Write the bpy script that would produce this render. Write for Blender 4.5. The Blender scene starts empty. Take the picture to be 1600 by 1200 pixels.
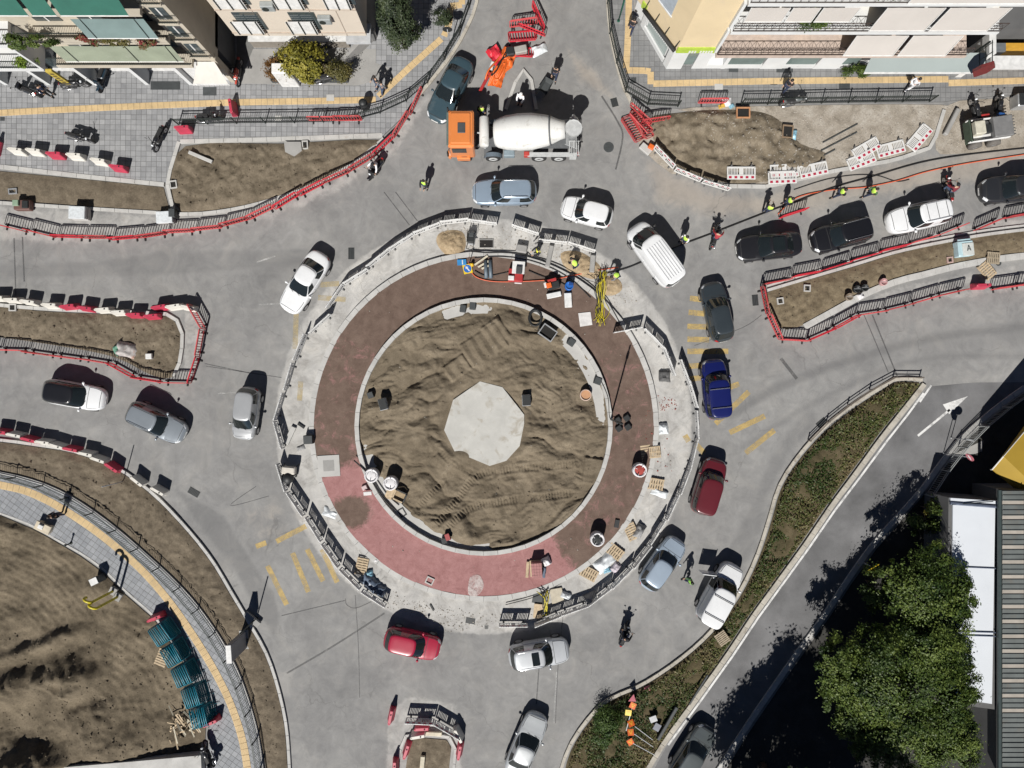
import bpy, bmesh, math, random
import numpy as np
from mathutils import Vector, Matrix
from mathutils.geometry import tessellate_polygon, delaunay_2d_cdt

random.seed(7)
RNG = np.random.default_rng(11)
sc = bpy.context.scene
COL = sc.collection
R = math.radians
PI = math.pi

# ------------------------------------------------------------------ camera, sky, sun, exposure
CAM_H = 48.0          # drone height above the road, metres
S = 22.5              # measured scale of the survey: units per metre on the road
cam_d = bpy.data.cameras.new('camera')
cam = bpy.data.objects.new('camera', cam_d)
COL.objects.link(cam)
cam.location = (0, 0, CAM_H)
cam_d.sensor_width = 36.0
cam_d.lens = 36.0 * CAM_H / (1600 / S)
cam_d.clip_end = 2000
sc.camera = cam

SUN_EL, SHADOW_DIR = 45.0, math.atan2(0.966, 0.26)      # shadows fall along this world angle
sun_az = SHADOW_DIR + PI                                # direction from the scene to the sun
world = bpy.data.worlds.new('World')
sc.world = world
world.use_nodes = True
wn = world.node_tree
sky = wn.nodes.new('ShaderNodeTexSky')
sky.sky_type = 'NISHITA'
sky.sun_disc = False
sky.sun_elevation = R(SUN_EL)
sky.sun_rotation = PI / 2 - sun_az
sky.altitude = 2500
sky.air_density = 0.45
sky.dust_density = 0.1
sky.ozone_density = 1.0
bg = wn.nodes['Background']
bg.inputs['Strength'].default_value = 0.05
wn.links.new(sky.outputs[0], bg.inputs[0])
sun_d = bpy.data.lights.new('sun', 'SUN')
sun_d.energy = 5.0
sun_d.angle = R(0.5)
sun_d.color = (1.0, 0.965, 0.91)
sun = bpy.data.objects.new('sun', sun_d)
COL.objects.link(sun)
dirv = Vector((math.cos(sun_az) * math.cos(R(SUN_EL)), math.sin(sun_az) * math.cos(R(SUN_EL)), math.sin(R(SUN_EL))))
sun.rotation_euler = dirv.to_track_quat('Z', 'Y').to_euler()
sun.location = dirv * 80
sc.view_settings.view_transform = 'Standard'
sc.view_settings.look = 'None'
sc.view_settings.gamma = 1.0
sc.view_settings.use_curve_mapping = False
sc.view_settings.exposure = 0.32

# ------------------------------------------------------------------ helpers
def P(u, v, z=0.0):
    """survey coordinates (east, south) of a point on the road -> world metres"""
    return Vector(((u - 800) / S, (600 - v) / S, z))

def Q(u, v, z):
    """survey coordinates measured at a known height z -> world metres"""
    k = (CAM_H - z) / CAM_H
    return Vector(((u - 800) / S * k, (600 - v) / S * k, z))

def spline(pts, closed=False, n=6):
    pts = [tuple(p) for p in pts]
    m = len(pts)
    out = []
    segs = m if closed else m - 1
    for i in range(segs):
        if closed:
            p0, p1, p2, p3 = pts[(i - 1) % m], pts[i], pts[(i + 1) % m], pts[(i + 2) % m]
        else:
            p0, p1, p2, p3 = pts[max(i - 1, 0)], pts[i], pts[i + 1], pts[min(i + 2, m - 1)]
        for k in range(n):
            t = k / n
            out.append(tuple(0.5 * (2 * b + (c - a) * t + (2 * a - 5 * b + 4 * c - d) * t * t + (3 * b - a - 3 * c + d) * t ** 3)
                             for a, b, c, d in zip(p0, p1, p2, p3)))
    if not closed:
        out.append(pts[-1])
    return out

def W2(pts):
    return [((u - 800) / S, (600 - v) / S) for u, v in pts]

def resample(pts, step, closed=False):
    pts = [np.array(p, float) for p in pts]
    if closed:
        pts = pts + [pts[0]]
    d = [0.0]
    for a, b in zip(pts[:-1], pts[1:]):
        d.append(d[-1] + np.linalg.norm(b - a))
    n = max(1, int(round(d[-1] / step)))
    out = []
    A = np.array(pts)
    for i in range(n + 1):
        s = d[-1] * i / n
        out.append(np.array([np.interp(s, d, A[:, k]) for k in range(A.shape[1])]))
    if closed:
        out = out[:-1]
    return out

def offset_line(pts, off, closed=False):
    """offset a world polyline to its left by off"""
    A = [np.array(p[:2], float) for p in pts]
    n = len(A)
    res = []
    for i in range(n):
        if closed:
            a, b = A[i - 1], A[(i + 1) % n]
        else:
            a, b = A[max(i - 1, 0)], A[min(i + 1, n - 1)]
        t = b - a
        t = t / (np.linalg.norm(t) + 1e-9)
        res.append(A[i] + off * np.array([-t[1], t[0]]))
    return res

def link(o, parent=None):
    COL.objects.link(o)
    if parent is not None:
        o.parent = parent
    return o

def tag(o, label=None, cat=None, group=None, kind=None):
    if label: o['label'] = label
    if cat: o['category'] = cat
    if group: o['group'] = group
    if kind: o['kind'] = kind
    return o

def thing(name, label, cat, loc=(0, 0, 0), rz=0.0, group=None):
    o = bpy.data.objects.new(name, None)
    o.empty_display_size = 0.3
    COL.objects.link(o)
    o.location = loc
    o.rotation_euler = (0, 0, rz)
    return tag(o, label, cat, group)

def copy_tree(o, parent=None):
    c = o.copy()
    COL.objects.link(c)
    if parent is not None:
        c.parent = parent
    for ch in list(o.children):
        copy_tree(ch, c)
    return c

class MB:
    def __init__(self):
        self.v, self.f = [], []
    def add(self, vs, fs):
        o = len(self.v)
        self.v.extend([tuple(p) for p in vs])
        self.f.extend([tuple(i + o for i in f) for f in fs])
        return self
    def box(self, c, s, rz=0.0, tilt=None, ch=0.0):
        cx, cy, cz = c
        hx, hy, hz = s[0] / 2, s[1] / 2, s[2] / 2
        if ch <= 0:
            vs = [(x, y, z) for z in (-hz, hz) for x, y in ((-hx, -hy), (hx, -hy), (hx, hy), (-hx, hy))]
            fs = [(3, 2, 1, 0), (4, 5, 6, 7), (0, 1, 5, 4), (1, 2, 6, 5), (2, 3, 7, 6), (3, 0, 4, 7)]
        else:
            vs = []
            for z, k in ((-hz, ch), (-hz + ch, 0), (hz - ch, 0), (hz, ch)):
                ax, ay = hx - k, hy - k
                cc = ch * 0.8
                vs += [(-ax + cc, -ay, z), (ax - cc, -ay, z), (ax, -ay + cc, z), (ax, ay - cc, z), (ax - cc, ay, z), (-ax + cc, ay, z), (-ax, ay - cc, z), (-ax, -ay + cc, z)]
            fs = [tuple(range(7, -1, -1)), tuple(range(24, 32))]
            for r in range(3):
                for i in range(8):
                    j = (i + 1) % 8
                    fs.append((r * 8 + i, r * 8 + j, r * 8 + 8 + j, r * 8 + 8 + i))
        M = Matrix.Rotation(rz, 3, 'Z')
        if tilt:
            M = M @ Matrix.Rotation(tilt[1], 3, 'Y') @ Matrix.Rotation(tilt[0], 3, 'X')
        vs = [tuple(M @ Vector(p) + Vector((cx, cy, cz))) for p in vs]
        return self.add(vs, fs)
    def prism(self, poly, z0, z1, bottom=False):
        """poly: ccw or cw list of (x, y); vertical walls plus top"""
        n = len(poly)
        area = sum(poly[i][0] * poly[(i + 1) % n][1] - poly[(i + 1) % n][0] * poly[i][1] for i in range(n))
        if area < 0:
            poly = poly[::-1]
        vs = [(p[0], p[1], z0) for p in poly] + [(p[0], p[1], z1) for p in poly]
        fs = [(i, (i + 1) % n, n + (i + 1) % n, n + i) for i in range(n)]
        if n <= 4:
            fs.append(tuple(range(n, 2 * n)))
            if bottom: fs.append(tuple(range(n - 1, -1, -1)))
        else:
            for t in tessellate_polygon([[Vector((p[0], p[1], 0)) for p in poly]]):
                a, b, c = t
                A, B, C = poly[a], poly[b], poly[c]
                if (B[0] - A[0]) * (C[1] - A[1]) - (B[1] - A[1]) * (C[0] - A[0]) < 0:
                    a, b, c = a, c, b
                fs.append((n + a, n + b, n + c))
                if bottom: fs.append((a, c, b))
        return self.add(vs, fs)
    def tube(self, pts, r, n=6, caps=True):
        pts = [Vector(p) for p in pts]
        m = len(pts)
        rr = r if isinstance(r, (list, tuple)) else [r] * m
        vs, fs = [], []
        up = Vector((0, 0, 1))
        prev = None
        for i, p in enumerate(pts):
            t = (pts[min(i + 1, m - 1)] - pts[max(i - 1, 0)])
            if t.length < 1e-9: t = Vector((1, 0, 0))
            t.normalize()
            ref = prev if prev is not None else (up if abs(t.z) < 0.9 else Vector((1, 0, 0)))
            a = t.cross(ref)
            if a.length < 1e-6: a = t.cross(Vector((0, 1, 0)))
            a.normalize()
            b = a.cross(t).normalized()
            prev = b
            for k in range(n):
                an = 2 * PI * k / n
                vs.append(p + (a * math.cos(an) + b * math.sin(an)) * rr[i])
        for i in range(m - 1):
            for k in range(n):
                j = (k + 1) % n
                fs.append((i * n + k, i * n + j, (i + 1) * n + j, (i + 1) * n + k))
        if caps:
            fs.append(tuple(range(n - 1, -1, -1)))
            fs.append(tuple(range((m - 1) * n, m * n)))
        return self.add(vs, fs)
    def lathe(self, prof, c=(0, 0, 0), axis='z', n=16):
        vs, fs = [], []
        for r, h in prof:
            for k in range(n):
                a = 2 * PI * k / n
                if axis == 'z': q = (r * math.cos(a), r * math.sin(a), h)
                elif axis == 'y': q = (r * math.cos(a), h, r * math.sin(a))
                else: q = (h, r * math.cos(a), r * math.sin(a))
                vs.append((q[0] + c[0], q[1] + c[1], q[2] + c[2]))
        m = len(prof)
        for i in range(m - 1):
            for k in range(n):
                j = (k + 1) % n
                fs.append((i * n + k, i * n + j, (i + 1) * n + j, (i + 1) * n + k))
        fs.append(tuple(range(n - 1, -1, -1)))
        fs.append(tuple(range((m - 1) * n, m * n)))
        return self.add(vs, fs)
    def ball(self, c, r, n=8, m=6):
        rx, ry, rz = r if isinstance(r, (tuple, list)) else (r, r, r)
        vs = [(c[0], c[1], c[2] - rz)]
        for i in range(1, m):
            ph = -PI / 2 + PI * i / m
            for k in range(n):
                a = 2 * PI * k / n
                vs.append((c[0] + rx * math.cos(ph) * math.cos(a), c[1] + ry * math.cos(ph) * math.sin(a), c[2] + rz * math.sin(ph)))
        vs.append((c[0], c[1], c[2] + rz))
        fs = []
        for k in range(n):
            fs.append((0, 1 + (k + 1) % n, 1 + k))
        for i in range(m - 2):
            for k in range(n):
                j = (k + 1) % n
                fs.append((1 + i * n + k, 1 + i * n + j, 1 + (i + 1) * n + j, 1 + (i + 1) * n + k))
        b = 1 + (m - 2) * n
        for k in range(n):
            fs.append((b + k, b + (k + 1) % n, len(vs) - 1))
        return self.add(vs, fs)
    def quad(self, a, b, c, d):
        return self.add([a, b, c, d], [(0, 1, 2, 3)])
    def mesh(self, name, mat, smooth=False):
        me = bpy.data.meshes.new(name)
        me.from_pydata(self.v, [], self.f)
        if mat is not None: me.materials.append(mat)
        if smooth:
            me.polygons.foreach_set('use_smooth', [True] * len(me.polygons))
        me.update()
        return me
    def obj(self, name, mat, parent=None, smooth=False):
        return link(bpy.data.objects.new(name, self.mesh(name, mat, smooth)), parent)

def mesh_obj(name, vs, fs, mat, parent=None, smooth=False):
    m = MB(); m.v = [tuple(v) for v in vs]; m.f = [tuple(f) for f in fs]
    return m.obj(name, mat, parent, smooth)

# ------------------------------------------------------------------ value noise for shaping ground
_perm = RNG.random((256, 256))
def vnoise(x, y, seed=0):
    x = np.asarray(x, float) + seed * 17.31; y = np.asarray(y, float) + seed * 9.77
    xi, yi = np.floor(x).astype(int), np.floor(y).astype(int)
    fx, fy = x - xi, y - yi
    fx = fx * fx * (3 - 2 * fx); fy = fy * fy * (3 - 2 * fy)
    g = lambda a, b: _perm[a % 256, b % 256]
    return (g(xi, yi) * (1 - fx) + g(xi + 1, yi) * fx) * (1 - fy) + (g(xi, yi + 1) * (1 - fx) + g(xi + 1, yi + 1) * fx) * fy
def fbm(x, y, octs=4, seed=0, gain=0.5):
    s, a, t = 0.0, 1.0, 0.0
    for o in range(octs):
        s = s + a * (vnoise(x * 2 ** o, y * 2 ** o, seed + o) - 0.5); t += a; a *= gain
    return s / t * 2
def ridged(x, y, octs=3, seed=0):
    s, a, t = 0.0, 1.0, 0.0
    for o in range(octs):
        s = s + a * (1 - np.abs(2 * vnoise(x * 2 ** o, y * 2 ** o, seed + o) - 1)); t += a; a *= 0.5
    return s / t

# ------------------------------------------------------------------ materials
def nodes_of(name):
    m = bpy.data.materials.new(name)
    m.use_nodes = True
    nt = m.node_tree
    return m, nt, nt.nodes['Principled BSDF']

def ramp(nt, fac, stops):
    r = nt.nodes.new('ShaderNodeValToRGB')
    e = r.color_ramp.elements
    e[0].position, e[0].color = stops[0][0], (*stops[0][1], 1)
    e[1].position, e[1].color = stops[1][0], (*stops[1][1], 1)
    for p, c in stops[2:]:
        x = e.new(p); x.color = (*c, 1)
    nt.links.new(fac, r.inputs[0])
    return r.outputs[0]

def noise(nt, scale, detail=4, rough=0.55, dist=0.0, vec=None, dims=None):
    n = nt.nodes.new('ShaderNodeTexNoise')
    n.inputs['Scale'].default_value = scale
    n.inputs['Detail'].default_value = detail
    n.inputs['Roughness'].default_value = rough
    n.inputs['Distortion'].default_value = dist
    if vec is not None: nt.links.new(vec, n.inputs['Vector'])
    return n.outputs['Fac']

def objvec(nt):
    return nt.nodes.new('ShaderNodeTexCoord').outputs['Object']

def posvec(nt):
    return nt.nodes.new('ShaderNodeNewGeometry').outputs['Position']

def mixc(nt, fac, a, b, mode='MIX'):
    m = nt.nodes.new('ShaderNodeMix')
    m.data_type = 'RGBA'; m.blend_type = mode
    for sock, val in ((m.inputs['Factor'], fac), (m.inputs['A'], a), (m.inputs['B'], b)):
        pass
    fs = [i for i in m.inputs if i.name == 'Factor' and i.type == 'VALUE'][0]
    A = [i for i in m.inputs if i.name == 'A' and i.type == 'RGBA'][0]
    B = [i for i in m.inputs if i.name == 'B' and i.type == 'RGBA'][0]
    for sock, val in ((fs, fac), (A, a), (B, b)):
        if isinstance(val, (int, float)): sock.default_value = val
        elif isinstance(val, tuple): sock.default_value = (*val, 1)
        else: nt.links.new(val, sock)
    return [o for o in m.outputs if o.type == 'RGBA'][0]

def math_n(nt, op, a, b=0.0, c=0.0):
    m = nt.nodes.new('ShaderNodeMath'); m.operation = op
    for i, v in enumerate((a, b, c)):
        if isinstance(v, (int, float)): m.inputs[i].default_value = v
        else: nt.links.new(v, m.inputs[i])
    return m.outputs[0]

def bump(nt, bsdf, h, strength, dist=0.02):
    b = nt.nodes.new('ShaderNodeBump')
    b.inputs['Strength'].default_value = strength
    b.inputs['Distance'].default_value = dist
    nt.links.new(h, b.inputs['Height'])
    nt.links.new(b.outputs[0], bsdf.inputs['Normal'])

_mats = {}
def mat(name, col, rough=0.6, metal=0.0, var=0.15, scale=3.0, grain=0.0, gscale=40.0, bmp=0.0, bscale=30.0, coat=0.0, world_pos=False, spec=0.5, stain=None, emit=None):
    """a procedural material: a base colour broken up by large and fine noise"""
    if name in _mats: return _mats[name]
    m, nt, b = nodes_of(name)
    vec = posvec(nt) if world_pos else objvec(nt)
    f = noise(nt, scale, 5, 0.6, 0.3, vec)
    lo = tuple(max(0, c * (1 - var)) for c in col); hi = tuple(min(1, c * (1 + var)) for c in col)
    c = ramp(nt, f, [(0.3, lo), (0.7, hi)])
    if stain:
        f2 = noise(nt, stain[1], 6, 0.65, 0.5, vec)
        k = ramp(nt, f2, [(stain[2], (0, 0, 0)), (min(1, stain[2] + 0.12), (1, 1, 1))])
        c = mixc(nt, math_n(nt, 'MULTIPLY', k, stain[3]), c, stain[0])
    if grain:
        g = noise(nt, gscale, 3, 0.7, 0, vec)
        c = mixc(nt, 1.0, c, ramp(nt, g, [(0.25, (1 - grain,) * 3), (0.75, (1 + grain,) * 3)]), 'MULTIPLY')
    nt.links.new(c, b.inputs['Base Color'])
    b.inputs['Roughness'].default_value = rough
    b.inputs['Metallic'].default_value = metal
    b.inputs['Coat Weight'].default_value = coat
    b.inputs['Coat Roughness'].default_value = 0.05
    b.inputs['Specular IOR Level'].default_value = spec
    if bmp:
        bump(nt, b, noise(nt, bscale, 6, 0.65, 0, vec), bmp)
    if emit:
        b.inputs['Emission Color'].default_value = (*emit, 1); b.inputs['Emission Strength'].default_value = 1
    _mats[name] = m
    return m
# ================================================================== GROUND
def seg_dist(X, Y, pts, closed=False):
    d = np.full(X.shape, 1e9)
    n = len(pts)
    for i in range(n if closed else n - 1):
        ax, ay = pts[i]; bx, by = pts[(i + 1) % n]
        vx, vy = bx - ax, by - ay
        t = np.clip(((X - ax) * vx + (Y - ay) * vy) / (vx * vx + vy * vy + 1e-9), 0, 1)
        d = np.minimum(d, np.hypot(X - ax - t * vx, Y - ay - t * vy))
    return d
def inside(X, Y, pts):
    r = np.zeros(X.shape, bool)
    n = len(pts)
    for i in range(n):
        x1, y1 = pts[i]; x2, y2 = pts[(i + 1) % n]
        c = ((y1 > Y) != (y2 > Y)) & (X < (x2 - x1) * (Y - y1) / (y2 - y1 + 1e-12) + x1)
        r ^= c
    return r
def soft_poly(U, V, pts, soft):
    """1 deep inside, 0 far outside, with a soft edge (survey units)"""
    d = seg_dist(U, V, pts, True)
    s = np.where(inside(U, V, pts), d, -d)
    return np.clip(0.5 + s / (2 * soft), 0, 1)

CU, CV = 756.0, 666.0      # centre of the roundabout island

# ---- asphalt sheet with three measured soil/wear maps: dust, worn dark asphalt, pale concrete
def m_asphalt():
    m, nt, b = nodes_of('asphalt')
    pos = posvec(nt)
    big = noise(nt, 0.16, 6, 0.6, 0.6, pos)
    mid = noise(nt, 1.1, 6, 0.7, 0.8, pos)
    fine = noise(nt, 38, 2, 0.6, 0, pos)
    base = ramp(nt, big, [(0.3, (0.185, 0.184, 0.183)), (0.7, (0.258, 0.256, 0.252))])
    base = mixc(nt, 1.0, base, ramp(nt, mid, [(0.25, (0.80,) * 3), (0.75, (1.13, 1.13, 1.12))]), 'MULTIPLY')
    at = nt.nodes.new('ShaderNodeAttribute'); at.attribute_name = 'wear'
    sep = nt.nodes.new('ShaderNodeSeparateColor'); nt.links.new(at.outputs['Color'], sep.inputs[0])
    jit = math_n(nt, 'MULTIPLY', math_n(nt, 'SUBTRACT', mid, 0.5), 0.9)
    def edge(sock):
        a = math_n(nt, 'ADD', sock, jit)
        n = nt.nodes.new('ShaderNodeMapRange'); n.interpolation_type = 'SMOOTHSTEP'
        nt.links.new(a, n.inputs[0]); n.inputs[1].default_value = 0.32; n.inputs[2].default_value = 0.68
        return math_n(nt, 'MULTIPLY', n.outputs[0], sock)
    base = mixc(nt, math_n(nt, 'MULTIPLY', edge(sep.outputs[1]), 1.0), base, (0.13, 0.13, 0.131))
    base = mixc(nt, math_n(nt, 'MULTIPLY', edge(sep.outputs[0]), 0.75), base, (0.33, 0.29, 0.245))
    base = mixc(nt, math_n(nt, 'MULTIPLY', edge(sep.outputs[2]), 0.9), base, ramp(nt, noise(nt, .8, 7, .75, .8, pos), [(.32, (.27, .26, .245)), (.52, (.42, .412, .395)), (.7, (.50, .49, .47))]))
    blot = noise(nt, .45, 7, .72, 1.2, pos)
    base = mixc(nt, 1.0, base, ramp(nt, blot, [(.3, (.84, .84, .85)), (.5, (1, 1, 1)), (.72, (1.17, 1.15, 1.12))]), 'MULTIPLY')
    # oil drips and small stains
    sp = ramp(nt, noise(nt, 2.3, 4, 0.75, 1.0, pos), [(0.66, (0, 0, 0)), (0.74, (1, 1, 1))])
    base = mixc(nt, math_n(nt, 'MULTIPLY', sp, 0.4), base, (0.12, 0.118, 0.115))
    base = mixc(nt, 1.0, base, ramp(nt, fine, [(0.2, (0.86,) * 3), (0.8, (1.13,) * 3)]), 'MULTIPLY')
    # hairline cracks
    v = nt.nodes.new('ShaderNodeTexVoronoi'); v.feature = 'DISTANCE_TO_EDGE'; v.inputs['Scale'].default_value = 0.22
    wv = nt.nodes.new('ShaderNodeVectorMath'); wv.operation = 'MULTIPLY_ADD'
    nz = nt.nodes.new('ShaderNodeTexNoise'); nz.inputs['Scale'].default_value = 0.9; nz.inputs['Detail'].default_value = 6
    nt.links.new(pos, nz.inputs['Vector'])
    nt.links.new(nz.outputs['Color'], wv.inputs[0]); wv.inputs[1].default_value = (1.8, 1.8, 0); nt.links.new(pos, wv.inputs[2])
    nt.links.new(wv.outputs[0], v.inputs['Vector'])
    cr = ramp(nt, v.outputs['Distance'], [(0.0, (1, 1, 1)), (0.006, (0, 0, 0))])
    gate = ramp(nt, noise(nt, 0.25, 2, 0.5, 0, pos), [(0.5, (0, 0, 0)), (0.6, (1, 1, 1))])
    base = mixc(nt, math_n(nt, 'MULTIPLY', math_n(nt, 'MULTIPLY', cr, gate), 0.45), base, (0.09, 0.088, 0.085))
    nt.links.new(base, b.inputs['Base Color'])
    b.inputs['Roughness'].default_value = 0.85
    b.inputs['Specular IOR Level'].default_value = 0.3
    bump(nt, b, fine, 0.25, 0.01)
    return m
M_ASPH = m_asphalt()

def build_ground():
    nx, ny = 380, 300
    xs = np.linspace(-40, 40, nx); ys = np.linspace(-31, 31, ny)
    X, Y = np.meshgrid(xs, ys)
    U, V = X * S + 800, 600 - Y * S
    dust = np.zeros(X.shape); dark = np.zeros(X.shape); pale = np.zeros(X.shape)
    for pts, soft, a in (
        ([(1000, 235), (1110, 290), (1190, 300), (1300, 262), (1480, 240), (1660, 170), (1660, 270), (1380, 310), (1250, 340), (1120, 345), (1020, 320)], 22, .75),
        ([(880, 70), (935, 110), (985, 190), (1010, 250), (960, 160), (905, 130)], 18, .8),
        ([(690, 340), (770, 350), (800, 380), (930, 400), (985, 450), (960, 480), (880, 410), (760, 395), (690, 390)], 12, .7),
        ([(940, 430), (1000, 440), (1010, 480), (960, 520), (930, 470)], 14, .6),
        ([(560, 250), (640, 200), (680, 220), (600, 330), (480, 370), (360, 385), (440, 340)], 26, .32),
        ([(360, 800), (440, 760), (470, 830), (440, 870), (390, 850)], 20, .45),
        ([(460, 1200), (440, 1020), (620, 1000), (600, 1200)], 60, .2),
        ([(600, 940), (800, 960), (860, 940), (820, 1000), (700, 990), (620, 970)], 16, .5),
    ): dust = np.maximum(dust, a * soft_poly(U, V, pts, soft))
    for pts, soft, a in (
        ([(-60, 412), (140, 403), (225, 394), (250, 386), (400, 387), (500, 383), (535, 392), (540, 405), (520, 418), (400, 424), (280, 434), (150, 437), (-60, 441)], 8, .55),
        ([(1250, 600), (1330, 545), (1440, 500), (1660, 468), (1660, 560), (1440, 575), (1330, 600)], 30, .42),
        ([(330, 635), (350, 632), (400, 640), (410, 690), (390, 690), (345, 665)], 4, .4),
        ([(262, 752), (310, 778), (352, 803), (372, 835), (400, 880), (432, 925), (442, 960), (432, 1010), (405, 968), (365, 895), (300, 815)], 7, .6),
        ([(1248, 640), (1264, 625), (1275, 640), (1290, 660), (1240, 712), (1205, 780), (1185, 860), (1150, 925), (1095, 985), (1050, 1010), (1110, 900), (1165, 790), (1195, 715)], 12, .55),
        ([(648, 1035), (690, 1020), (682, 1090), (648, 1090)], 3, .35),
        ([(1078, 770), (1110, 815), (1100, 860), (1075, 850)], 9, .3),
        ([(960, 1020), (1040, 970), (1090, 960), (1060, 1010), (980, 1070)], 14, .35),
        ([(1090, 430), (1180, 410), (1240, 425), (1180, 440), (1100, 445)], 12, .4),
    ): dark = np.maximum(dark, a * soft_poly(U, V, pts, soft))
    rr = np.hypot(U - CU, V - CV)
    an_ = np.degrees(np.arctan2(V - CV, U - CU)) % 360
    for rad, wd, am in ((352, 9, .30), (378, 9, .26), (412, 10, .22), (440, 10, .2)):
        dark = np.maximum(dark, 1.6 * am * np.exp(-((rr - rad) / wd) ** 2) * np.clip(.55 + .9 * fbm(an_ * .03, rr * .01, 3, 81), 0, 1))
    for pts, wd, am in (([(-60, 425), (200, 412), (430, 402), (540, 360)], 12, .3), ([(430, 1210), (470, 1040), (500, 960)], 9, .25), ([(520, 1210), (540, 1060), (560, 980)], 9, .25), ([(770, 1210), (790, 1060), (820, 990)], 10, .25), ([(1660, 505), (1450, 530), (1250, 590), (1140, 650)], 14, .4), ([(1660, 560), (1450, 560), (1290, 620), (1160, 700)], 12, .35), ([(-60, 600), (150, 610), (330, 640)], 12, .25), ([(-60, 640), (150, 655), (330, 690), (420, 790)], 12, .25), ([(880, -40), (890, 120), (930, 260), (1000, 350)], 12, .28), ([(800, -40), (860, 120), (900, 260)], 10, .2)):
        dark = np.maximum(dark, 1.6 * am * np.exp(-(seg_dist(U, V, spline(pts, n=5)) / wd) ** 2))
    for q_ in ([(134, 378), (160, 378), (160, 462), (134, 462)], [(560, 1040), (600, 1035), (604, 1075), (562, 1080)], [(900, 60), (930, 58), (934, 92), (902, 94)], [(1330, 500), (1372, 488), (1380, 520), (1338, 532)], [(300, 700), (340, 704), (336, 730), (298, 726)]):
        dark = np.maximum(dark, .4 * soft_poly(U, V, q_, 1.2))
    ring = np.clip((326 - rr) / 12 + .5, 0, 1) * np.clip((rr - 262) / 4 + .5, 0, 1)
    pale = np.maximum(pale, .95 * ring)
    for pts, soft, a in (
        ([(-60, 316), (100, 322), (270, 335), (400, 318), (520, 280), (600, 215), (665, 140), (680, 150), (620, 240), (520, 310), (400, 352), (270, 375), (100, 385), (-60, 375)], 8, .6),
        ([(286, 485), (315, 490), (322, 520), (305, 600), (270, 600), (285, 570)], 4, .6),
        ([(1190, 440), (1500, 350), (1660, 330), (1660, 350), (1500, 372), (1195, 458)], 5, .6),
        ([(1215, 520), (1300, 490), (1400, 445), (1660, 400), (1660, 450), (1400, 480), (1270, 530)], 6, .55),
        ([(605, 1110), (640, 1085), (715, 1100), (725, 1210), (600, 1210)], 5, .65),
        ([(690, 1010), (1020, 890), (1060, 900), (960, 1040), (800, 1090), (700, 1100)], 60, .25),
        ([(430, 1080), (560, 1060), (610, 1110), (590, 1210), (450, 1210)], 40, .3),
    ): pale = np.maximum(pale, a * soft_poly(U, V, pts, soft))
    far = [(-420, -420, -.0), (420, -420, 0), (420, 420, 0), (-420, 420, 0)]
    vs = np.stack([X.ravel(), Y.ravel(), np.zeros(X.size)], 1)
    idx = np.arange(nx * ny).reshape(ny, nx)
    fs = np.stack([idx[:-1, :-1].ravel(), idx[:-1, 1:].ravel(), idx[1:, 1:].ravel(), idx[1:, :-1].ravel()], 1)
    c = [int(idx[0, 0]), int(idx[0, -1]), int(idx[-1, -1]), int(idx[-1, 0])]
    b = len(vs)
    fl = [tuple(map(int, f)) for f in fs]
    vl = [tuple(map(float, v)) for v in vs] + far
    bot = [int(i) for i in idx[0, :]]; top = [int(i) for i in idx[-1, :]]; lef = [int(i) for i in idx[:, 0]]; rig = [int(i) for i in idx[:, -1]]
    fl += [tuple([b, b + 1] + bot[::-1]), tuple([b + 1, b + 2] + rig[::-1]), tuple([b + 2, b + 3] + top), tuple([b + 3, b] + lef)]
    m = MB(); m.v, m.f = vl, fl
    o = m.obj('road_surface', M_ASPH)
    at = o.data.color_attributes.new('wear', 'FLOAT_COLOR', 'POINT')
    data = np.zeros((len(vl), 4)); data[:b, 0] = dust.ravel(); data[:b, 1] = dark.ravel(); data[:b, 2] = pale.ravel(); data[:, 3] = 1
    at.data.foreach_set('color', data.ravel())
    tag(o, kind='structure')
build_ground()

def sheet(name, pts, z, m, parent=None, kind='structure'):
    b = MB(); b.prism(W2(pts), z - 0.003, z)
    return tag(b.obj(name, m, parent), kind=kind)

def ribbon(name, pts, width, z, m, parent=None, kind='structure'):
    """a flat strip along survey points"""
    L = W2(pts)
    a, c = offset_line(L, width / 2), offset_line(L, -width / 2)
    b = MB()
    n = len(L)
    b.add([(p[0], p[1], z) for p in a] + [(p[0], p[1], z) for p in c], [(i, n + i, n + i + 1, i + 1) for i in range(n - 1)])
    o = b.obj(name, m, parent)
    return tag(o, kind=kind) if kind else o

# ---- slip road
M_SLIP = mat('dark_asphalt', (0.128, 0.128, 0.131), .8, var=.34, scale=.35, grain=.22, gscale=45, bmp=.2, bscale=45, world_pos=True)
slip = [(1600, 597), (1520, 598), (1452, 604), (1420, 640), (1380, 690), (1340, 745), (1300, 798), (1262, 856), (1222, 910), (1182, 964), (1142, 1024), (1092, 1094), (1045, 1160), (1010, 1225),
        (1105, 1250), (1135, 1190), (1165, 1140), (1210, 1075), (1255, 1012), (1295, 955), (1325, 910), (1365, 855), (1405, 808), (1440, 768), (1472, 725), (1505, 685), (1560, 640), (1640, 600)]
sheet('slip_road', slip, 0.006, M_SLIP)

# ---- pavements laid with grey tiles
def clip_convex(poly, cell):
    out = list(poly)
    n = len(cell)
    for i in range(n):
        a, b = cell[i], cell[(i + 1) % n]
        inp, out = out, []
        if not inp: break
        side = lambda p: (b[0] - a[0]) * (p[1] - a[1]) - (b[1] - a[1]) * (p[0] - a[0])
        for k in range(len(inp)):
            p, q = inp[k - 1], inp[k]
            sp, sq = side(p), side(q)
            if (sp >= 0) != (sq >= 0):
                t = sp / (sp - sq)
                out.append((p[0] + t * (q[0] - p[0]), p[1] + t * (q[1] - p[1])))
            if sq >= 0: out.append(q)
    return out

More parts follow.
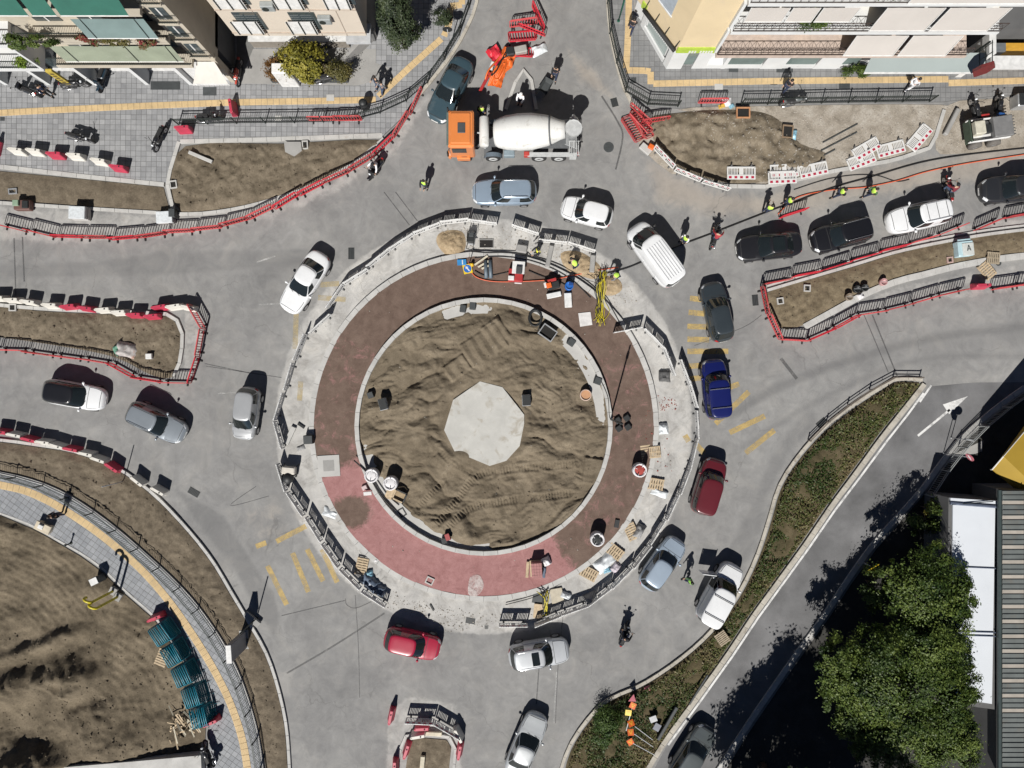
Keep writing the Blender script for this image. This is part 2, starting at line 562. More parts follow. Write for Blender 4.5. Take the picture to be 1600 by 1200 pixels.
def m_tiles(name, c0, c1):
    m, nt, b = nodes_of(name)
    at = nt.nodes.new('ShaderNodeAttribute'); at.attribute_name = 'tone'
    pos = posvec(nt)
    c = ramp(nt, at.outputs['Fac'], [(0.0, c0), (1.0, c1)])
    c = mixc(nt, 1.0, c, ramp(nt, noise(nt, 1.4, 5, .7, .5, pos), [(0.25, (.80, .80, .80)), (0.75, (1.14, 1.13, 1.11))]), 'MULTIPLY')
    c = mixc(nt, 1.0, c, ramp(nt, noise(nt, 45, 2, .6, 0, pos), [(0.2, (.9,) * 3), (0.8, (1.1,) * 3)]), 'MULTIPLY')
    nt.links.new(c, b.inputs['Base Color']); b.inputs['Roughness'].default_value = .75
    return m
M_TILE = m_tiles('grey_paving_tile', (0.20, 0.205, 0.215), (0.31, 0.315, 0.325))
M_JOINT = mat('tile_joint', (0.11, 0.11, 0.11), .9)
M_TACT = mat('yellow_tactile_tile', (0.50, 0.37, 0.20), .75, var=.14, scale=1.5, grain=.12, gscale=30, world_pos=True)

def shrink(poly, d):
    cx = sum(p[0] for p in poly) / len(poly); cy = sum(p[1] for p in poly) / len(poly)
    out = []
    for x, y in poly:
        l = math.hypot(x - cx, y - cy) + 1e-9
        k = max(0.0, 1 - d / l)
        out.append((cx + (x - cx) * k, cy + (y - cy) * k))
    return out

def paving(name, poly_s, z, tile=0.36, ang=0.0, m=None, m_base=None):
    poly = W2(poly_s)
    b = MB(); b.prism(poly, 0.0, z - 0.008)
    base = tag(b.obj(name, m_base or M_JOINT), kind='structure')
    ca, sa = math.cos(ang), math.sin(ang)
    loc = [(x * ca + y * sa, -x * sa + y * ca) for x, y in poly]
    area = sum(loc[i - 1][0] * loc[i][1] - loc[i][0] * loc[i - 1][1] for i in range(len(loc)))
    if area < 0: loc = loc[::-1]
    x0, x1 = max(-44, min(p[0] for p in loc)), min(44, max(p[0] for p in loc))
    y0, y1 = max(-34, min(p[1] for p in loc)), min(34, max(p[1] for p in loc))
    t = MB(); tones = []
    nx, ny = int((x1 - x0) / tile) + 1, int((y1 - y0) / tile) + 1
    gx = x0 + (np.arange(nx) + .5) * tile; gy = y0 + (np.arange(ny) + .5) * tile
    GX, GY = np.meshgrid(gx, gy)
    ins = inside(GX, GY, loc); dd = seg_dist(GX, GY, loc, True)
    for j in range(ny):
        for i in range(nx):
            if not ins[j, i] and dd[j, i] > tile * .72: continue
            ax, ay = x0 + i * tile, y0 + j * tile
            cell = [(ax + .012, ay + .012), (ax + tile - .012, ay + .012), (ax + tile - .012, ay + tile - .012), (ax + .012, ay + tile - .012)]
            pl = cell if (ins[j, i] and dd[j, i] > tile * .72) else clip_convex(loc, cell)
            if len(pl) < 3: continue
            w = [(x * ca - y * sa, x * sa + y * ca) for x, y in pl]
            if len(w) > 4:
                ar = abs(sum(w[k - 1][0] * w[k][1] - w[k][0] * w[k - 1][1] for k in range(len(w)))) / 2
                if ar < .004: continue
            zz = z + RNG.uniform(-.003, .003)
            n0 = len(t.v)
            n = len(w)
            t.v += [(x, y, z - .01) for x, y in w] + [(x, y, zz) for x, y in w]
            t.f += [tuple(n0 + n + k for k in range(n))] + [(n0 + k, n0 + (k + 1) % n, n0 + n + (k + 1) % n, n0 + n + k) for k in range(n)]
            tn = float(np.clip(RNG.normal(.5, .22), 0, 1))
            tones += [tn] * (2 * n)
    o = t.obj('paving_tiles', m or M_TILE, base)
    at = o.data.attributes.new('tone', 'FLOAT', 'POINT')
    at.data.foreach_set('value', tones)
    tag(o, kind='stuff')
    return base

def tactile(parent, pts, z, width=.44, step=.42):
    L = resample(W2(pts), step)
    ms = None
    for a, b in zip(L[:-1], L[1:]):
        c = (a + b) / 2; d = b - a; l = np.linalg.norm(d)
        mb = MB(); mb.box((0, 0, 0), (l - .014, width, .03), ch=.006)
        for k in (-.15, -.05, .05, .15): mb.box((0, k, .017), (l - .06, .035, .008))
        o = mb.obj('tactile_tile', M_TACT, parent)
        o.location = (c[0], c[1], z + .0005 * random.random())
        o.rotation_euler = (0, 0, math.atan2(d[1], d[0]))

PAVE_Z = 0.13
pave_nw = paving('pavement', [(-90, -100), (760, -100), (748, 0), (733, 38), (706, 84), (674, 124), (652, 150), (628, 185), (598, 214), (440, 219), (283, 223), (263, 286), (130, 273), (-90, 257)], PAVE_Z, ang=-.012)
tactile(pave_nw, spline([(-60, 181), (150, 170), (370, 161)], n=4), PAVE_Z + .004)
tactile(pave_nw, [(372, 161), (500, 159), (588, 157)], PAVE_Z + .004)
tactile(pave_nw, [(592, 152), (640, 107), (690, 62)], PAVE_Z + .004)
tactile(pave_nw, [(694, 58), (702, 40), (704, 14)], PAVE_Z + .004)
tactile(pave_nw, [(704, 11), (722, 10), (722, -30)], PAVE_Z + .004)
pave_ne = paving('pavement', [(950, -100), (949, 0), (953, 50), (962, 95), (976, 140), (990, 166), (1060, 170), (1150, 163), (1300, 161), (1470, 160), (1560, 150), (1800, 140), (1800, -100)], PAVE_Z, m=m_tiles('slate_paving_tile', (.165, .168, .172), (.22, .222, .225)))
tactile(pave_ne, [(983, -40), (981, 50), (978, 108)], PAVE_Z + .004)
tactile(pave_ne, [(978, 111), (1016, 112), (1016, 133)], PAVE_Z + .004)
tactile(pave_ne, [(1020, 132), (1200, 128), (1480, 125)], PAVE_Z + .004)
tactile(pave_ne, [(1480, 131), (1700, 124)], PAVE_Z + .004)
path_in = spline([(-60, 785), (0, 801), (55, 822), (82, 838), (130, 865), (165, 890), (200, 925), (245, 965), (285, 1022), (312, 1082), (328, 1130), (326, 1180), (316, 1240)], n=4)
path_out = spline([(-60, 724), (0, 738), (45, 748), (95, 767), (145, 797), (192, 833), (232, 868), (270, 903), (302, 937), (332, 977), (357, 1017), (378, 1062), (394, 1110), (406, 1160), (416, 1240)], n=4)
pave_sw = paving('footpath', path_in + path_out[::-1], PAVE_Z, ang=-.62, m=m_tiles('blue_grey_paving_tile', (.20, .212, .23), (.275, .287, .305)))
tactile(pave_sw, spline([(-60, 744), (0, 757), (40, 766), (75, 781), (110, 801), (150, 828), (190, 860), (230, 897), (268, 942), (305, 995), (338, 1050), (362, 1100), (380, 1155), (390, 1215)], n=5), PAVE_Z + .004, width=.52)

# ---- kerbs: every kerb stone on its own
M_KERB = mat('kerb_stone', (0.41, 0.405, 0.39), .8, var=.14, scale=1.2, grain=.12, gscale=25, bmp=.15, bscale=30, world_pos=True, stain=((.28, .25, .21), 2.2, .6, .5))
M_KERB_OLD = mat('old_kerb_stone', (0.37, 0.345, 0.30), .85, var=.2, scale=1.3, grain=.2, gscale=22, bmp=.25, bscale=30, world_pos=True, stain=((.2, .17, .13), 2.0, .55, .6))
M_MORTAR = mat('kerb_mortar', (0.30, 0.29, 0.27), .9)
def kerb(pts, width, h, m=None, piece=1.0, closed=False, z0=0.0, name='kerb', drop=.05):
    L = resample(W2(pts), piece, closed)
    n = len(L)
    A, B = offset_line(L, width / 2, closed), offset_line(L, -width / 2, closed)
    A2, B2 = offset_line(L, width / 2 - .02, closed), offset_line(L, -width / 2 + .02, closed)
    b = MB()
    segs = n if closed else n - 1
    for i in range(segs):
        j = (i + 1) % n
        b.prism([tuple(A2[i]), tuple(A2[j]), tuple(B2[j]), tuple(B2[i])], z0, z0 + h - drop)
    root = tag(b.obj(name, M_MORTAR), kind='structure')
    for i in range(segs):
        j = (i + 1) % n
        a0, a1, b0, b1 = A[i], A[j], B[i], B[j]
        g = .006 / max(.05, np.linalg.norm(a1 - a0))
        p = [a0 + (a1 - a0) * g, a1 + (a0 - a1) * g, b1 + (b0 - b1) * g, b0 + (b1 - b0) * g]
        c = sum(p) / 4
        dz = RNG.uniform(-.008, .008)
        q = [c + (x - c) * .985 for x in p]
        s = MB()
        s.add([(x[0], x[1], z0) for x in p] + [(x[0], x[1], z0 + h - .02 + dz) for x in p] + [(x[0], x[1], z0 + h + dz) for x in q],
              [(3, 2, 6, 7), (2, 1, 5, 6), (1, 0, 4, 5), (0, 3, 7, 4), (7, 6, 10, 11), (6, 5, 9, 10), (5, 4, 8, 9), (4, 7, 11, 8), (11, 10, 9, 8)])
        s.obj('kerb_stone', m or M_KERB, root)
    return root
def circ(r, n=96, a0=0.0, a1=2 * PI, cu=CU, cv=CV):
    return [(cu + r * math.cos(a0 + (a1 - a0) * i / n), cv + r * math.sin(a0 + (a1 - a0) * i / n)) for i in range(n if abs(a1 - a0 - 2 * PI) < 1e-6 else n + 1)]

kerb(circ(196.5), .30, .48, closed=True, piece=.98, name='island_kerb')
kerb(circ(268.5), .36, .20, closed=True, piece=.98, name='ring_kerb')
kerb(spline([(283, 222), (440, 218), (598, 212)], n=4), .28, .16)
kerb([(281, 222), (262, 284), (273, 334)], .25, .16)
kerb(spline([(-60, 257), (0, 261), (130, 276), (258, 289)], n=4), .28, .16)
kerb(spline([(-60, 312), (0, 317), (150, 327), (268, 334)], n=4), .22, .12)
kerb(spline([(273, 335), (330, 333), (400, 320), (480, 294), (550, 258), (600, 217)], n=4), .22, .14)
kerb(spline([(-60, 470), (60, 482), (250, 490), (272, 496), (284, 512), (286, 535), (281, 570), (272, 588)], n=5), .24, .14)
kerb(spline([(1198, 454), (1265, 434), (1330, 415), (1400, 394), (1480, 377), (1560, 364), (1680, 351)], n=4), .2, .14)
kerb(spline([(1198, 447), (1265, 427), (1330, 408), (1400, 387), (1480, 370), (1560, 357), (1680, 344)], n=4), .12, .10)
kerb(spline([(1256, 511), (1300, 487), (1350, 460), (1400, 440), (1440, 430), (1500, 415), (1580, 402), (1680, 394)], n=4), .44, .14)
kerb(spline([(-60, 683), (0, 687), (60, 695), (110, 703), (160, 719), (200, 740), (245, 775), (292, 824), (332, 874), (362, 924), (392, 975), (418, 1022), (437, 1080), (449, 1140), (454, 1215)], n=4), .2, .15, m=M_KERB)
kerb(path_out, .16, .17)
kerb(path_in[:34], .14, .15)
kerb(spline([(950, -60), (949, 0), (953, 50), (962, 95), (976, 142), (992, 170), (1008, 198)], n=4), .22, .15, m=M_KERB_OLD)
kerb(spline([(750, -60), (746, 0), (732, 40), (706, 86), (674, 127), (655, 150)], n=4), .22, .15, m=M_KERB_OLD)
kerb(spline([(1440, 594), (1400, 592), (1375, 606), (1330, 634), (1282, 672), (1242, 718), (1215, 762), (1200, 812), (1180, 872), (1150, 932), (1108, 988), (1058, 1032), (1000, 1070), (950, 1092), (915, 1126), (886, 1172), (870, 1225)], n=4), .22, .15, m=M_KERB_OLD)
kerb(spline([(1443, 600), (1418, 632), (1378, 682), (1338, 737), (1298, 791), (1258, 850), (1218, 905), (1178, 960), (1138, 1020), (1088, 1090), (1038, 1158), (1000, 1220)], n=4), .34, .15, m=M_KERB_OLD)
kerb(spline([(1600, 605), (1560, 634), (1505, 680), (1472, 720), (1440, 764), (1403, 806), (1362, 852), (1322, 908), (1292, 954), (1252, 1010), (1207, 1074), (1162, 1140), (1110, 1220)], n=4), .34, .15)
kerb(spline([(618, 1215), (628, 1160), (644, 1146), (700, 1150), (712, 1166), (707, 1215)], n=4), .18, .14)
kerb([(790, 172), (808, 122), (812, 114), (818, 110), (825, 112), (829, 118), (838, 172)], .22, .14)
kerb([(1130, 291), (1200, 292), (1300, 268), (1400, 250), (1456, 230), (1474, 172)], .25, .12)

# ---- painted markings
def m_worn(name, col, thr, amax=1.0):
    m, nt, b = nodes_of(name)
    pos = posvec(nt)
    f = noise(nt, 1.6, 6, .75, .4, pos)
    a = ramp(nt, f, [(thr - .2, (0, 0, 0)), (thr + .16, (amax,) * 3)])
    nt.links.new(a, b.inputs['Alpha'])
    b.inputs['Base Color'].default_value = (*col, 1); b.inputs['Roughness'].default_value = .7
    return m
M_YEL = m_worn('worn_yellow_paint', (.50, .36, .13), .46, .85)
M_YEL2 = m_worn('faint_yellow_paint', (.46, .37, .2), .48, .7)
M_WHT = m_worn('worn_white_paint', (.62, .62, .61), .38)
M_WHT2 = m_worn('faint_white_paint', (.45, .45, .44), .56)
for k, pts in enumerate([[(1078, 466), (1112, 470)], [(1076, 488), (1118, 492)], [(1074, 510), (1120, 511)], [(1074, 530), (1108, 531)], [(1074, 549), (1138, 549)], [(1076, 572), (1102, 571)], [(1078, 592), (1100, 590)],
             [(1140, 605), (1155, 600)], [(1118, 662), (1170, 612)], [(1140, 676), (1195, 650)], [(1165, 708), (1210, 672)], [(1070, 680), (1076, 690)], [(1088, 695), (1100, 708)]]):
    ribbon('road_marking', pts, .38, .004, M_YEL)
for pts in [[(463, 488), (461, 545)], [(470, 596), (468, 626)], [(497, 465), (540, 468)], [(500, 445), (530, 443)]]:
    ribbon('road_marking', pts, .36, .004, M_YEL2)
for pts in [[(418, 884), (448, 945)], [(457, 864), (482, 925)], [(480, 858), (505, 908)], [(503, 858), (527, 910)], [(432, 846), (478, 822)], [(400, 854), (416, 848)]]:
    ribbon('road_marking', pts, .36, .004, M_YEL)
for pts in [[(1455, 602), (1437, 628)], [(1443, 614), (1418, 648), (1385, 690), (1345, 744), (1304, 798), (1264, 856), (1224, 911), (1184, 966), (1144, 1026), (1094, 1096), (1044, 1164)]]:
    ribbon('road_marking', pts, .14, .014, M_WHT)
ribbon('road_marking', [(1434, 681), (1484, 640)], .16, .012, M_WHT)
sheet('road_marking', [(1473, 632), (1512, 619), (1483, 647)], .012, M_WHT)
for pts in [[(405, 476), (440, 474)], [(340, 615), (372, 613)], [(400, 410), (430, 400)], [(870, 1050), (865, 1130)]]:
    ribbon('road_marking', pts, .1, .004, M_WHT2)
# sealed trench joints and cracks
M_JNT = m_worn('bitumen_joint', (.10, .10, .10), .48)
for pts, w in ([[(448, 1052), (520, 1010), (601, 958)], .12], [[(838, 1100), (842, 1045)], .08], [[(1363, 492), (1402, 588)], .10], [[(1350, 492), (1388, 582)], .07],
            [[(22, 372), (25, 470)], .09], [[(35, 370), (38, 440)], .10], [[(600, 300), (640, 352)], .07], [[(618, 300), (652, 345)], .07], [[(940, 150), (965, 190), (973, 215), (962, 265)], .12],
            [[(320, 568), (390, 583)], .06], [[(322, 572), (440, 590)], .05], [[(440, 962), (540, 938)], .07], [[(540, 935), (542, 945), (556, 950), (580, 940)], .06], [[(1220, 560), (1245, 592)], .22],
            [[(400, 760), (360, 790), (420, 775)], .05], [[(1085, 540), (1160, 512), (1190, 492)], .05], [[(880, 960), (872, 1040), (868, 1130)], .05], [[(555, 930), (560, 1010), (562, 1090)], .05]):
    ribbon('trench_joint', spline(pts, n=5) if len(pts) > 2 else pts, w, .005, M_JNT)

# ---- beds of earth
def m_soil(name, c0, c1, c2, sc_=1.2, fine=9, bmp=.6):
    m, nt, b = nodes_of(name)
    pos = posvec(nt)
    a = noise(nt, sc_, 6, .65, .4, pos)
    c = ramp(nt, a, [(.28, c0), (.5, c1), (.74, c2)])
    f = noise(nt, fine, 5, .75, .2, pos)
    c = mixc(nt, 1.0, c, ramp(nt, f, [(.25, (.68, .67, .66)), (.75, (1.28, 1.27, 1.25))]), 'MULTIPLY')
    g = ramp(nt, noise(nt, 26, 2, .5, 0, pos), [(.70, (0, 0, 0)), (.76, (1, 1, 1))])
    c = mixc(nt, math_n(nt, 'MULTIPLY', g, .35), c, (.32, .30, .27))
    nt.links.new(c, b.inputs['Base Color']); b.inputs['Roughness'].default_value = .95; b.inputs['Specular IOR Level'].default_value = .15
    bump(nt, b, f, bmp, .05)
    return m
M_SOIL = m_soil('loose_earth', (.085, .070, .052), (.135, .112, .083), (.185, .155, .116))
M_SOILD = m_soil('dug_earth', (.092, .076, .055), (.142, .118, .087), (.20, .168, .126))
M_SAND = m_soil('island_sand', (.098, .080, .057), (.154, .127, .092), (.218, .182, .134), .6, 14, .5)
M_RUB = m_soil('sandy_rubble', (.19, .168, .138), (.30, .27, .23), (.42, .395, .355), 1.0, 12, .6)
M_TAN = m_soil('dry_sand', (.24, .18, .115), (.33, .255, .165), (.40, .32, .22), 2, 14, .6)

def terrain(name, pts_s, res, hfun, m, z_edge=0.05, blend=.5, kind='structure', parent=None):
    bd = resample(W2(pts_s), res, True)
    xs = [p[0] for p in bd]; ys = [p[1] for p in bd]
    X, Y = np.meshgrid(np.arange(min(xs), max(xs), res), np.arange(min(ys), max(ys), res))
    X = X + RNG.uniform(-.25, .25, X.shape) * res; Y = Y + RNG.uniform(-.25, .25, X.shape) * res
    bl = [(float(p[0]), float(p[1])) for p in bd]
    ok = inside(X, Y, bl) & (seg_dist(X, Y, bl, True) > res * .6)
    pts = [Vector((p[0], p[1])) for p in bd] + [Vector((float(x), float(y))) for x, y in zip(X[ok], Y[ok])]
    n = len(bd)
    r = delaunay_2d_cdt(pts, [(i, (i + 1) % n) for i in range(n)], [], 1, 1e-5)
    v2 = np.array([(v.x, v.y) for v in r[0]])
    d = seg_dist(v2[:, 0], v2[:, 1], bl, True)
    U, V = v2[:, 0] * S + 800, 600 - v2[:, 1] * S
    z = hfun(U, V)
    k = np.clip(d / blend, 0, 1)
    z = z_edge + (z - z_edge) * k
    z = np.maximum(z, .012)
    o = mesh_obj(name, [(a[0], a[1], float(h)) for a, h in zip(v2, z)], [tuple(f) for f in r[2]], m, parent, True)
    for f in o.data.polygons[:1]: up = f.normal.z
    if up < 0: o.data.flip_normals()
    return tag(o, kind=kind)

def clods(U, V, amp=.09, s=.05, seed=0):
    return amp * 1.1 * (ridged(U * s, V * s, 3, seed) - .35) + amp * 1.0 * fbm(U * s * 4, V * s * 4, 3, seed + 3) + .05 * fbm(U * .4, V * .4, 2, seed + 7)
bedA = spline([(290, 229), (440, 225), (592, 219), (565, 246), (505, 281), (435, 309), (385, 321), (330, 329), (284, 331), (268, 288)], True, 3)
terrain('soil_bed', bedA, .16, lambda U, V: .17 + clods(U, V, .20, .045, 1) + .12 * np.exp(-((U - 392) / 8) ** 2) * ridged(V * .1, U * .1, 2), M_SOILD)
terrain('soil_bed', [(-60, 263), (0, 268), (125, 280), (256, 293), (266, 331), (150, 323), (0, 312), (-60, 308)], .17, lambda U, V: .11 + clods(U, V, .06, .06, 2), M_SOIL)
bedC = spline([(-60, 474), (60, 486), (160, 491), (250, 494), (268, 498), (280, 514), (282, 535), (278, 565), (268, 590), (235, 585), (185, 560), (120, 545), (0, 527), (-60, 524)], True, 3)
terrain('soil_bed', bedC, .16, lambda U, V: .14 + clods(U, V, .15, .06, 3) - .15 * np.exp(-(((U - 262) / 12) ** 2 + ((V - 565) / 10) ** 2)), M_SOILD)
out_k = spline([(-60, 687), (0, 691), (60, 699), (110, 707), (160, 723), (198, 744), (243, 779), (289, 827), (328, 876), (358, 926), (388, 976), (414, 1023), (433, 1080), (445, 1140), (450, 1215)], n=3)
in_k = spline([(-60, 721), (0, 735), (46, 745), (97, 764), (147, 794), (194, 830), (234, 865), (272, 900), (304, 934), (334, 974), (360, 1015), (381, 1060), (397, 1110), (409, 1160), (418, 1215)], n=3)
terrain('soil_bed', out_k + in_k[::-1], .16, lambda U, V: .16 + clods(U, V, .12, .07, 4), M_SOIL)
bedG = spline([(1198, 458), (1265, 437), (1335, 417), (1400, 397), (1480, 379), (1560, 366), (1680, 353), (1680, 390), (1580, 398), (1500, 410), (1435, 425), (1395, 436), (1346, 455), (1297, 483), (1255, 508), (1218, 513), (1203, 488)], True, 3)
terrain('soil_bed', bedG, .15, lambda U, V: .14 + clods(U, V, .12, .06, 5) + .05 * np.sin((np.hypot(U - 1215, V - 430)) * .55) * np.exp(-((U - 1250) / 40) ** 2), m_soil('median_earth', (.11, .087, .058), (.155, .125, .084), (.205, .168, .115)))
terrain('soil_bed', [(632, 1215), (640, 1160), (650, 1152), (698, 1156), (705, 1168), (700, 1215)], .15, lambda U, V: .12 + clods(U, V, .07, .06, 6), M_SOILD)
def h_dig(U, V):
    h = .16 + clods(U, V, .22, .03, 7) + .06 * np.sin(V * .25 + 3 * fbm(U * .02, V * .02, 2, 5)) * np.clip((1220 - U) / 60, 0, 1)
    h += .35 * np.clip(fbm(U * .02, V * .03, 3, 93), -.2, 1) + .25 * np.exp(-(((U - 1190) / 40) ** 2 + ((V - 215) / 22) ** 2))
    h += .12 * np.exp(-((V - 250 - .12 * (U - 1100)) / 9) ** 2)
    return h
terrain('excavated_earth', spline([(1012, 188), (1060, 177), (1120, 172), (1190, 176), (1225, 195), (1250, 225), (1290, 240), (1270, 262), (1235, 276), (1180, 286), (1122, 284), (1062, 262), (1032, 236)], True, 3), .15, h_dig, m_soil('lot_earth', (.105, .088, .064), (.165, .138, .102), (.26, .225, .175), 1.0, 10))
sheet('bare_subgrade', spline([(1060, 172), (1200, 166), (1470, 164), (1474, 180), (1452, 228), (1400, 246), (1320, 262), (1240, 284), (1180, 288), (1200, 200)], True, 3), .03, M_RUB)
sheet('sandy_ground', spline([(1478, 166), (1560, 154), (1700, 146), (1700, 228), (1580, 232), (1500, 240), (1462, 234)], True, 3), .02, M_RUB)
sheet('bare_subgrade', spline([(985, 172), (1010, 190), (1032, 236), (1064, 265), (1050, 272), (1005, 235), (992, 205)], True, 2), .02, M_RUB)

def h_field(U, V):
    arc = np.hypot(U + 40, V - 1060)
    h = .12 + clods(U, V, .09, .035, 8) + .40 * np.clip(fbm(U * .018, V * .022, 3, 88), -.3, 1) + .032 * np.sin(arc * .62 + 2.5 * fbm(U * .02, V * .02, 2, 97)) * np.clip((1000 - V) / 40, 0, 1) * np.clip((190 - U) / 60, 0, 1)
    arc2 = np.hypot(U - 120, V - 1130)
    h += .03 * np.sin(arc2 * .5) * np.clip((U - 150) / 40, 0, 1)
    for cu, cv, ru, rv, a, hh in ((20, 1072, 52, 26, -.25, 1.25), (112, 1058, 46, 28, -.2, 1.15), (150, 1120, 40, 30, -.3, .9), (45, 1195, 70, 34, .1, 1.7), (40, 1018, 60, 10, -.3, .7), (108, 1078, 30, 8, -.25, .5), (175, 1165, 60, 24, 0, .55), (100, 992, 34, 10, -.3, .6)):
        c, s = math.cos(a), math.sin(a)
        x = ((U - cu) * c + (V - cv) * s) / ru; y = (-(U - cu) * s + (V - cv) * c) / rv
        h += .80 * hh * np.exp(-(x * x + y * y) ** 1.4) * (1 + .45 * fbm(U * .06, V * .06, 3, 9))
    return h
M_FIELD = m_soil('field_earth', (.072, .059, .042), (.132, .109, .078), (.20, .166, .12), .45, 8)
terrain('earth_mound', [(-90, 780), (0, 805), (52, 827), (80, 842), (126, 869), (161, 894), (196, 929), (241, 968), (281, 1025), (308, 1085), (322, 1130), (320, 1178), (210, 1192), (90, 1200), (60, 1240), (-90, 1240)], .14, h_field, M_FIELD, blend=.4)

# ---- island: soil-strewn red concrete ring, sand, concrete octagon
def m_band():
    m, nt, b = nodes_of('red_concrete_under_soil')
    pos = posvec(nt)
    red = ramp(nt, noise(nt, 2.2, 6, .7, .5, pos), [(.3, (.255, .125, .12)), (.7, (.345, .185, .18))])
    red = mixc(nt, math_n(nt, 'MULTIPLY', ramp(nt, noise(nt, 1.1, 6, .75, 1, pos), [(.55, (0, 0, 0)), (.7, (1, 1, 1))]), .55), red, (.19, .085, .082))
    soil = ramp(nt, noise(nt, 1.5, 6, .7, .3, pos), [(.3, (.098, .067, .053)), (.7, (.158, .113, .091))])
    at = nt.nodes.new('ShaderNodeAttribute'); at.attribute_name = 'bare'
    f = math_n(nt, 'ADD', at.outputs['Fac'], math_n(nt, 'MULTIPLY', math_n(nt, 'SUBTRACT', noise(nt, 1.3, 8, .78, .6, pos), .5), 1.5))
    k = ramp(nt, f, [(.42, (0, 0, 0)), (.70, (1, 1, 1))])
    c = mixc(nt, k, soil, red)
    c = mixc(nt, 1.0, c, ramp(nt, noise(nt, 20, 4, .7, 0, pos), [(.25, (.85,) * 3), (.75, (1.15,) * 3)]), 'MULTIPLY')
    nt.links.new(c, b.inputs['Base Color']); b.inputs['Roughness'].default_value = .9; b.inputs['Specular IOR Level'].default_value = .2
    bump(nt, b, noise(nt, 12, 5, .7, 0, pos), .4, .03)
    return m
def build_band():
    na, nr = 300, 22
    vs, bare = [], []
    for i in range(na):
        a = 2 * PI * i / na
        deg = (math.degrees(a)) % 360            # clockwise from east in survey axes
        for j in range(nr + 1):
            r = 199 + (265 - 199) * j / nr
            u, v = CU + r * math.cos(a), CV + r * math.sin(a)
            z = .19 + .03 * float(fbm(u * .03, v * .03, 3, 4))
            vs.append((*P(u, v).xy, z))
            t = .20
            if 60 < deg < 146: t = 1.15
            t = max(t, 1.15 - abs(deg - 66) / 14 if deg < 66 else 0) if deg < 66 else t
            if 146 <= deg < 166: t = 1.12 - (deg - 146) / 31
            if 166 <= deg < 215: t = .38
            if deg < 50 or deg > 330: t = .36
            # soil tongue spilled over the red concrete
            t -= 1.3 * math.exp(-(((u - 552) / 30) ** 2 + ((v - 800) / 30) ** 2))
            t += .6 * math.exp(-(((u - 548) / 22) ** 2 + ((v - 760) / 22) ** 2))
            bare.append(max(0, t))
    fs = []
    for i in range(na):
        for j in range(nr):
            a, b = i * (nr + 1) + j, ((i + 1) % na) * (nr + 1) + j
            fs.append((a, b, b + 1, a + 1))
    o = mesh_obj('island_apron', vs, fs, m_band(), None, True)
    if o.data.polygons[0].normal.z < 0: o.data.flip_normals()
    at = o.data.attributes.new('bare', 'FLOAT', 'POINT'); at.data.foreach_set('value', bare)
    tag(o, kind='structure')
build_band()

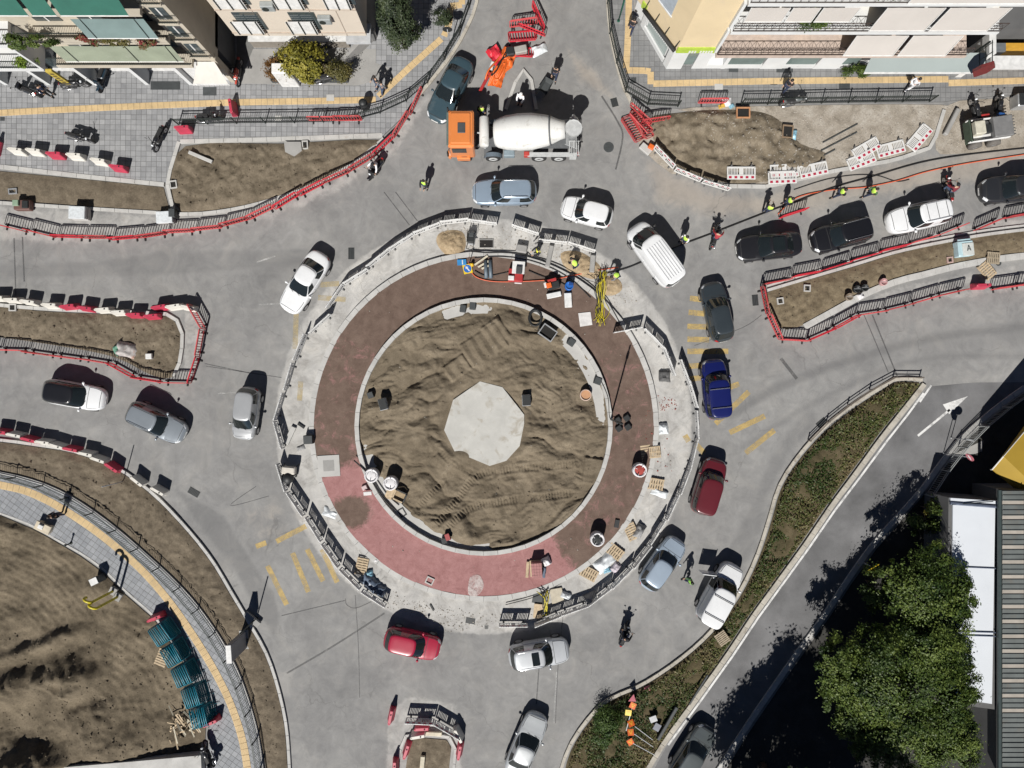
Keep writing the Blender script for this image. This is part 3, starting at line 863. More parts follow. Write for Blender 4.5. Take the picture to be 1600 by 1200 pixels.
def h_sand(U, V):
    r = np.hypot(U - CU, V - CV); an = np.degrees(np.arctan2(V - CV, U - CU)) % 360
    h = .30 + .24 * (1 - (r / 196) ** 2)
    # warped bucket-drag ridges, direction changes by sector
    wu = U + 22 * fbm(U * .012, V * .012, 3, 21); wv = V + 22 * fbm(U * .012, V * .012, 3, 25)
    def ridge(ang, per, seed):
        c, s = math.cos(R(ang)), math.sin(R(ang))
        x = (wu * c + wv * s) / (per * 4.5); y = (-wu * s + wv * c) / per
        return ridged(x, y, 3, seed) - .45
    nw = np.clip((760 - U) / 60, 0, 1) * np.clip((690 - V) / 60, 0, 1)
    ne = np.clip((U - 760) / 60, 0, 1) * np.clip((700 - V) / 60, 0, 1)
    so = np.clip((V - 640) / 60, 0, 1)
    def billow(x, y, seed):
        s, a, t = 0.0, 1.0, 0.0
        for o in range(3):
            s = s + a * np.abs(2 * vnoise(x * 2 ** o, y * 2 ** o, seed + o) - 1); t += a; a *= .45
        return s / t
    def windrow(ang, per, seed, wamp):
        c, s = math.cos(R(ang)), math.sin(R(ang))
        w1 = U + wamp * fbm(U * .010, V * .010, 3, seed + 5); w2 = V + wamp * fbm(U * .010, V * .010, 3, seed + 9)
        x = (w1 * c + w2 * s) / (per * 2.6); y = (-w1 * s + w2 * c) / per
        return billow(x, y, seed) - .38
    inner = 1 - np.clip((r - 186) / 8, 0, 1)
    h += inner * (.78 * nw * windrow(-24, 36, 31, 70) + .74 * ne * windrow(16, 38, 33, 80) + .60 * so * windrow(-10, 34, 35, 70) + .34 * windrow(40, 60, 45, 80))
    h += inner * .13 * nw * ridge(-20, 19, 51) + inner * .12 * ne * ridge(14, 18, 53)
    h += .08 * fbm(U * .05, V * .05, 4, 37) + .035 * fbm(U * .22, V * .22, 3, 39)
    c_, s_ = math.cos(R(-14)), math.sin(R(-14))
    h += inner * .13 * (billow((wu * c_ + wv * s_) / 30, (-wu * s_ + wv * c_) / 13, 58) - .38)
    # dug parallel bucket cuts
    def cuts(cu, cv, ang, la, lb, per, amp):
        c, s = math.cos(R(ang)), math.sin(R(ang))
        x = (U - cu) * c + (V - cv) * s; y = -(U - cu) * s + (V - cv) * c
        m = np.clip((la - np.abs(x)) / 3, 0, 1) * np.clip((lb - np.abs(y)) / 3, 0, 1)
        return m, amp * (np.abs(((x / per) % 1) - .5) * 2 - .5), x, y
    for args in ((757, 540, -32, 34, 22, 15, .10), (775, 520, -35, 18, 20, 12, .09), (715, 575, -35, 20, 15, 18, .10), (925, 735, 8, 16, 22, 10, .05), (640, 690, 35, 24, 22, 26, .12), (690, 725, -35, 22, 18, 22, .09)):
        m, w, x, y = cuts(*args)
        h = h * (1 - .6 * m) + m * (.6 * .55 + w)
    # tyre and track prints with lugs
    for pts, wd in (([(682, 818), (712, 783), (748, 742), (800, 732), (900, 724)], 6), ([(700, 822), (735, 793), (790, 782), (890, 770)], 6), ([(655, 790), (690, 755)], 5), ([(748, 742), (710, 722), (690, 705)], 5)):
        pts = spline(pts, n=6)
        d = seg_dist(U, V, pts)
        acc = 0; best = np.full(U.shape, 1e9); sl = np.zeros(U.shape)
        for (ax, ay), (bx, by) in zip(pts[:-1], pts[1:]):
            l = math.hypot(bx - ax, by - ay)
            t = np.clip(((U - ax) * (bx - ax) + (V - ay) * (by - ay)) / (l * l + 1e-9), 0, 1)
            dd = np.hypot(U - ax - t * (bx - ax), V - ay - t * (by - ay))
            k = dd < best; best = np.where(k, dd, best); sl = np.where(k, acc + t * l, sl); acc += l
        m = np.clip((wd - d) / 1.5, 0, 1)
        h += m * (-.035 + .026 * np.sign(np.sin(sl * 1.35))) + .03 * np.exp(-((d - wd - 2) / 2) ** 2)
    # hollows and spoil
    for cu, cv, ru, rv, dh in ((735, 490, 40, 14, -.32), (905, 515, 46, 22, -.36), (935, 560, 16, 40, -.22), (870, 545, 40, 16, -.22), (916, 622, 26, 20, -.24), (770, 505, 55, 18, .22), (690, 530, 50, 22, .12), (640, 680, 34, 26, .16),
                               (590, 640, 20, 40, -.1), (620, 770, 26, 24, -.12), (700, 745, 40, 18, -.12), (850, 800, 60, 20, .12), (760, 845, 60, 10, .14), (800, 505, 22, 40, .22)):
        h += dh * np.exp(-(((U - cu) / ru) ** 2 + ((V - cv) / rv) ** 2))
    # the fill stops short of the wall on the south-west side
    sw = np.clip(1 - np.abs(an - 128) / 42, 0, 1)
    h -= np.clip((r - 172) / 16, 0, 1) * sw ** .5 * .6
    south = np.clip(1 - np.abs(an - 85) / 40, 0, 1)
    h -= np.clip((r - 184) / 8, 0, 1) * south ** .5 * .16
    # level next to the slab
    h += (.36 - h) * np.clip((72 - r) / 10, 0, 1)
    # the slab's southern corner is half buried
    h += .26 * np.exp(-(((U - 718) / 20) ** 2 + ((V - 712) / 11) ** 2))
    low = ((an > 85) & (an < 172)) | ((an > 250) & (an < 292)) | (an > 312)
    return np.maximum(h, np.where(low, .015, .20))
def build_sand():
    n = 290
    t = np.linspace(-1, 1, n)
    A, B = np.meshgrid(t, t)
    rad = 193.5
    U = CU + rad * A * np.sqrt(1 - B * B / 2); V = CV + rad * B * np.sqrt(1 - A * A / 2)
    h = h_sand(U, V)
    vs = [((u - 800) / S, (600 - v) / S, z) for u, v, z in zip(U.ravel(), V.ravel(), h.ravel())]
    idx = np.arange(n * n).reshape(n, n)
    fs = np.stack([idx[:-1, :-1].ravel(), idx[1:, :-1].ravel(), idx[1:, 1:].ravel(), idx[:-1, 1:].ravel()], 1)
    o = mesh_obj('sand_fill', vs, [tuple(map(int, f)) for f in fs], M_SAND, None, True)
    if o.data.polygons[0].normal.z < 0: o.data.flip_normals()
    tag(o, kind='structure')
build_sand()
M_CONC = mat('pale_concrete', (.40, .395, .38), .85, var=.08, scale=.8, grain=.06, gscale=30, world_pos=True, stain=((.26, .22, .17), .9, .6, .4))
M_CONC2 = mat('grey_concrete', (.28, .275, .265), .85, var=.12, scale=1.0, grain=.1, gscale=30, world_pos=True)
foot = MB()
fo = [W2([p])[0] for p in circ(193, 64)]; fi = [W2([p])[0] for p in circ(176, 64)]
for i in range(64):
    j = (i + 1) % 64
    foot.prism([fo[i], fo[j], fi[j], fi[i]], 0, .17)
tag(foot.obj('wall_footing', M_CONC), kind='structure')
octo = MB()
ov = [Q(u, v, .5).xy for u, v in [(750, 596), (785, 605), (819, 648), (819, 662), (812, 697), (791, 720), (765, 728), (710, 705), (694, 672), (708, 625)]]
octo.prism([tuple(p) for p in ov], .1, .5)
tag(octo.obj('concrete_plinth', mat('plinth_concrete', (.425, .42, .395), .8, var=.11, scale=.9, grain=.09, gscale=24, world_pos=True, stain=((.27, .235, .18), 1.1, .54, .6))), 'pale eight-sided concrete slab in the middle of the sand island', 'slab')
sheet('concrete_patch', [(497, 712), (531, 710), (533, 743), (499, 745)], .235, M_CONC)
sheet('drain_cover', [(506, 719), (523, 718), (524, 735), (507, 736)], .240, M_CONC2)
sheet('concrete_patch', [(903, 490), (922, 488), (925, 508), (906, 511)], .235, mat('white_cement', (.55, .54, .53), .9, world_pos=True))
sheet('cement_spill', spline([(735, 900), (750, 898), (756, 915), (745, 930), (732, 926)], True, 3), .235, m_worn('cement_dust', (.55, .5, .48), .55))

# ---- ground beneath the trees, on the south-east side
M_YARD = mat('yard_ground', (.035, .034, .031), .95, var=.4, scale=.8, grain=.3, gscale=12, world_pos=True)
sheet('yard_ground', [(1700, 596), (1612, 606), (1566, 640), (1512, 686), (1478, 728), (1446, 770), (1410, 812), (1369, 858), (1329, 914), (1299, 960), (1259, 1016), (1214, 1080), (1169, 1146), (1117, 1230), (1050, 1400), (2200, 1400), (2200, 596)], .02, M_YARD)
# ================================================================== VEHICLES
M_GLASS = mat('vehicle_glass', (.012, .016, .017), .06, var=.1, spec=.6, coat=.4)
M_TYRE = mat('tyre_rubber', (.022, .022, .023), .85)
M_RIM = mat('alloy_rim', (.45, .45, .46), .35, metal=.7)
M_TRIM = mat('black_plastic_trim', (.025, .025, .026), .6)
M_LAMP = mat('headlamp_lens', (.62, .64, .66), .1, coat=.6)
M_TAIL = mat('tail_lamp_lens', (.40, .012, .012), .2, coat=.5)
M_CHROME = mat('bright_metal', (.65, .65, .66), .25, metal=.9)
M_PLATE = mat('number_plate_white', (.7, .7, .68), .5)

def paint(name, col, rough=.32, metal=.0, coat=.7):
    return mat(name, col, rough, metal, var=.06, scale=.7, coat=coat, grain=.03, gscale=8)

PROFILE = [(0.0, 0.0, 0), (.82, 0.0, 0), (.965, .10, 0), (1.0, .45, 0), (.995, .72, 0), (.955, .90, 0), (.86, .975, 0), (.55, 1.0, .012), (0.0, 1.0, .03)]
CAR_KINDS = {
    #         L    W     H     belt  hood  tail  xbf   xrf   xrr   xbr  wb_base wr_roof nose
    'hatch': (4.0, 1.74, 1.47, .93, .86, .90, .235, .075, -.375, -.475, .90, .70),
    'sedan': (4.55, 1.79, 1.44, .92, .84, .95, .205, .035, -.215, -.365, .90, .68),
    'wagon': (4.45, 1.78, 1.48, .93, .86, .92, .215, .06, -.40, -.485, .90, .70),
    'suv': (4.4, 1.83, 1.66, 1.02, .97, 1.0, .225, .085, -.395, -.475, .91, .72),
    'van': (4.95, 1.92, 1.95, 1.08, 1.0, 1.08, .385, .215, -.475, -.492, .95, .82),
    'mini': (3.65, 1.62, 1.62, .98, .93, .96, .30, .12, -.40, -.48, .92, .74),
    'boxy': (4.15, 1.75, 1.75, 1.05, 1.0, 1.05, .265, .15, -.455, -.488, .93, .80),
    'pvan': (4.5, 1.82, 1.9, 1.08, 1.02, 1.08, .25, .125, -.475, -.49, .95, .84),
}
def build_car(kind, loc, deg, paint_m, label, cat='car', group=None, L=None, W=None, roof_m=None, rails=None, sunroof=False, bars=0, rim=None, glass_roof=False, ribs=0, fabric=None, hoodline=True, plate=True):
    l0, w0, H, belt, hood, tail, xbf, xrf, xrr, xbr, wbk, wrk = CAR_KINDS[kind]
    L = L or l0; W = W or w0
    t = thing(('van' if kind in ('van', 'pvan') else 'car'), label, cat, loc, R(deg), group)
    zb = .24
    def hw(u):
        a = abs(u)
        k = (1 - min(a, .999) ** 7) ** (1 / 2.6)
        return W / 2 * k * (1 - (.05 if u > 0 else .03) * a ** 2)
    def zt(u):
        x = u / 2  # fraction of length from the centre
        if x > xbf: z = hood + (belt - hood) * max(0, 1 - (x - xbf) / .12) * .6 - (.10 if kind != 'van' else .2) * ((x - xbf) / (.5 - xbf)) ** 2
        elif x < xbr: z = tail - .03 * ((xbr - x) / (.5 + xbr + 1e-6))
        else: z = belt + (tail - belt) * max(0, (xbf - x) / (xbf - xbr)) ** 2
        e = max(0, (abs(u) - .90) / .1)
        return z - (.26 if u > 0 else .20) * e ** 2.2
    def bp(u, k):
        """k in 0..8 across the half section (8 = centre line on top)"""
        i = min(int(k), 7); f = k - i
        a, b = PROFILE[i], PROFILE[i + 1]
        q = [a[j] + (b[j] - a[j]) * f for j in range(3)]
        top = zt(u); e = max(0, (abs(u) - .93) / .07)
        z0 = zb + .10 * e
        return (u * L / 2, q[0] * hw(u), z0 + (top - z0) * q[1] + q[2])
    us = [-.998, -.985, -.96, -.92, -.87, -.8, -.7, -.6, -.5, -.4, -.3, -.2, -.1, 0, .1, .2, .3, .4, .5, .6, .68, .76, .83, .88, .92, .955, .98, .997]
    ks = list(range(9))
    body = MB(); vs = []; n = 17 - 1
    for u in us:
        ring = [bp(u, k) for k in ks] + [(x, -y, z) for x, y, z in [bp(u, k) for k in ks[-2:0:-1]]]
        vs += ring
    n = 16
    fs = [(i * n + k, (i + 1) * n + k, (i + 1) * n + (k + 1) % n, i * n + (k + 1) % n) for i in range(len(us) - 1) for k in range(n)]
    fs += [tuple(range(n)), tuple(range((len(us) - 1) * n + n - 1, (len(us) - 1) * n - 1, -1))]
    body.add(vs, fs)
    body.obj('body', paint_m, t, True)
    def patch(name, m, u0, u1, k0, k1, off=.004, nu=4, nk=3, both=True):
        b = MB()
        for sgn in ((1, -1) if both else (1,)):
            g = []
            for i in range(nu + 1):
                u = u0 + (u1 - u0) * i / nu
                for k in range(nk + 1):
                    kk = k0 + (k1 - k0) * k / nk
                    x, y, z = bp(u, kk)
                    o = off
                    g.append((x + (o if u > .8 else -o if u < -.8 else 0), sgn * (y + o * (kk < 7)), z + o * (kk > 4.5)))
            f = []
            for i in range(nu):
                for k in range(nk):
                    a = i * (nk + 1) + k
                    q = (a, a + nk + 1, a + nk + 2, a + 1)
                    f.append(q if sgn > 0 else q[::-1])
            c = MB(); c.add(g, f); c.obj(name, m, t, True)
    patch('headlight', M_LAMP, .84, .955, 4.1, 6.2)
    patch('tail_light', M_TAIL, -.97, -.90, 3.6, 6.0)
    if hoodline and kind != 'van':
        g = []
        for i in range(7):
            u = xbf * 2 + .05 + (.825 - xbf * 2) * i / 6
            row = [bp(u, 6.1 + 1.9 * k / 4) for k in range(5)]
            g += [(x, y, z + .006) for x, y, z in row] + [(x, -y, z + .006) for x, y, z in row[-2::-1]]
        s_ = []
        for i in range(7):
            u = xbf * 2 + .035 + (.855 - xbf * 2) * i / 6
            row = [bp(u, 5.95 + 2.05 * k / 4) for k in range(5)]
            s_ += [(x, y, z + .003) for x, y, z in row] + [(x, -y, z + .003) for x, y, z in row[-2::-1]]
        c = MB(); c.add(s_, [(i * 9 + k, i * 9 + 9 + k, i * 9 + 10 + k, i * 9 + k + 1) for i in range(6) for k in range(8)]); c.obj('hood_gap', M_TRIM, t, True)
        c = MB(); c.add(g, [(i * 9 + k, i * 9 + 9 + k, i * 9 + 10 + k, i * 9 + k + 1) for i in range(6) for k in range(8)]); c.obj('hood', paint_m, t, True)
    patch('door_gap', M_TRIM, -.50, .48, 2.3, 5.1, .002, 8, 3)
    patch('door_panel', paint_m, -.48, .01, 2.4, 5.0, .004, 6, 3); patch('door_panel', paint_m, .03, .46, 2.4, 5.0, .004, 6, 3)
    # cabin
    def ring(tt, th, o=0.0):
        s = tt
        x0 = (xbr + (xrr - xbr) * s) * L; x1 = (xbf + (xrf - xbf) * s) * L
        wy = W / 2 * (wbk + (wrk - wbk) * s) + .035 * math.sin(PI * s) * (1 - s * .3)
        z = belt - .03 + (H - .05 - belt + .03) * s
        cx, ax = (x0 + x1) / 2, (x1 - x0) / 2
        c, sn = math.cos(th), math.sin(th)
        e = .36
        x = cx + (ax + o) * math.copysign(abs(c) ** e, c); y = (wy + o) * math.copysign(abs(sn) ** e, sn)
        # plan curvature of front and rear screens
        x -= .10 * (y / wy) ** 2 * (1 if c > 0 else -.6) * abs(c) ** .3
        return (x, y, z + (o * .7))
    ths = [2 * PI * i / 40 for i in range(40)]
    cab = MB(); vs = []
    T = [0, .2, .4, .6, .8, .93, 1.0]
    for s in T: vs += [ring(s, a) for a in ths]
    for sc_, dz in ((.965, .022), (.85, .038), (.6, .046), (.3, .05)):
        for a in ths:
            x, y, z = ring(1.0, a); cx = (xrf + xrr) / 2 * L
            vs.append((cx + (x - cx) * (sc_ ** .6 if sc_ > .8 else sc_), y * sc_, z + dz))
    rows = len(T) + 4
    fs = [(i * 40 + k, i * 40 + (k + 1) % 40, (i + 1) * 40 + (k + 1) % 40, (i + 1) * 40 + k) for i in range(rows - 1) for k in range(40)]
    fs.append(tuple(range((rows - 1) * 40, rows * 40)))
    cab.add(vs, fs); cab.obj('cabin', roof_m or paint_m, t, True)
    def glass(name, a0, a1, t0, t1, na=8, nt_=4):
        b = MB(); g = []
        for i in range(nt_ + 1):
            for k in range(na + 1):
                g.append(ring(t0 + (t1 - t0) * i / nt_, R(a0 + (a1 - a0) * k / na), .007))
        f = [(i * (na + 1) + k, i * (na + 1) + k + 1, (i + 1) * (na + 1) + k + 1, (i + 1) * (na + 1) + k) for i in range(nt_) for k in range(na)]
        b.add(g, f); b.obj(name, M_GLASS, t, True)
    glass('windshield', -42, 42, .05, .95, 12)
    if kind not in ('van',) or True: glass('rear_window', 139, 221, .16 if kind != 'sedan' else .04, .90, 12)
    for sg in (1, -1):
        if kind in ('van', 'pvan'):
            glass('side_window', *sorted((sg * 46, sg * (62 if kind == 'van' else 74))), .12, .82, 4)
        else:
            glass('side_window', *sorted((sg * 49, sg * 88)), .12, .88)
            glass('side_window', *sorted((sg * 92, sg * 132)), .12, .88)
    # wheels
    r = .31 if kind != 'suv' else .35
    for x in (L * .305, -L * .30):
        for sg in (1, -1):
            y = sg * (W / 2 - .095)
            w = MB(); w.lathe([(r * .62, -.10), (r * .96, -.105), (r, -.07), (r, .07), (r * .96, .105), (r * .62, .10)], (0, 0, 0), 'y', 18)
            wo = w.obj('wheel', M_TYRE, t, True); wo.location = (x, y, r)
            q = MB(); q.lathe([(r * .66, -.108), (r * .6, -.112), (r * .2, -.09), (r * .2, .09), (r * .6, .112), (r * .66, .108)], (0, 0, 0), 'y', 12)
            q.obj('rim', rim or M_RIM, wo)
    for sg in (1, -1):
        b = MB(); b.ball((xbf * L - .32, sg * (W / 2 + .07), belt + .07), (.09, .11, .075)); b.box((xbf * L - .30, sg * (W / 2 - .03), belt + .03), (.06, .12, .04))
        b.obj('mirror', M_TRIM if kind in ('van',) else paint_m, t, True)
    if plate:
        for x in (L / 2 - .02, -L / 2 + .01):
            b = MB(); b.box((x, 0, .5), (.03, .5, .11)); b.obj('number_plate', M_PLATE, t)
    cxr = (xrf + xrr) / 2 * L; lr = (xrf - xrr) * L
    if rails:
        for sg in (1, -1):
            y = sg * W / 2 * wrk * .88
            b = MB(); b.tube([(cxr + lr * .42, y, H + .0), (cxr + lr * .36, y, H + .055), (cxr - lr * .36, y, H + .055), (cxr - lr * .42, y, H)], .018, 6)
            b.obj('roof_rail', rails, t, True)
    for i in range(bars):
        x = cxr + lr * (.26 - .5 * i / max(1, bars - 1))
        b = MB(); b.box((x, 0, H + .07), (.05, W * wrk * .94, .03), ch=.008)
        for sg in (1, -1): b.box((x, sg * W * wrk * .44, H + .02), (.05, .05, .09))
        b.obj('roof_bar', M_CHROME, t)
    if sunroof:
        b = MB(); b.box((cxr + lr * .20, 0, H + .047), (lr * .24, W * .46, .012), ch=.004); b.obj('sunroof', M_GLASS, t)
    if glass_roof:
        b = MB(); b.box((cxr + lr * .02, 0, H + .045), (lr * .70, W * .5, .014), ch=.005); b.obj('glass_roof', M_GLASS, t)
    for i in range(ribs):
        x = cxr + lr * (.30 - .62 * i / max(1, ribs - 1))
        b = MB(); b.box((x, 0, H + .047), (.025, W * wrk * .82, .010)); b.obj('roof_seam', M_TRIM if kind == 'suv' else paint_m, t)
    if kind == 'van':
        for i in range(7):
            y = (-.5 + i / 6) * W * .62
            b = MB(); b.box((cxr - .1, y, H + .045), (lr * .74, .05, .012), ch=.004); b.obj('roof_rib', paint_m, t)
    # wipers
    for y in (.28, -.22):
        b = MB(); b.tube([(xbf * L + .0, y, belt + .02), (xbf * L - .16, y - .42, belt + .1)], .012, 4); b.obj('wiper', M_TRIM, t)
    return t

WHITE = paint('white_car_paint', (.66, .67, .68))
CARS = [
    ('sedan', (703, 140), 243, paint('dark_teal_car_paint', (.035, .062, .078)), 'dark teal blue saloon car waiting beside the cement mixer cab', dict(L=4.75)),
    ('wagon', (788, 300), 181, paint('pale_blue_grey_car_paint', (.27, .34, .42), .3, .3), 'blue grey estate car with roof rails passing below the cement mixer', dict(rails=M_CHROME)),
    ('hatch', (917, 331), 165, WHITE, 'small white hatchback right of the blue grey estate car, north of the island', dict(L=3.6, W=1.68)),
    ('van', (1023, 398), 126, WHITE, 'white windowless delivery van with a ribbed roof', dict()),
    ('sedan', (1202, 385), 186, paint('black_car_paint', (.012, .012, .014)), 'black car with a dark glass roof at the head of the queue', dict(L=4.5, glass_roof=True)),
    ('suv', (1315, 367), 195, paint('black_suv_paint', (.009, .009, .011)), 'black SUV with silver roof rails, between the glass roofed black car and the white SUV', dict(rails=M_CHROME, L=4.3)),
    ('suv', (1436, 338), 193, WHITE, 'white SUV with dark roof seams queueing behind the black SUV', dict(rails=M_CHROME, ribs=3, L=4.45)),
    ('suv', (1582, 295), 184, paint('charcoal_black_car_paint', (.02, .021, .024)), 'black car cut by the east edge, behind the white SUV in the queue', dict(L=4.4)),
    ('hatch', (1121, 487), 103, paint('dark_slate_car_paint', (.028, .036, .042)), 'dark slate hatchback with red tail lights driving past the open end of the white barriers', dict(L=4.2, sunroof=False)),
    ('boxy', (1118, 608), 96, paint('deep_blue_car_paint', (.006, .010, .085)), 'deep blue car with two bright roof bars', dict(bars=2, L=4.2)),
    ('boxy', (1107, 760), 73, paint('maroon_car_paint', (.10, .012, .018)), 'maroon boxy car with a long plain roof east of the island', dict(L=4.0)),
    ('hatch', (1035, 881), 55, paint('ice_blue_car_paint', (.33, .40, .48), .3, .25), 'ice blue hatchback turning beside the stacked pallets', dict(L=4.1)),
    ('pvan', (1124, 927), 61, WHITE, 'white panel van with two dark roof bars and its driver door open', dict(bars=2, L=4.5)),
    ('suv', (842, 1021), 9, paint('silver_car_paint', (.50, .52, .54), .3, .3), 'silver SUV with an open sunroof and roof rails south of the island', dict(rails=M_CHROME, sunroof=True, L=4.2)),
    ('hatch', (644, 1006), -13, paint('cherry_red_car_paint', (.33, .012, .04)), 'cherry red hatchback south of the island', dict(L=3.95)),
    ('sedan', (822, 1164), 67, paint('light_silver_car_paint', (.47, .49, .50), .3, .3), 'light silver saloon driving up from the south edge', dict(L=4.6)),
    ('hatch', (1082, 1178), 57, paint('gunmetal_car_paint', (.10, .115, .12), .3, .3), 'gunmetal grey car on the dark slip road', dict(L=4.3)),
    ('sedan', (476, 441), 237.5, WHITE, 'white saloon car north west of the island with a black shadow', dict(L=4.7)),
    ('mini', (385, 646), 262, paint('grey_silver_car_paint', (.40, .41, .42), .3, .3), 'small grey silver minivan heading down the picture west of the island', dict()),
    ('wagon', (244, 660), -25, paint('steel_car_paint', (.28, .31, .34), .3, .4), 'steel grey estate car behind the white car with black roof', dict(L=4.25, rails=M_TRIM)),
    ('hatch', (115, 617), -10, paint('pearl_white_car_paint', (.68, .69, .70)), 'white car with a black roof on the west road', dict(L=4.35, roof_m=paint('black_roof_paint', (.01, .01, .012)))),
]
for kind, (u, v), deg, pm, lab, kw in CARS:
    p = Q(u, v, .7); p.z = 0
    c = build_car(kind, p, deg, pm, lab, 'van' if kind in ('van', 'pvan') else 'car', **kw)
    if kind == 'pvan':
        for ch in c.children:
            if ch.name.startswith('roof_bar'): ch.data.materials.clear(); ch.data.materials.append(M_TRIM)
        b = MB(); b.box((0, .52, .72), (.07, 1.04, .74), ch=.02); b.box((0, .52, 1.42), (.05, 1.0, .06)); b.box((0, 1.0, 1.25), (.05, .07, .4)); b.box((0, .06, 1.25), (.05, .07, .4))
        d = b.obj('open_door', pm, c); d.location = (1.05, .93, 0); d.rotation_euler = (0, 0, R(22))
        b = MB(); b.box((0, .52, 1.25), (.02, .86, .34)); b.obj('door_window', M_GLASS, d)
        b = MB(); b.box((.62, .93, 1.12), (.85, .03, .9)); b.obj('door_opening', mat('dark_interior', (.012, .012, .012), .8), c)

# ---- cement mixer truck, cab to the west
def build_mixer():
    p = Q(806, 213, 1.5); p.z = 0
    t = thing('cement_mixer_truck', 'cement mixer truck with an orange cab and white drum', 'truck', p, PI)
    M_OR = paint('orange_cab_paint', (.62, .20, .055)); M_DR = mat('white_drum', (.62, .62, .60), .45, var=.05, scale=1.2, stain=((.36, .34, .30), 1.6, .54, .55), grain=.06, gscale=14)
    M_CH = mat('grey_chassis', (.10, .105, .11), .7); M_GR = mat('light_grey_steel', (.42, .43, .43), .55)
    # local +x = forward; overall 9 m
    def lof(z0, z1, x0, x1, w, taper):
        b = MB(); b.box(((x0 + x1) / 2, 0, (z0 + z1) / 2), (x1 - x0, w, z1 - z0), ch=.12); return b
    cab = lof(.75, 2.95, 2.75, 4.45, 2.42, 0)
    cab.box((3.62, 0, 2.98), (1.3, 2.0, .12), ch=.05)
    cab.obj('cab', M_OR, t)
    b = MB(); b.box((4.46, 0, 2.25), (.06, 2.1, .95), ch=.02); b.obj('windshield', M_GLASS, t)
    for sg in (1, -1):
        b = MB(); b.box((3.75, sg * 1.22, 2.25), (.95, .05, .75), ch=.015); b.obj('side_window', M_GLASS, t)
        b = MB(); b.tube([(4.3, sg * 1.2, 2.75), (4.52, sg * 1.45, 2.7), (4.5, sg * 1.45, 2.0)], .025, 5); b.box((4.5, sg * 1.45, 2.3), (.1, .22, .55), ch=.03); b.obj('mirror', M_TRIM, t)
        b = MB(); b.box((4.47, sg * .95, 1.0), (.05, .34, .2), ch=.015); b.obj('headlight', M_LAMP, t)
        b = MB(); b.box((3.55, sg * 1.25, .72), (.9, .18, .5), ch=.05); b.obj('cab_step', M_OR, t)
    b = MB(); b.box((4.50, 0, .72), (.22, 2.44, .46), ch=.06); b.obj('bumper', M_OR, t)
    b = MB(); b.box((3.55, 0, 3.06), (.5, .68, .06), ch=.025); b.obj('roof_hatch', mat('hatch_dark_grey', (.06, .065, .07), .5), t)
    b = MB(); b.box((4.46, 0, 2.83), (.16, 2.2, .1), ch=.03); b.obj('sun_visor', mat('visor_green_grey', (.10, .13, .12), .5), t)
    ch = MB()
    for sg in (1, -1): ch.box((-.4, sg * .42, .92), (7.8, .12, .28))
    for x in (2.2, 1.0, -.5, -2.0, -3.6, -4.2): ch.box((x, 0, .9), (.12, .8, .2))
    ch.box((1.9, 0, .9), (.5, 2.3, .12)); ch.box((.5, 0, 1.05), (2.6, 1.0, .2)); ch.box((-2.8, 0, 1.1), (2.6, 1.3, .2))
    ch.obj('chassis', M_CH, t)
    # water tank behind the cab
    b = MB(); b.lathe([(.02, -1.0), (.26, -.98), (.32, -.9), (.32, .9), (.26, .98), (.02, 1.0)], (2.1, 0, 2.35), 'y', 16); b.obj('water_tank', M_DR, t, True)
    b = MB()
    for sg in (1, -1): b.box((2.1, sg * .6, 1.55), (.14, .1, 1.2))
    b.tube([(2.3, .1, 2.4), (2.55, .1, 2.45)], .05, 6); b.tube([(2.1, -.95, 2.3), (1.95, -1.05, 1.6), (1.7, -1.0, 1.2)], .03, 5)
    b.obj('tank_bracket', M_GR, t)
    # drum: tilted, high at the rear
    dr = MB()
    prof = [(.30, -2.72), (.55, -2.70), (.62, -2.4), (.86, -1.85), (.98, -1.5), (1.16, -.5), (1.17, .35), (1.08, 1.2), (.92, 1.75), (.80, 1.95), (.25, 2.02)]
    dr.lathe(prof, (0, 0, 0), 'x', 28)
    d = dr.obj('drum', M_DR, t, True); d.location = (-.55, 0, 2.32); d.rotation_euler = (0, R(9), 0)
    rg = MB(); rg.lathe([(.90, -1.80), (.96, -1.79), (.96, -1.70), (.93, -1.69)], (0, 0, 0), 'x', 28); rg.obj('roller_ring', M_CH, d, True)
    # discharge hopper, chute and ladder
    b = MB(); b.lathe([(.25, 0), (.34, .3), (.55, .75), (.58, .78), (.5, .76)], (-3.75, 0, 2.2), 'z', 12); b.obj('hopper', M_GR, t)
    b = MB(); pts = [(-3.85, -.2, 2.0), (-4.05, -.55, 1.75), (-4.1, -.95, 1.6), (-3.85, -1.3, 1.5)]
    b.tube(pts, [.22, .2, .19, .17], 8); b.obj('chute', M_DR, t, True)
    b = MB()
    for k in range(9): b.box((-3.3 - .09 * k, .55, 2.75 - .22 * k * .4), (.03, .9, .03))
    for y in (.12, .98): b.tube([(-3.2, y, 2.8), (-4.1, y, 1.9)], .02, 4)
    b.obj('ladder', M_GR, t)
    b = MB()
    for k in range(6): b.box((-3.62 - .12 * k, .75, 1.42), (.05, .95, .03))
    for y in (.3, 1.22): b.box((-3.92, y, 1.42), (.75, .04, .05))
    for k in range(3): b.box((-3.9, 1.1, 1.1 - .25 * k), (.45, .35, .03))
    b.obj('walkway_grating', M_GR, t)
    b = MB(); b.box((-4.2, 0, .75), (.12, 2.3, .22)); b.obj('rear_bumper', M_CH, t)
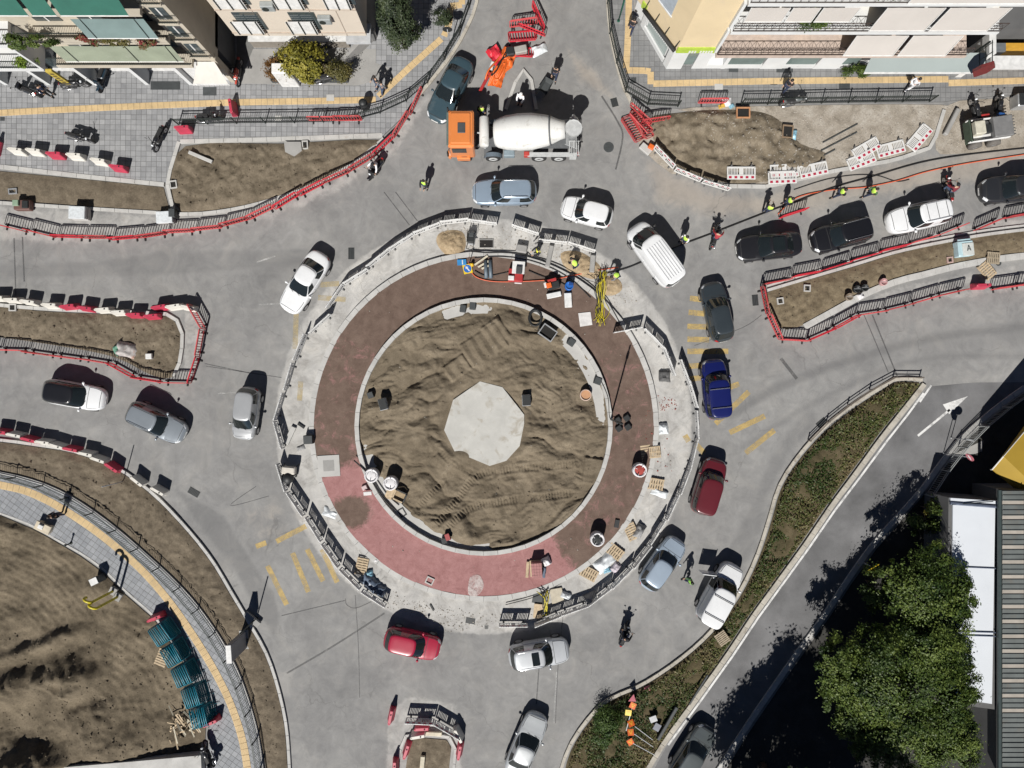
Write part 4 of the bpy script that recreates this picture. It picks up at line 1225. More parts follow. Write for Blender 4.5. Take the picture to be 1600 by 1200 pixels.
    for sg in (1, -1):
        b = MB(); b.box((-4.24, sg * .95, .95), (.06, .34, .14)); b.obj('tail_light', M_TAIL, t)
        b = MB()
        for x in (1.55,):
            n = 10
            for k in range(n):
                a0, a1 = PI * k / n, PI * (k + 1) / n
                b.quad((x + .64 * math.cos(a0), sg * .95, .55 + .64 * math.sin(a0)), (x + .64 * math.cos(a1), sg * .95, .55 + .64 * math.sin(a1)), (x + .64 * math.cos(a1), sg * 1.24, .55 + .64 * math.sin(a1)), (x + .64 * math.cos(a0), sg * 1.24, .55 + .64 * math.sin(a0)))
        b.obj('mudguard', mat('mudguard_blue_grey', (.12, .15, .18), .5), t, True)
        b = MB(); b.box((-2.35, sg * 1.12, 1.16), (3.1, .3, .05)); b.obj('mudguard', M_GR, t)
        b = MB(); b.box((.45, sg * 1.0, .95), (.75, .45, .5), ch=.06); b.obj('side_tank', mat('blue_grey_tank', (.2, .25, .28), .5), t)
        b = MB(); b.box((-.75, sg * 1.05, 1.0), (.4, .35, .42), ch=.05); b.obj('toolbox', mat('red_toolbox', (.4, .05, .04), .5) if sg > 0 else M_CH, t)
    for x in (3.5, 1.55, -1.6, -2.95):
        for sg in (1, -1):
            w = MB(); w.lathe([(.28, -.17), (.5, -.17), (.52, -.12), (.52, .12), (.5, .17), (.28, .17)], (0, 0, 0), 'y', 20)
            wo = w.obj('wheel', M_TYRE, t, True); wo.location = (x, sg * 1.06, .52)
            q = MB(); q.lathe([(.32, -.16), (.3, -.185), (.12, -.2), (.12, .2), (.3, .185), (.32, .16)], (0, 0, 0), 'y', 14); q.obj('rim', M_GR, wo, True)
build_mixer()

# ---- motorcycles and scooters
def build_bike(loc, deg, label, col=(.012, .012, .014), scooter=False, group=None, box=None, lean=True, seat=(.015, .015, .016)):
    t = thing('scooter' if scooter else 'motorcycle', label, 'scooter' if scooter else 'motorcycle', loc, R(deg), group)
    pm = paint('bike_paint_%d_%d_%d' % tuple(int(c * 255) for c in col), col)
    r = .25 if scooter else .31; wb = .64 if scooter else .70
    for x in (wb, -wb):
        w = MB(); w.lathe([(r * .7, -.05), (r * .93, -.055), (r, -.02), (r, .02), (r * .93, .055), (r * .7, .05)], (0, 0, 0), 'y', 16)
        wo = w.obj('wheel', M_TYRE, t, True); wo.location = (x, 0, r)
        q = MB(); q.lathe([(r * .72, -.045), (r * .2, -.06), (r * .2, .06), (r * .72, .045)], (0, 0, 0), 'y', 10); q.obj('rim', M_RIM if not scooter else M_TRIM, wo)
    b = MB(); b.box((.02, 0, .48), (.62, .30, .34), ch=.07); b.box((-.35, 0, .5), (.5, .2, .2), ch=.05)
    b.obj('engine', M_TRIM, t)
    b = MB()
    if scooter:
        b.box((-.38, 0, .62), (.85, .36, .34), ch=.1); b.box((.1, 0, .33), (.55, .36, .1), ch=.03); b.box((.46, 0, .65), (.16, .44, .75), tilt=(0, -.25), ch=.05); b.box((wb, 0, 2 * r + .03), (.5, .17, .08), ch=.03)
    else:
        b.ball((.18, 0, .80), (.33, .17, .15), 12, 8); b.box((-.62, 0, .77), (.42, .20, .1), tilt=(0, .2), ch=.04); b.box((wb, 0, 2 * r + .02), (.5, .13, .06), ch=.02); b.box((.52, 0, .78), (.22, .30, .26), ch=.07)
    b.obj('fairing', pm, t, not scooter)
    b = MB(); b.box((-.30, 0, .84), (.72, .27, .1), ch=.04); b.obj('seat', mat('bike_seat', seat, .7), t)
    b = MB(); b.tube([(wb, .08, r), (.48, .09, .95)], .028, 5); b.tube([(wb, -.08, r), (.48, -.09, .95)], .028, 5); b.obj('fork', M_CHROME if not scooter else M_TRIM, t)
    b = MB(); b.tube([(.28, -.40, 1.02), (.40, -.2, 1.04), (.46, 0, 1.0), (.40, .2, 1.04), (.28, .40, 1.02)], .018, 6); b.obj('handlebar', M_TRIM, t, True)
    for sg in (1, -1):
        b = MB(); b.tube([(.42, sg * .25, 1.03), (.46, sg * .38, 1.22)], .008, 4); b.ball((.46, sg * .40, 1.24), (.02, .07, .045)); b.obj('mirror', M_TRIM, t)
    b = MB(); b.ball((.68 if not scooter else .55, 0, .84), (.07, .1, .08)); b.obj('headlight', M_LAMP, t, True)
    b = MB(); b.box((-.83, 0, .76), (.06, .14, .07)); b.obj('tail_light', M_TAIL, t)
    b = MB(); b.tube([(.1, -.2, .3), (-.4, -.22, .3), (-.85, -.24, .42)], [.03, .05, .055], 8); b.obj('exhaust', M_CHROME, t, True)
    if box:
        b = MB(); b.box((-.82, 0, 1.03), (.38, .42, .34), ch=.05); b.obj('top_box', mat('top_box_%d' % int(box[0] * 99), box, .5), t)
    return t
for (u, v), deg, lab, kw in [
    ((133, 220), -16, 'black motorcycle parked broadside on the grey pavement above the loose white blocks', dict(lean=True)),
    ((256, 221), 244, 'black motorcycle parked end on beside the corner of the soil bed', dict()),
    ((333, 189), 4, 'black scooter parked inside the railing near the red block', dict(scooter=True)),
    ((52, 147), 155, 'dark scooter with a brown seat by the shop front', dict(scooter=True, seat=(.16, .05, .03))),
    ((124, 138), 5, 'dark motorcycle parked under the yellow shop sign', dict()),
    ((167, 130), 250, 'dark blue scooter standing at the shop doorway', dict(scooter=True, col=(.01, .03, .05))),
    ((378, 118), 262, 'red motorcycle parked at the mouth of the alley', dict(col=(.4, .05, .03))),
    ((472, 128), 10, 'white and dark scooter under the yellow bush', dict(scooter=True, col=(.55, .55, .56))),
    ((515, 128), 12, 'black motorcycle under the olive bush', dict()),
    ((1515, 178), 100, 'black motorcycle parked behind the small loader', dict()),
    ((331, 1172), 112, 'black motorcycle parked on the footpath below the teal bundles', dict(box=(.06, .06, .065))),
    ((1550, 172), 80, 'dark motorcycle with a blue top box behind the small loader', dict(box=(.02, .08, .25))),
    ((1235, 164), 8, 'grey bicycle coloured moped leaning on the pavement railing', dict(col=(.10, .11, .11))),
]:
    build_bike(P(u, v, PAVE_Z if (v < 222 and u < 600) or v > 1100 or (u > 1000 and v < 165) else 0.03), deg, lab, **kw)
# ridden ones
build_bike(P(1114, 371), 72, 'dark motorcycle ridden by the person in a red top', col=(.02, .02, .022))
build_bike(P(974, 986), 68, 'black scooter ridden south of the island towards the exit', scooter=True)
build_bike(P(589, 268), 232, 'black scooter ridden along the red barriers', scooter=True)
build_bike(P(1474, 299), 100, 'black motorcycle squeezing past the queue beside the white SUV', col=(.2, .01, .01))
from mathutils.bvhtree import BVHTree
def bvh_of(names):
    vs, fs = [], []
    for o in sc.objects:
        if o.type == 'MESH' and o.parent is None and o.name.split('.')[0] in names:
            k = len(vs); vs += [v.co.copy() for v in o.data.vertices]; fs += [tuple(i + k for i in p.vertices) for p in o.data.polygons]
    return BVHTree.FromPolygons(vs, fs)
_bvh = bvh_of({'soil_bed', 'earth_mound', 'sand_fill', 'excavated_earth', 'island_apron', 'bare_subgrade', 'sandy_ground'})
def ground(u, v, r=0):
    z = 0.0
    for du, dv in ((0, 0), (r, 0), (-r, 0), (0, r), (0, -r)):
        hit = _bvh.ray_cast(P(u + du, v + dv, 8), Vector((0, 0, -1)))
        if hit[0] is not None: z = max(z, hit[0].z)
    return z
# ================================================================== BARRIERS, RAILINGS, PEOPLE
M_RED = mat('red_barrier_plastic', (.52, .028, .045), .45, var=.12, scale=1.5, spec=.4)
M_JRED = mat('red_water_block_plastic', (.42, .035, .07), .5, var=.2, scale=1.5, stain=((.5, .2, .22), 2, .6, .4))
M_JWHT = mat('white_water_block_plastic', (.60, .58, .53), .55, var=.08, scale=1.5, stain=((.42, .38, .32), 2, .55, .6))
M_WPL = mat('white_barrier_plastic', (.58, .58, .57), .5, var=.07, scale=1.5, stain=((.4, .38, .35), 2.5, .6, .5))
M_FOOT = mat('black_rubber_foot', (.018, .018, .019), .8)
M_RAIL = mat('dark_green_black_railing', (.018, .024, .022), .5)
M_TEAL = mat('teal_painted_steel', (.012, .19, .26), .45, var=.12, scale=2)
def m_stripe(name='red_white_reflective_board', stripes=True):
    m, nt, b = nodes_of(name)
    sep = nt.nodes.new('ShaderNodeSeparateXYZ'); nt.links.new(objvec(nt), sep.inputs[0])
    f = math_n(nt, 'FRACT', math_n(nt, 'MULTIPLY_ADD', sep.outputs[0], 2.6, 10.25))
    k = math_n(nt, 'LESS_THAN', f, .5)
    g = nt.nodes.new('ShaderNodeNewGeometry')
    sn = nt.nodes.new('ShaderNodeSeparateXYZ')
    tc = nt.nodes.new('ShaderNodeTexCoord'); nt.links.new(tc.outputs['Normal'], sn.inputs[0])
    side = math_n(nt, 'GREATER_THAN', math_n(nt, 'ABSOLUTE', sn.outputs[1]), .5)
    zband = math_n(nt, 'COMPARE', sep.outputs[2], .86, .085)
    k = math_n(nt, 'MULTIPLY', math_n(nt, 'MULTIPLY', k, side), zband)
    c = mixc(nt, k, (.58, .58, .57), (.36, .02, .05)) if stripes else (.60, .60, .59)
    f2 = math_n(nt, 'FRACT', math_n(nt, 'MULTIPLY_ADD', sep.outputs[0], 9.0, 20.25))
    hole = math_n(nt, 'MULTIPLY', math_n(nt, 'LESS_THAN', f2, .42), math_n(nt, 'GREATER_THAN', sn.outputs[2], .8))
    hole = math_n(nt, 'MULTIPLY', hole, math_n(nt, 'COMPARE', math_n(nt, 'ABSOLUTE', sep.outputs[0]), .55, .30))
    c = mixc(nt, hole, c, (.06, .06, .06))
    nt.links.new(c, b.inputs['Base Color']); b.inputs['Roughness'].default_value = .4
    return m
M_STRIPE = m_stripe()
M_PLAIN = m_stripe('white_barrier_board', False)

_bar = {}
def barrier_proto(kind):
    if kind in _bar: return _bar[kind]
    L = 1.96
    d = []
    if kind == 'red':
        f = MB()
        r = .028
        loop = [(-L / 2 + .1, 0, .14), (L / 2 - .1, 0, .14), (L / 2 - .02, 0, .22), (L / 2 - .02, 0, .90), (L / 2 - .1, 0, 1.0), (-L / 2 + .1, 0, 1.0), (-L / 2 + .02, 0, .90), (-L / 2 + .02, 0, .22), (-L / 2 + .1, 0, .14)]
        f.tube(loop, r, 6)
        f.box((0, 0, .98), (L - .2, .07, .06)); f.box((0, 0, .19), (L - .2, .06, .09)); f.box((0, 0, .86), (L - .1, .03, .035))
        n = 10
        for i in range(n): f.box((-L / 2 + .14 + (L - .28) * i / (n - 1), 0, .55), (.045, .03, .72))
        d.append(('panel', f.mesh('panel', M_RED), (0, 0, 0)))
    elif kind in ('white', 'plain'):
        f = MB(); f.box((0, 0, .83), (L, .075, .34), ch=.02); d.append(('board', f.mesh('board', M_STRIPE if kind == 'white' else M_PLAIN), (0, 0, 0)))
        f = MB(); f.box((0, 0, .17), (L, .05, .12), ch=.012); f.box((0, 0, .46), (.30, .045, .5))
        for sg in (1, -1):
            f.box((sg * (L / 2 - .05), 0, .45), (.1, .05, .6))
            for k in range(6): f.box((sg * (.26 + .105 * k), 0, .46), (.05, .04, .5))
        d.append(('panel', f.mesh('panel', M_WPL), (0, 0, 0)))
    else:
        f = MB()
        loop = [(-1.1, 0, .25), (-1.1, 0, 1.0), (-1.0, 0, 1.1), (1.0, 0, 1.1), (1.1, 0, 1.0), (1.1, 0, .25), (-1.1, 0, .25)]
        f.tube(loop, .032, 6)
        for i in range(13): f.tube([(-1.0 + 2.0 * i / 12, 0, .25), (-1.0 + 2.0 * i / 12, 0, 1.1)], .022, 4)
        d.append(('panel', f.mesh('panel', M_TEAL, True), (0, 0, 0)))
    ft = MB()
    if kind == 'teal': ft.tube([(0, -.25, .02), (0, 0, .22), (0, .25, .02)], .018, 5)
    else: ft.box((0, 0, .05), (.10, .46 if kind == 'red' else .34, .09), ch=.02)
    fm = ft.mesh('foot', M_TEAL if kind == 'teal' else M_FOOT if kind == 'red' else mat('grey_rubber_foot', (.10, .10, .10), .8))
    d.append(('foot', fm, (-.68, 0, 0))); d.append(('foot', fm, (.68, 0, 0)))
    _bar[kind] = d
    return d
BNAME = {'plain': 'white_barrier', 'red': 'red_barrier', 'white': 'white_barrier', 'teal': 'steel_barrier'}
def barrier(kind, loc, rz, label, group=None, flat=False, tilt=0.0):
    t = thing(BNAME[kind], label, 'barrier', loc, rz, group)
    if flat: t.rotation_euler = (R(88) if flat is True else flat, 0, rz)
    elif tilt: t.rotation_euler = (tilt, 0, rz)
    pr = barrier_proto(kind)
    if kind == 'red':
        v_ = random.randrange(3)
        if v_: pr = [(n, _redvar(me, v_) if n == 'panel' else me, off) for n, me, off in pr]
    for n, me, off in pr:
        o = link(bpy.data.objects.new(n, me), t); o.location = off
    if not flat and not tilt: t.rotation_euler = (random.gauss(0, .03), 0, rz)
    return t
_rv = {}
def _redvar(me, v_):
    if v_ not in _rv:
        x = me.copy(); x.materials.clear()
        x.materials.append(mat('faded_red_barrier', (.50, .075, .08), .6, var=.2, scale=2, stain=((.5, .3, .28), 3, .6, .5)) if v_ == 1 else mat('dusty_red_barrier', (.40, .04, .045), .65, var=.2, scale=2, stain=((.36, .28, .24), 2.5, .55, .5))); _rv[v_] = x
    return _rv[v_]
ORD = ['first', 'second', 'third', 'fourth', 'fifth', 'sixth', 'seventh', 'eighth', 'ninth', 'tenth', 'eleventh', 'twelfth', 'thirteenth', 'fourteenth', 'fifteenth', 'sixteenth', 'seventeenth', 'eighteenth', 'nineteenth', 'twentieth']
def barrier_row(kind, pts, label, group, z=0.0, step=1.98, jit=.045, end='from the left'):
    L = resample(W2(pts), step)
    n = len(L) - 1
    base = label
    for i, (a, b) in enumerate(zip(L[:-1], L[1:])):
        c = (a + b) / 2; d = b - a
        if n > 1:
            label = '%s %s %s %s' % (ORD[i], ' '.join(base.split()[:2]), end, ' '.join(base.split()[2:]))
        barrier(kind, (c[0], c[1], z), math.atan2(d[1], d[0]) + random.gauss(0, jit), label, group)

barrier_row('red', spline([(6, 354), (62, 366), (108, 372), (195, 374), (235, 373), (270, 364), (330, 360), (400, 340), (445, 320), (500, 292), (540, 273), (575, 254), (612, 221), (640, 182), (661, 143)], n=4),
            'red barrier along the triangular soil bed', 'red barriers along the north west soil bed')
barrier_row('red', [(486, 190), (566, 191)], 'red barrier against the pavement railing', 'red barriers against the north west railing', z=PAVE_Z)
barrier_row('red', spline([(-40, 544), (0, 546), (45, 549), (90, 556), (135, 561), (177, 568), (220, 590), (262, 598), (300, 599)], n=4),
            'red barrier along the lower edge of the west median', 'red barriers below the west median')
barrier_row('red', [(301, 598), (313, 560), (321, 515)], 'red barrier closing the blunt end of the west median', 'red barriers at the end of the west median', end='from the bottom')
barrier_row('red', [(322, 513), (304, 478)], 'single red barrier set aslant at the upper corner of the west median', None)
barrier_row('red', spline([(1187, 447), (1225, 438), (1270, 427), (1310, 414), (1350, 402), (1390, 391), (1430, 379), (1470, 366), (1504, 353)], n=4),
            'red barrier along the upper edge of the east median', 'red barriers above the east median')
barrier_row('red', [(1514, 362), (1550, 346), (1600, 336), (1660, 328)], 'red barrier beyond the gap above the east median', 'red barriers beyond the gap of the east median')
barrier_row('red', spline([(1216, 531), (1262, 533), (1300, 513), (1340, 491), (1385, 485), (1430, 473), (1470, 460), (1503, 453)], n=4),
            'red barrier along the lower edge of the east median', 'red barriers below the east median')
barrier_row('red', [(1547, 453), (1590, 448), (1660, 440)], 'red barrier beside the lone block below the east median', 'red barriers right of the lone block')
barrier_row('red', [(1186, 449), (1196, 490), (1215, 531)], 'red barrier closing the pointed end of the east median', 'red barriers at the tip of the east median', end='from the top')
barrier_row('red', [(1214, 341), (1257, 331)], 'lone red barrier beside the two workers at the sandy verge', None)
# heaps of red barriers
for (u, v, a, z, fl, lab) in [
    (840, 32, -65, 0, 0, 'red barrier standing at the top right of the heap on the north road'),
    (818, 42, 8, 0, 0, 'red barrier standing across the middle of the heap on the north road'),
    (832, 50, -22, 0, .25, 'red barrier leaning diagonally in the heap on the north road'),
    (815, 46, 4, .0, 1.25, 'red barrier tipped nearly flat in the heap on the north road'),
    (812, 71, -3, 0, 1.2, 'lowest red barrier of the heap on the north road'),
    (1000, 182, -42, .05, .1, 'uppermost red barrier of the heap beside the dug earth'),
    (1008, 186, -48, .05, .9, 'red barrier leaning in the heap beside the dug earth'),
    (1014, 192, -60, .05, 1.2, 'red barrier tipped nearly flat in the heap beside the dug earth'),
    (1022, 192, 8, .05, 0, 'red barrier standing square to the heap beside the dug earth'),
    (998, 196, -58, .05, 1.3, 'outermost flat red barrier of the heap beside the dug earth'),
]:
    barrier('red', P(u, v, z), R(a), lab, None, tilt=fl)
barrier_row('red', [(1088, 164), (1132, 163)], 'red barrier with debris piled at its end, at the edge of the slate pavement', None, z=PAVE_Z)
b0 = thing('red_sheet', 'folded red plastic sheet on the orange mesh heap', 'sheet', P(776, 92, .35), R(35))
s_ = MB()
g = [(x, y, .06 * math.sin(x * 9 + y * 5) + .12 * random.random()) for x in np.linspace(-.45, .45, 7) for y in np.linspace(-.7, .7, 9)]
s_.add(g, [(i * 9 + k, i * 9 + 9 + k, i * 9 + 10 + k, i * 9 + k + 1) for i in range(6) for k in range(8)]); s_.obj('fold', M_RED, b0)

# white barriers round the island
ringW = 'white barriers around the island works'
barrier_row('plain', spline([(777, 353), (740, 347), (695, 350), (652, 367), (612, 390), (578, 420), (542, 446), (513, 482)], n=4), 'white barrier in the arc north west of the island', ringW, end='from the blue grey estate')
barrier_row('plain', [(521, 492), (485, 521)], 'white barrier by itself below the gap of the north west arc', None)
barrier_row('plain', spline([(483, 521), (467, 556), (454, 592), (441, 632), (433, 656), (437, 694), (446, 700)], n=4), 'white barrier down the west side of the island', ringW, end='from the top')
barrier_row('plain', spline([(437, 722), (437, 737), (455, 772), (490, 817), (520, 866), (555, 907), (606, 945)], n=4), 'white barrier in the south west arc of the island', ringW, end='from the top')
barrier_row('white', [(774, 974), (830, 972)], 'white barrier with red squares south of the island', None)
barrier_row('plain', spline([(834, 972), (890, 950), (927, 936), (968, 900), (1012, 850), (1042, 800), (1063, 760), (1076, 722), (1086, 690), (1086, 640)], n=4), 'white barrier in the south east arc beside the pallets', ringW, end='from the bottom')
barrier_row('plain', [(1085, 632), (1073, 597), (1062, 566)], 'white barrier seen edge on beside the deep blue car', ringW, end='from the bottom')
barrier_row('plain', [(955, 520), (1002, 513)], 'white barrier beside the yellow cable bundle', None)
barrier_row('plain', [(1004, 514), (1040, 548), (1049, 588)], 'white barrier round the north east shoulder of the island', ringW, end='from the top')
barrier_row('plain', [(796, 355), (845, 369)], 'short straight white barrier north of the island workers', None)
barrier_row('plain', [(840, 379), (884, 381), (929, 396)], 'white barrier standing in front of the two stooping workers', 'white barriers in front of the north workers')
barrier_row('white', spline([(1020, 232), (1045, 262), (1075, 280), (1110, 291), (1138, 299)], n=4), 'white barrier along the curved edge of the dug earth', 'white barriers at the edge of the dug earth')
barrier_row('white', [(637, 1120), (678, 1122)], 'white barrier across the nose of the south islet', None)
barrier_row('white', [(680, 1123), (718, 1146)], 'white barrier turned back along the right of the south islet', None)
for (u, v, a, lab) in [(1155, 272, 0, 'white barrier lying flat alone on the dug earth'), (1222, 268, 3, 'white barrier lying flat in the pair at the kerb of the dug earth'), (1218, 279, 2, 'white barrier half under the flat pair at the kerb'),
                       (1268, 266, 12, 'white barrier lying flat at the right of the flat pair'), (1352, 232, 30, 'largest flat white barrier on the sandy rubble'), (1344, 250, 22, 'white barrier lying below the largest flat one'),
                       (1390, 232, 15, 'white barrier lying flat between two others on the sandy rubble'), (1434, 215, 50, 'white barrier lying flat beside the long concrete kerb block')]:
    p = P(u, v, ground(u, v, 18) + .06); t = barrier('white', p, R(a), lab, None, flat=True)
    m = t.rotation_euler.to_matrix(); t.location = p - Vector(m @ Vector((0, 0, .5))).xy.to_3d()
# teal steel barriers in bundles
for k, ((u, v, a), wh) in enumerate(zip([(265, 981, -58), (283, 1013, -60), (299, 1045, -66), (314, 1078, -72), (326, 1110, -76)], ['first', 'second', 'third', 'fourth', 'fifth'])):
    rz = R(a)
    for j in range(8):
        d = (3.5 - j) * .14
        n = Vector((-math.sin(rz), math.cos(rz), 0))
        t = barrier('teal', P(u, v, .06) + n * (d + .25), rz + .03 * random.gauss(0, 1), '%s teal crowd barrier from the footpath in the %s bundle from the top' % (ORD[j], wh), 'bundles of teal barriers', tilt=.45 + .06 * random.random())
        t.scale = (.62, 1, 1)

# water filled blocks
def block_meshes(m):
    b = MB()
    prof = [(.22, 0), (.22, .16), (.17, .30), (.11, .70), (.09, .80)]
    vs = []
    for x, k in ((-.48, .72), (-.44, 1), (.44, 1), (.48, .72)):
        vs += [(x, -w * k, z * (1 if k == 1 else .97)) for w, z in prof] + [(x, w * k, z * (1 if k == 1 else .97)) for w, z in prof[::-1]]
    n = 10
    fs = [(i * n + k, (i + 1) * n + k, (i + 1) * n + (k + 1) % n, i * n + (k + 1) % n) for i in range(3) for k in range(n)]
    fs += [tuple(range(n)), tuple(range(4 * n - 1, 3 * n - 1, -1))]
    b.add(vs, fs)
    c = MB(); c.lathe([(.05, .80), (.05, .83), (.03, .835)], (.2, 0, 0), 'z', 8)
    d = MB(); d.box((-.45, 0, .72), (.14, .12, .2), ch=.03)
    return b.mesh('shell', m), c.mesh('filler_cap', M_FOOT), d.mesh('coupling', m)
_blk = {'red': block_meshes(M_JRED), 'white': block_meshes(M_JWHT)}
def block(col, u, v, a, label, group=None, z=0.0, tilt=None):
    t = thing('water_block', label, 'road block', P(u, v, z), R(a), group)
    if tilt: t.rotation_euler = (tilt[0], tilt[1], R(a))
    for n, me in zip(('shell', 'filler_cap', 'coupling'), _blk[col]): link(bpy.data.objects.new(n, me), t)
    return t
gW = 'white water blocks %s'; gR = 'red water blocks %s'
def blocks(rows, where, z=0.0):
    cnt = {}
    for col, u, v, a in rows:
        cnt[col] = cnt.get(col, -1) + 1
        k = block(col, u, v, a + random.uniform(-3, 3), '%s %s water block from the left %s' % (ORD[cnt[col]], col, where), '%s water blocks %s' % (col, where), z)
blocks([('red', 1, 234, 80), ('white', 37, 240, -6), ('white', 65, 241, -8), ('red', 96, 246, -4), ('white', 127, 248, -6), ('white', 164, 256, -8), ('red', 193, 266, -4)], 'on the grey pavement by the motorcycles', PAVE_Z)
blocks([('white', -20, 465, 0), ('white', 5, 467, -2), ('white', 28, 470, 0), ('white', 54, 473, -8), ('white', 87, 478, -2), ('red', 115, 480, 4), ('red', 142, 483, -6), ('white', 169, 485, 6), ('white', 193, 489, 0), ('red', 217, 493, 2), ('red', 244, 495, 3), ('red', 256, 481, 8), ('white', 278, 480, 6), ('white', 300, 482, -14)], 'along the upper kerb of the west median')
blocks([('red', -16, 670, -8), ('red', 10, 674, -8), ('white', 33, 679, -8), ('red', 55, 686, -12), ('white', 77, 690, -8), ('white', 98, 696, -14), ('red', 120, 701, -12), ('white', 143, 708, -14), ('white', 162, 717, -20), ('red', 183, 729, -34)], 'along the kerb of the curved soil strip')
for a in [('white', 222, 750, -38, 'grey white water block, upper of the pair apart on the curved kerb'), ('white', 254, 765, -30, 'grey white water block, lower of the pair apart on the curved kerb'), ('red', 293, 206, 3, 'red water block at the corner of the triangular soil bed'),
          ('red', 368, 173, 100, 'red water block standing end on beside the black scooter'), ('red', 1526, 448, 2, 'lone red water block in the gap below the east median'), ('red', 613, 1113, 78, 'red water block standing aslant left of the south islet'),
          ('red', 661, 1131, 3, 'red water block behind the white barrier of the south islet'), ('red', 637, 1166, 72, 'red water block inside the left kerb of the south islet'), ('red', 719, 1167, 80, 'red water block outside the right kerb of the south islet'),
          ('red', 619, 1192, 88, 'dark red water block at the lower left of the south islet'), ('red', 251, 960, 22, 'red water block above the first teal bundle'), ('red', 337, 1121, 24, 'red water block below the last teal bundle'), ('white', 717, 1142, -62, 'white water block at the right shoulder of the south islet'), ('white', 655, 1143, 10, 'white water block behind the nose of the south islet')]:
    block(*a, z=PAVE_Z if a[1] in (293, 368, 251, 337) else 0.02)

# ---- black metal railings
def railing(name, label, pts, z=PAVE_Z, h=1.0, bay=1.95, m=None, bar=.15, cat='railing', double=True):
    L = resample(W2(pts), bay)
    t = thing(name, label, cat, (L[0][0], L[0][1], 0))
    o = Vector((L[0][0], L[0][1], 0))
    pm = MB(); pm.box((0, 0, h / 2), (.07, .07, h + .04)); pm.box((0, 0, h + .03), (.09, .09, .03)); pme = pm.mesh('post', m or M_RAIL)
    for i, p in enumerate(L):
        q = link(bpy.data.objects.new('post', pme), t); q.location = (p[0] - o.x, p[1] - o.y, z)
        if i < len(L) - 1:
            d = L[i + 1] - p; q.rotation_euler = (0, 0, math.atan2(d[1], d[0]))
    for a, b in zip(L[:-1], L[1:]):
        d = b - a; l = float(np.linalg.norm(d))
        f = MB()
        f.box((l / 2, 0, h - .02), (l, .05, .045)); f.box((l / 2, 0, .14), (l, .04, .04))
        if double: f.box((l / 2, 0, h - .2), (l, .035, .035))
        n = int(l / bar)
        for k in range(1, n): f.box((l * k / n, 0, (h - .2 + .14) / 2 + (0 if double else .1)), (.02, .02, h - .34 + (0 if double else .2)))
        q = f.obj('rail_panel', m or M_RAIL, t); q.location = (a[0] - o.x, a[1] - o.y, z); q.rotation_euler = (0, 0, math.atan2(d[1], d[0]))
    return t
railing('railing', 'black railing along the grey pavement from the red block to the dark blue saloon', [(281, 196), (380, 194), (486, 193), (568, 189), (610, 172), (655, 150), (678, 118), (706, 80), (729, 36), (742, -30)])
railing('railing', 'black railing along the edge of the slate pavement on the north road', [(946, -40), (948, 0), (951, 50), (961, 95), (972, 132), (983, 164), (1020, 166), (1058, 168)])
railing('railing', 'black railing between the slate pavement and the sandy rubble', [(1156, 165), (1220, 164), (1300, 162), (1380, 161), (1450, 160)])
railing('railing', 'dark railing with a white kerb between the curved footpath and the soil strip', [tuple(p) for p in offset_line([np.array(q) for q in path_out], 2)], m=mat('green_grey_railing', (.05, .062, .06), .5))
railing('railing', 'dark railing on the outer kerb of the slip road', [(1640, 588), (1605, 606), (1565, 634), (1512, 678), (1480, 716), (1455, 752), (1443, 772)], z=.15, m=mat('pale_grey_railing', (.22, .23, .23), .5))
railing('railing', 'thin low railing at the tip of the green verge', spline([(1436, 590), (1400, 588), (1370, 602), (1330, 628), (1282, 666), (1262, 688)], n=3), z=.1, h=.42, m=mat('rusty_thin_rail', (.14, .12, .10), .6), bar=.9, double=False)

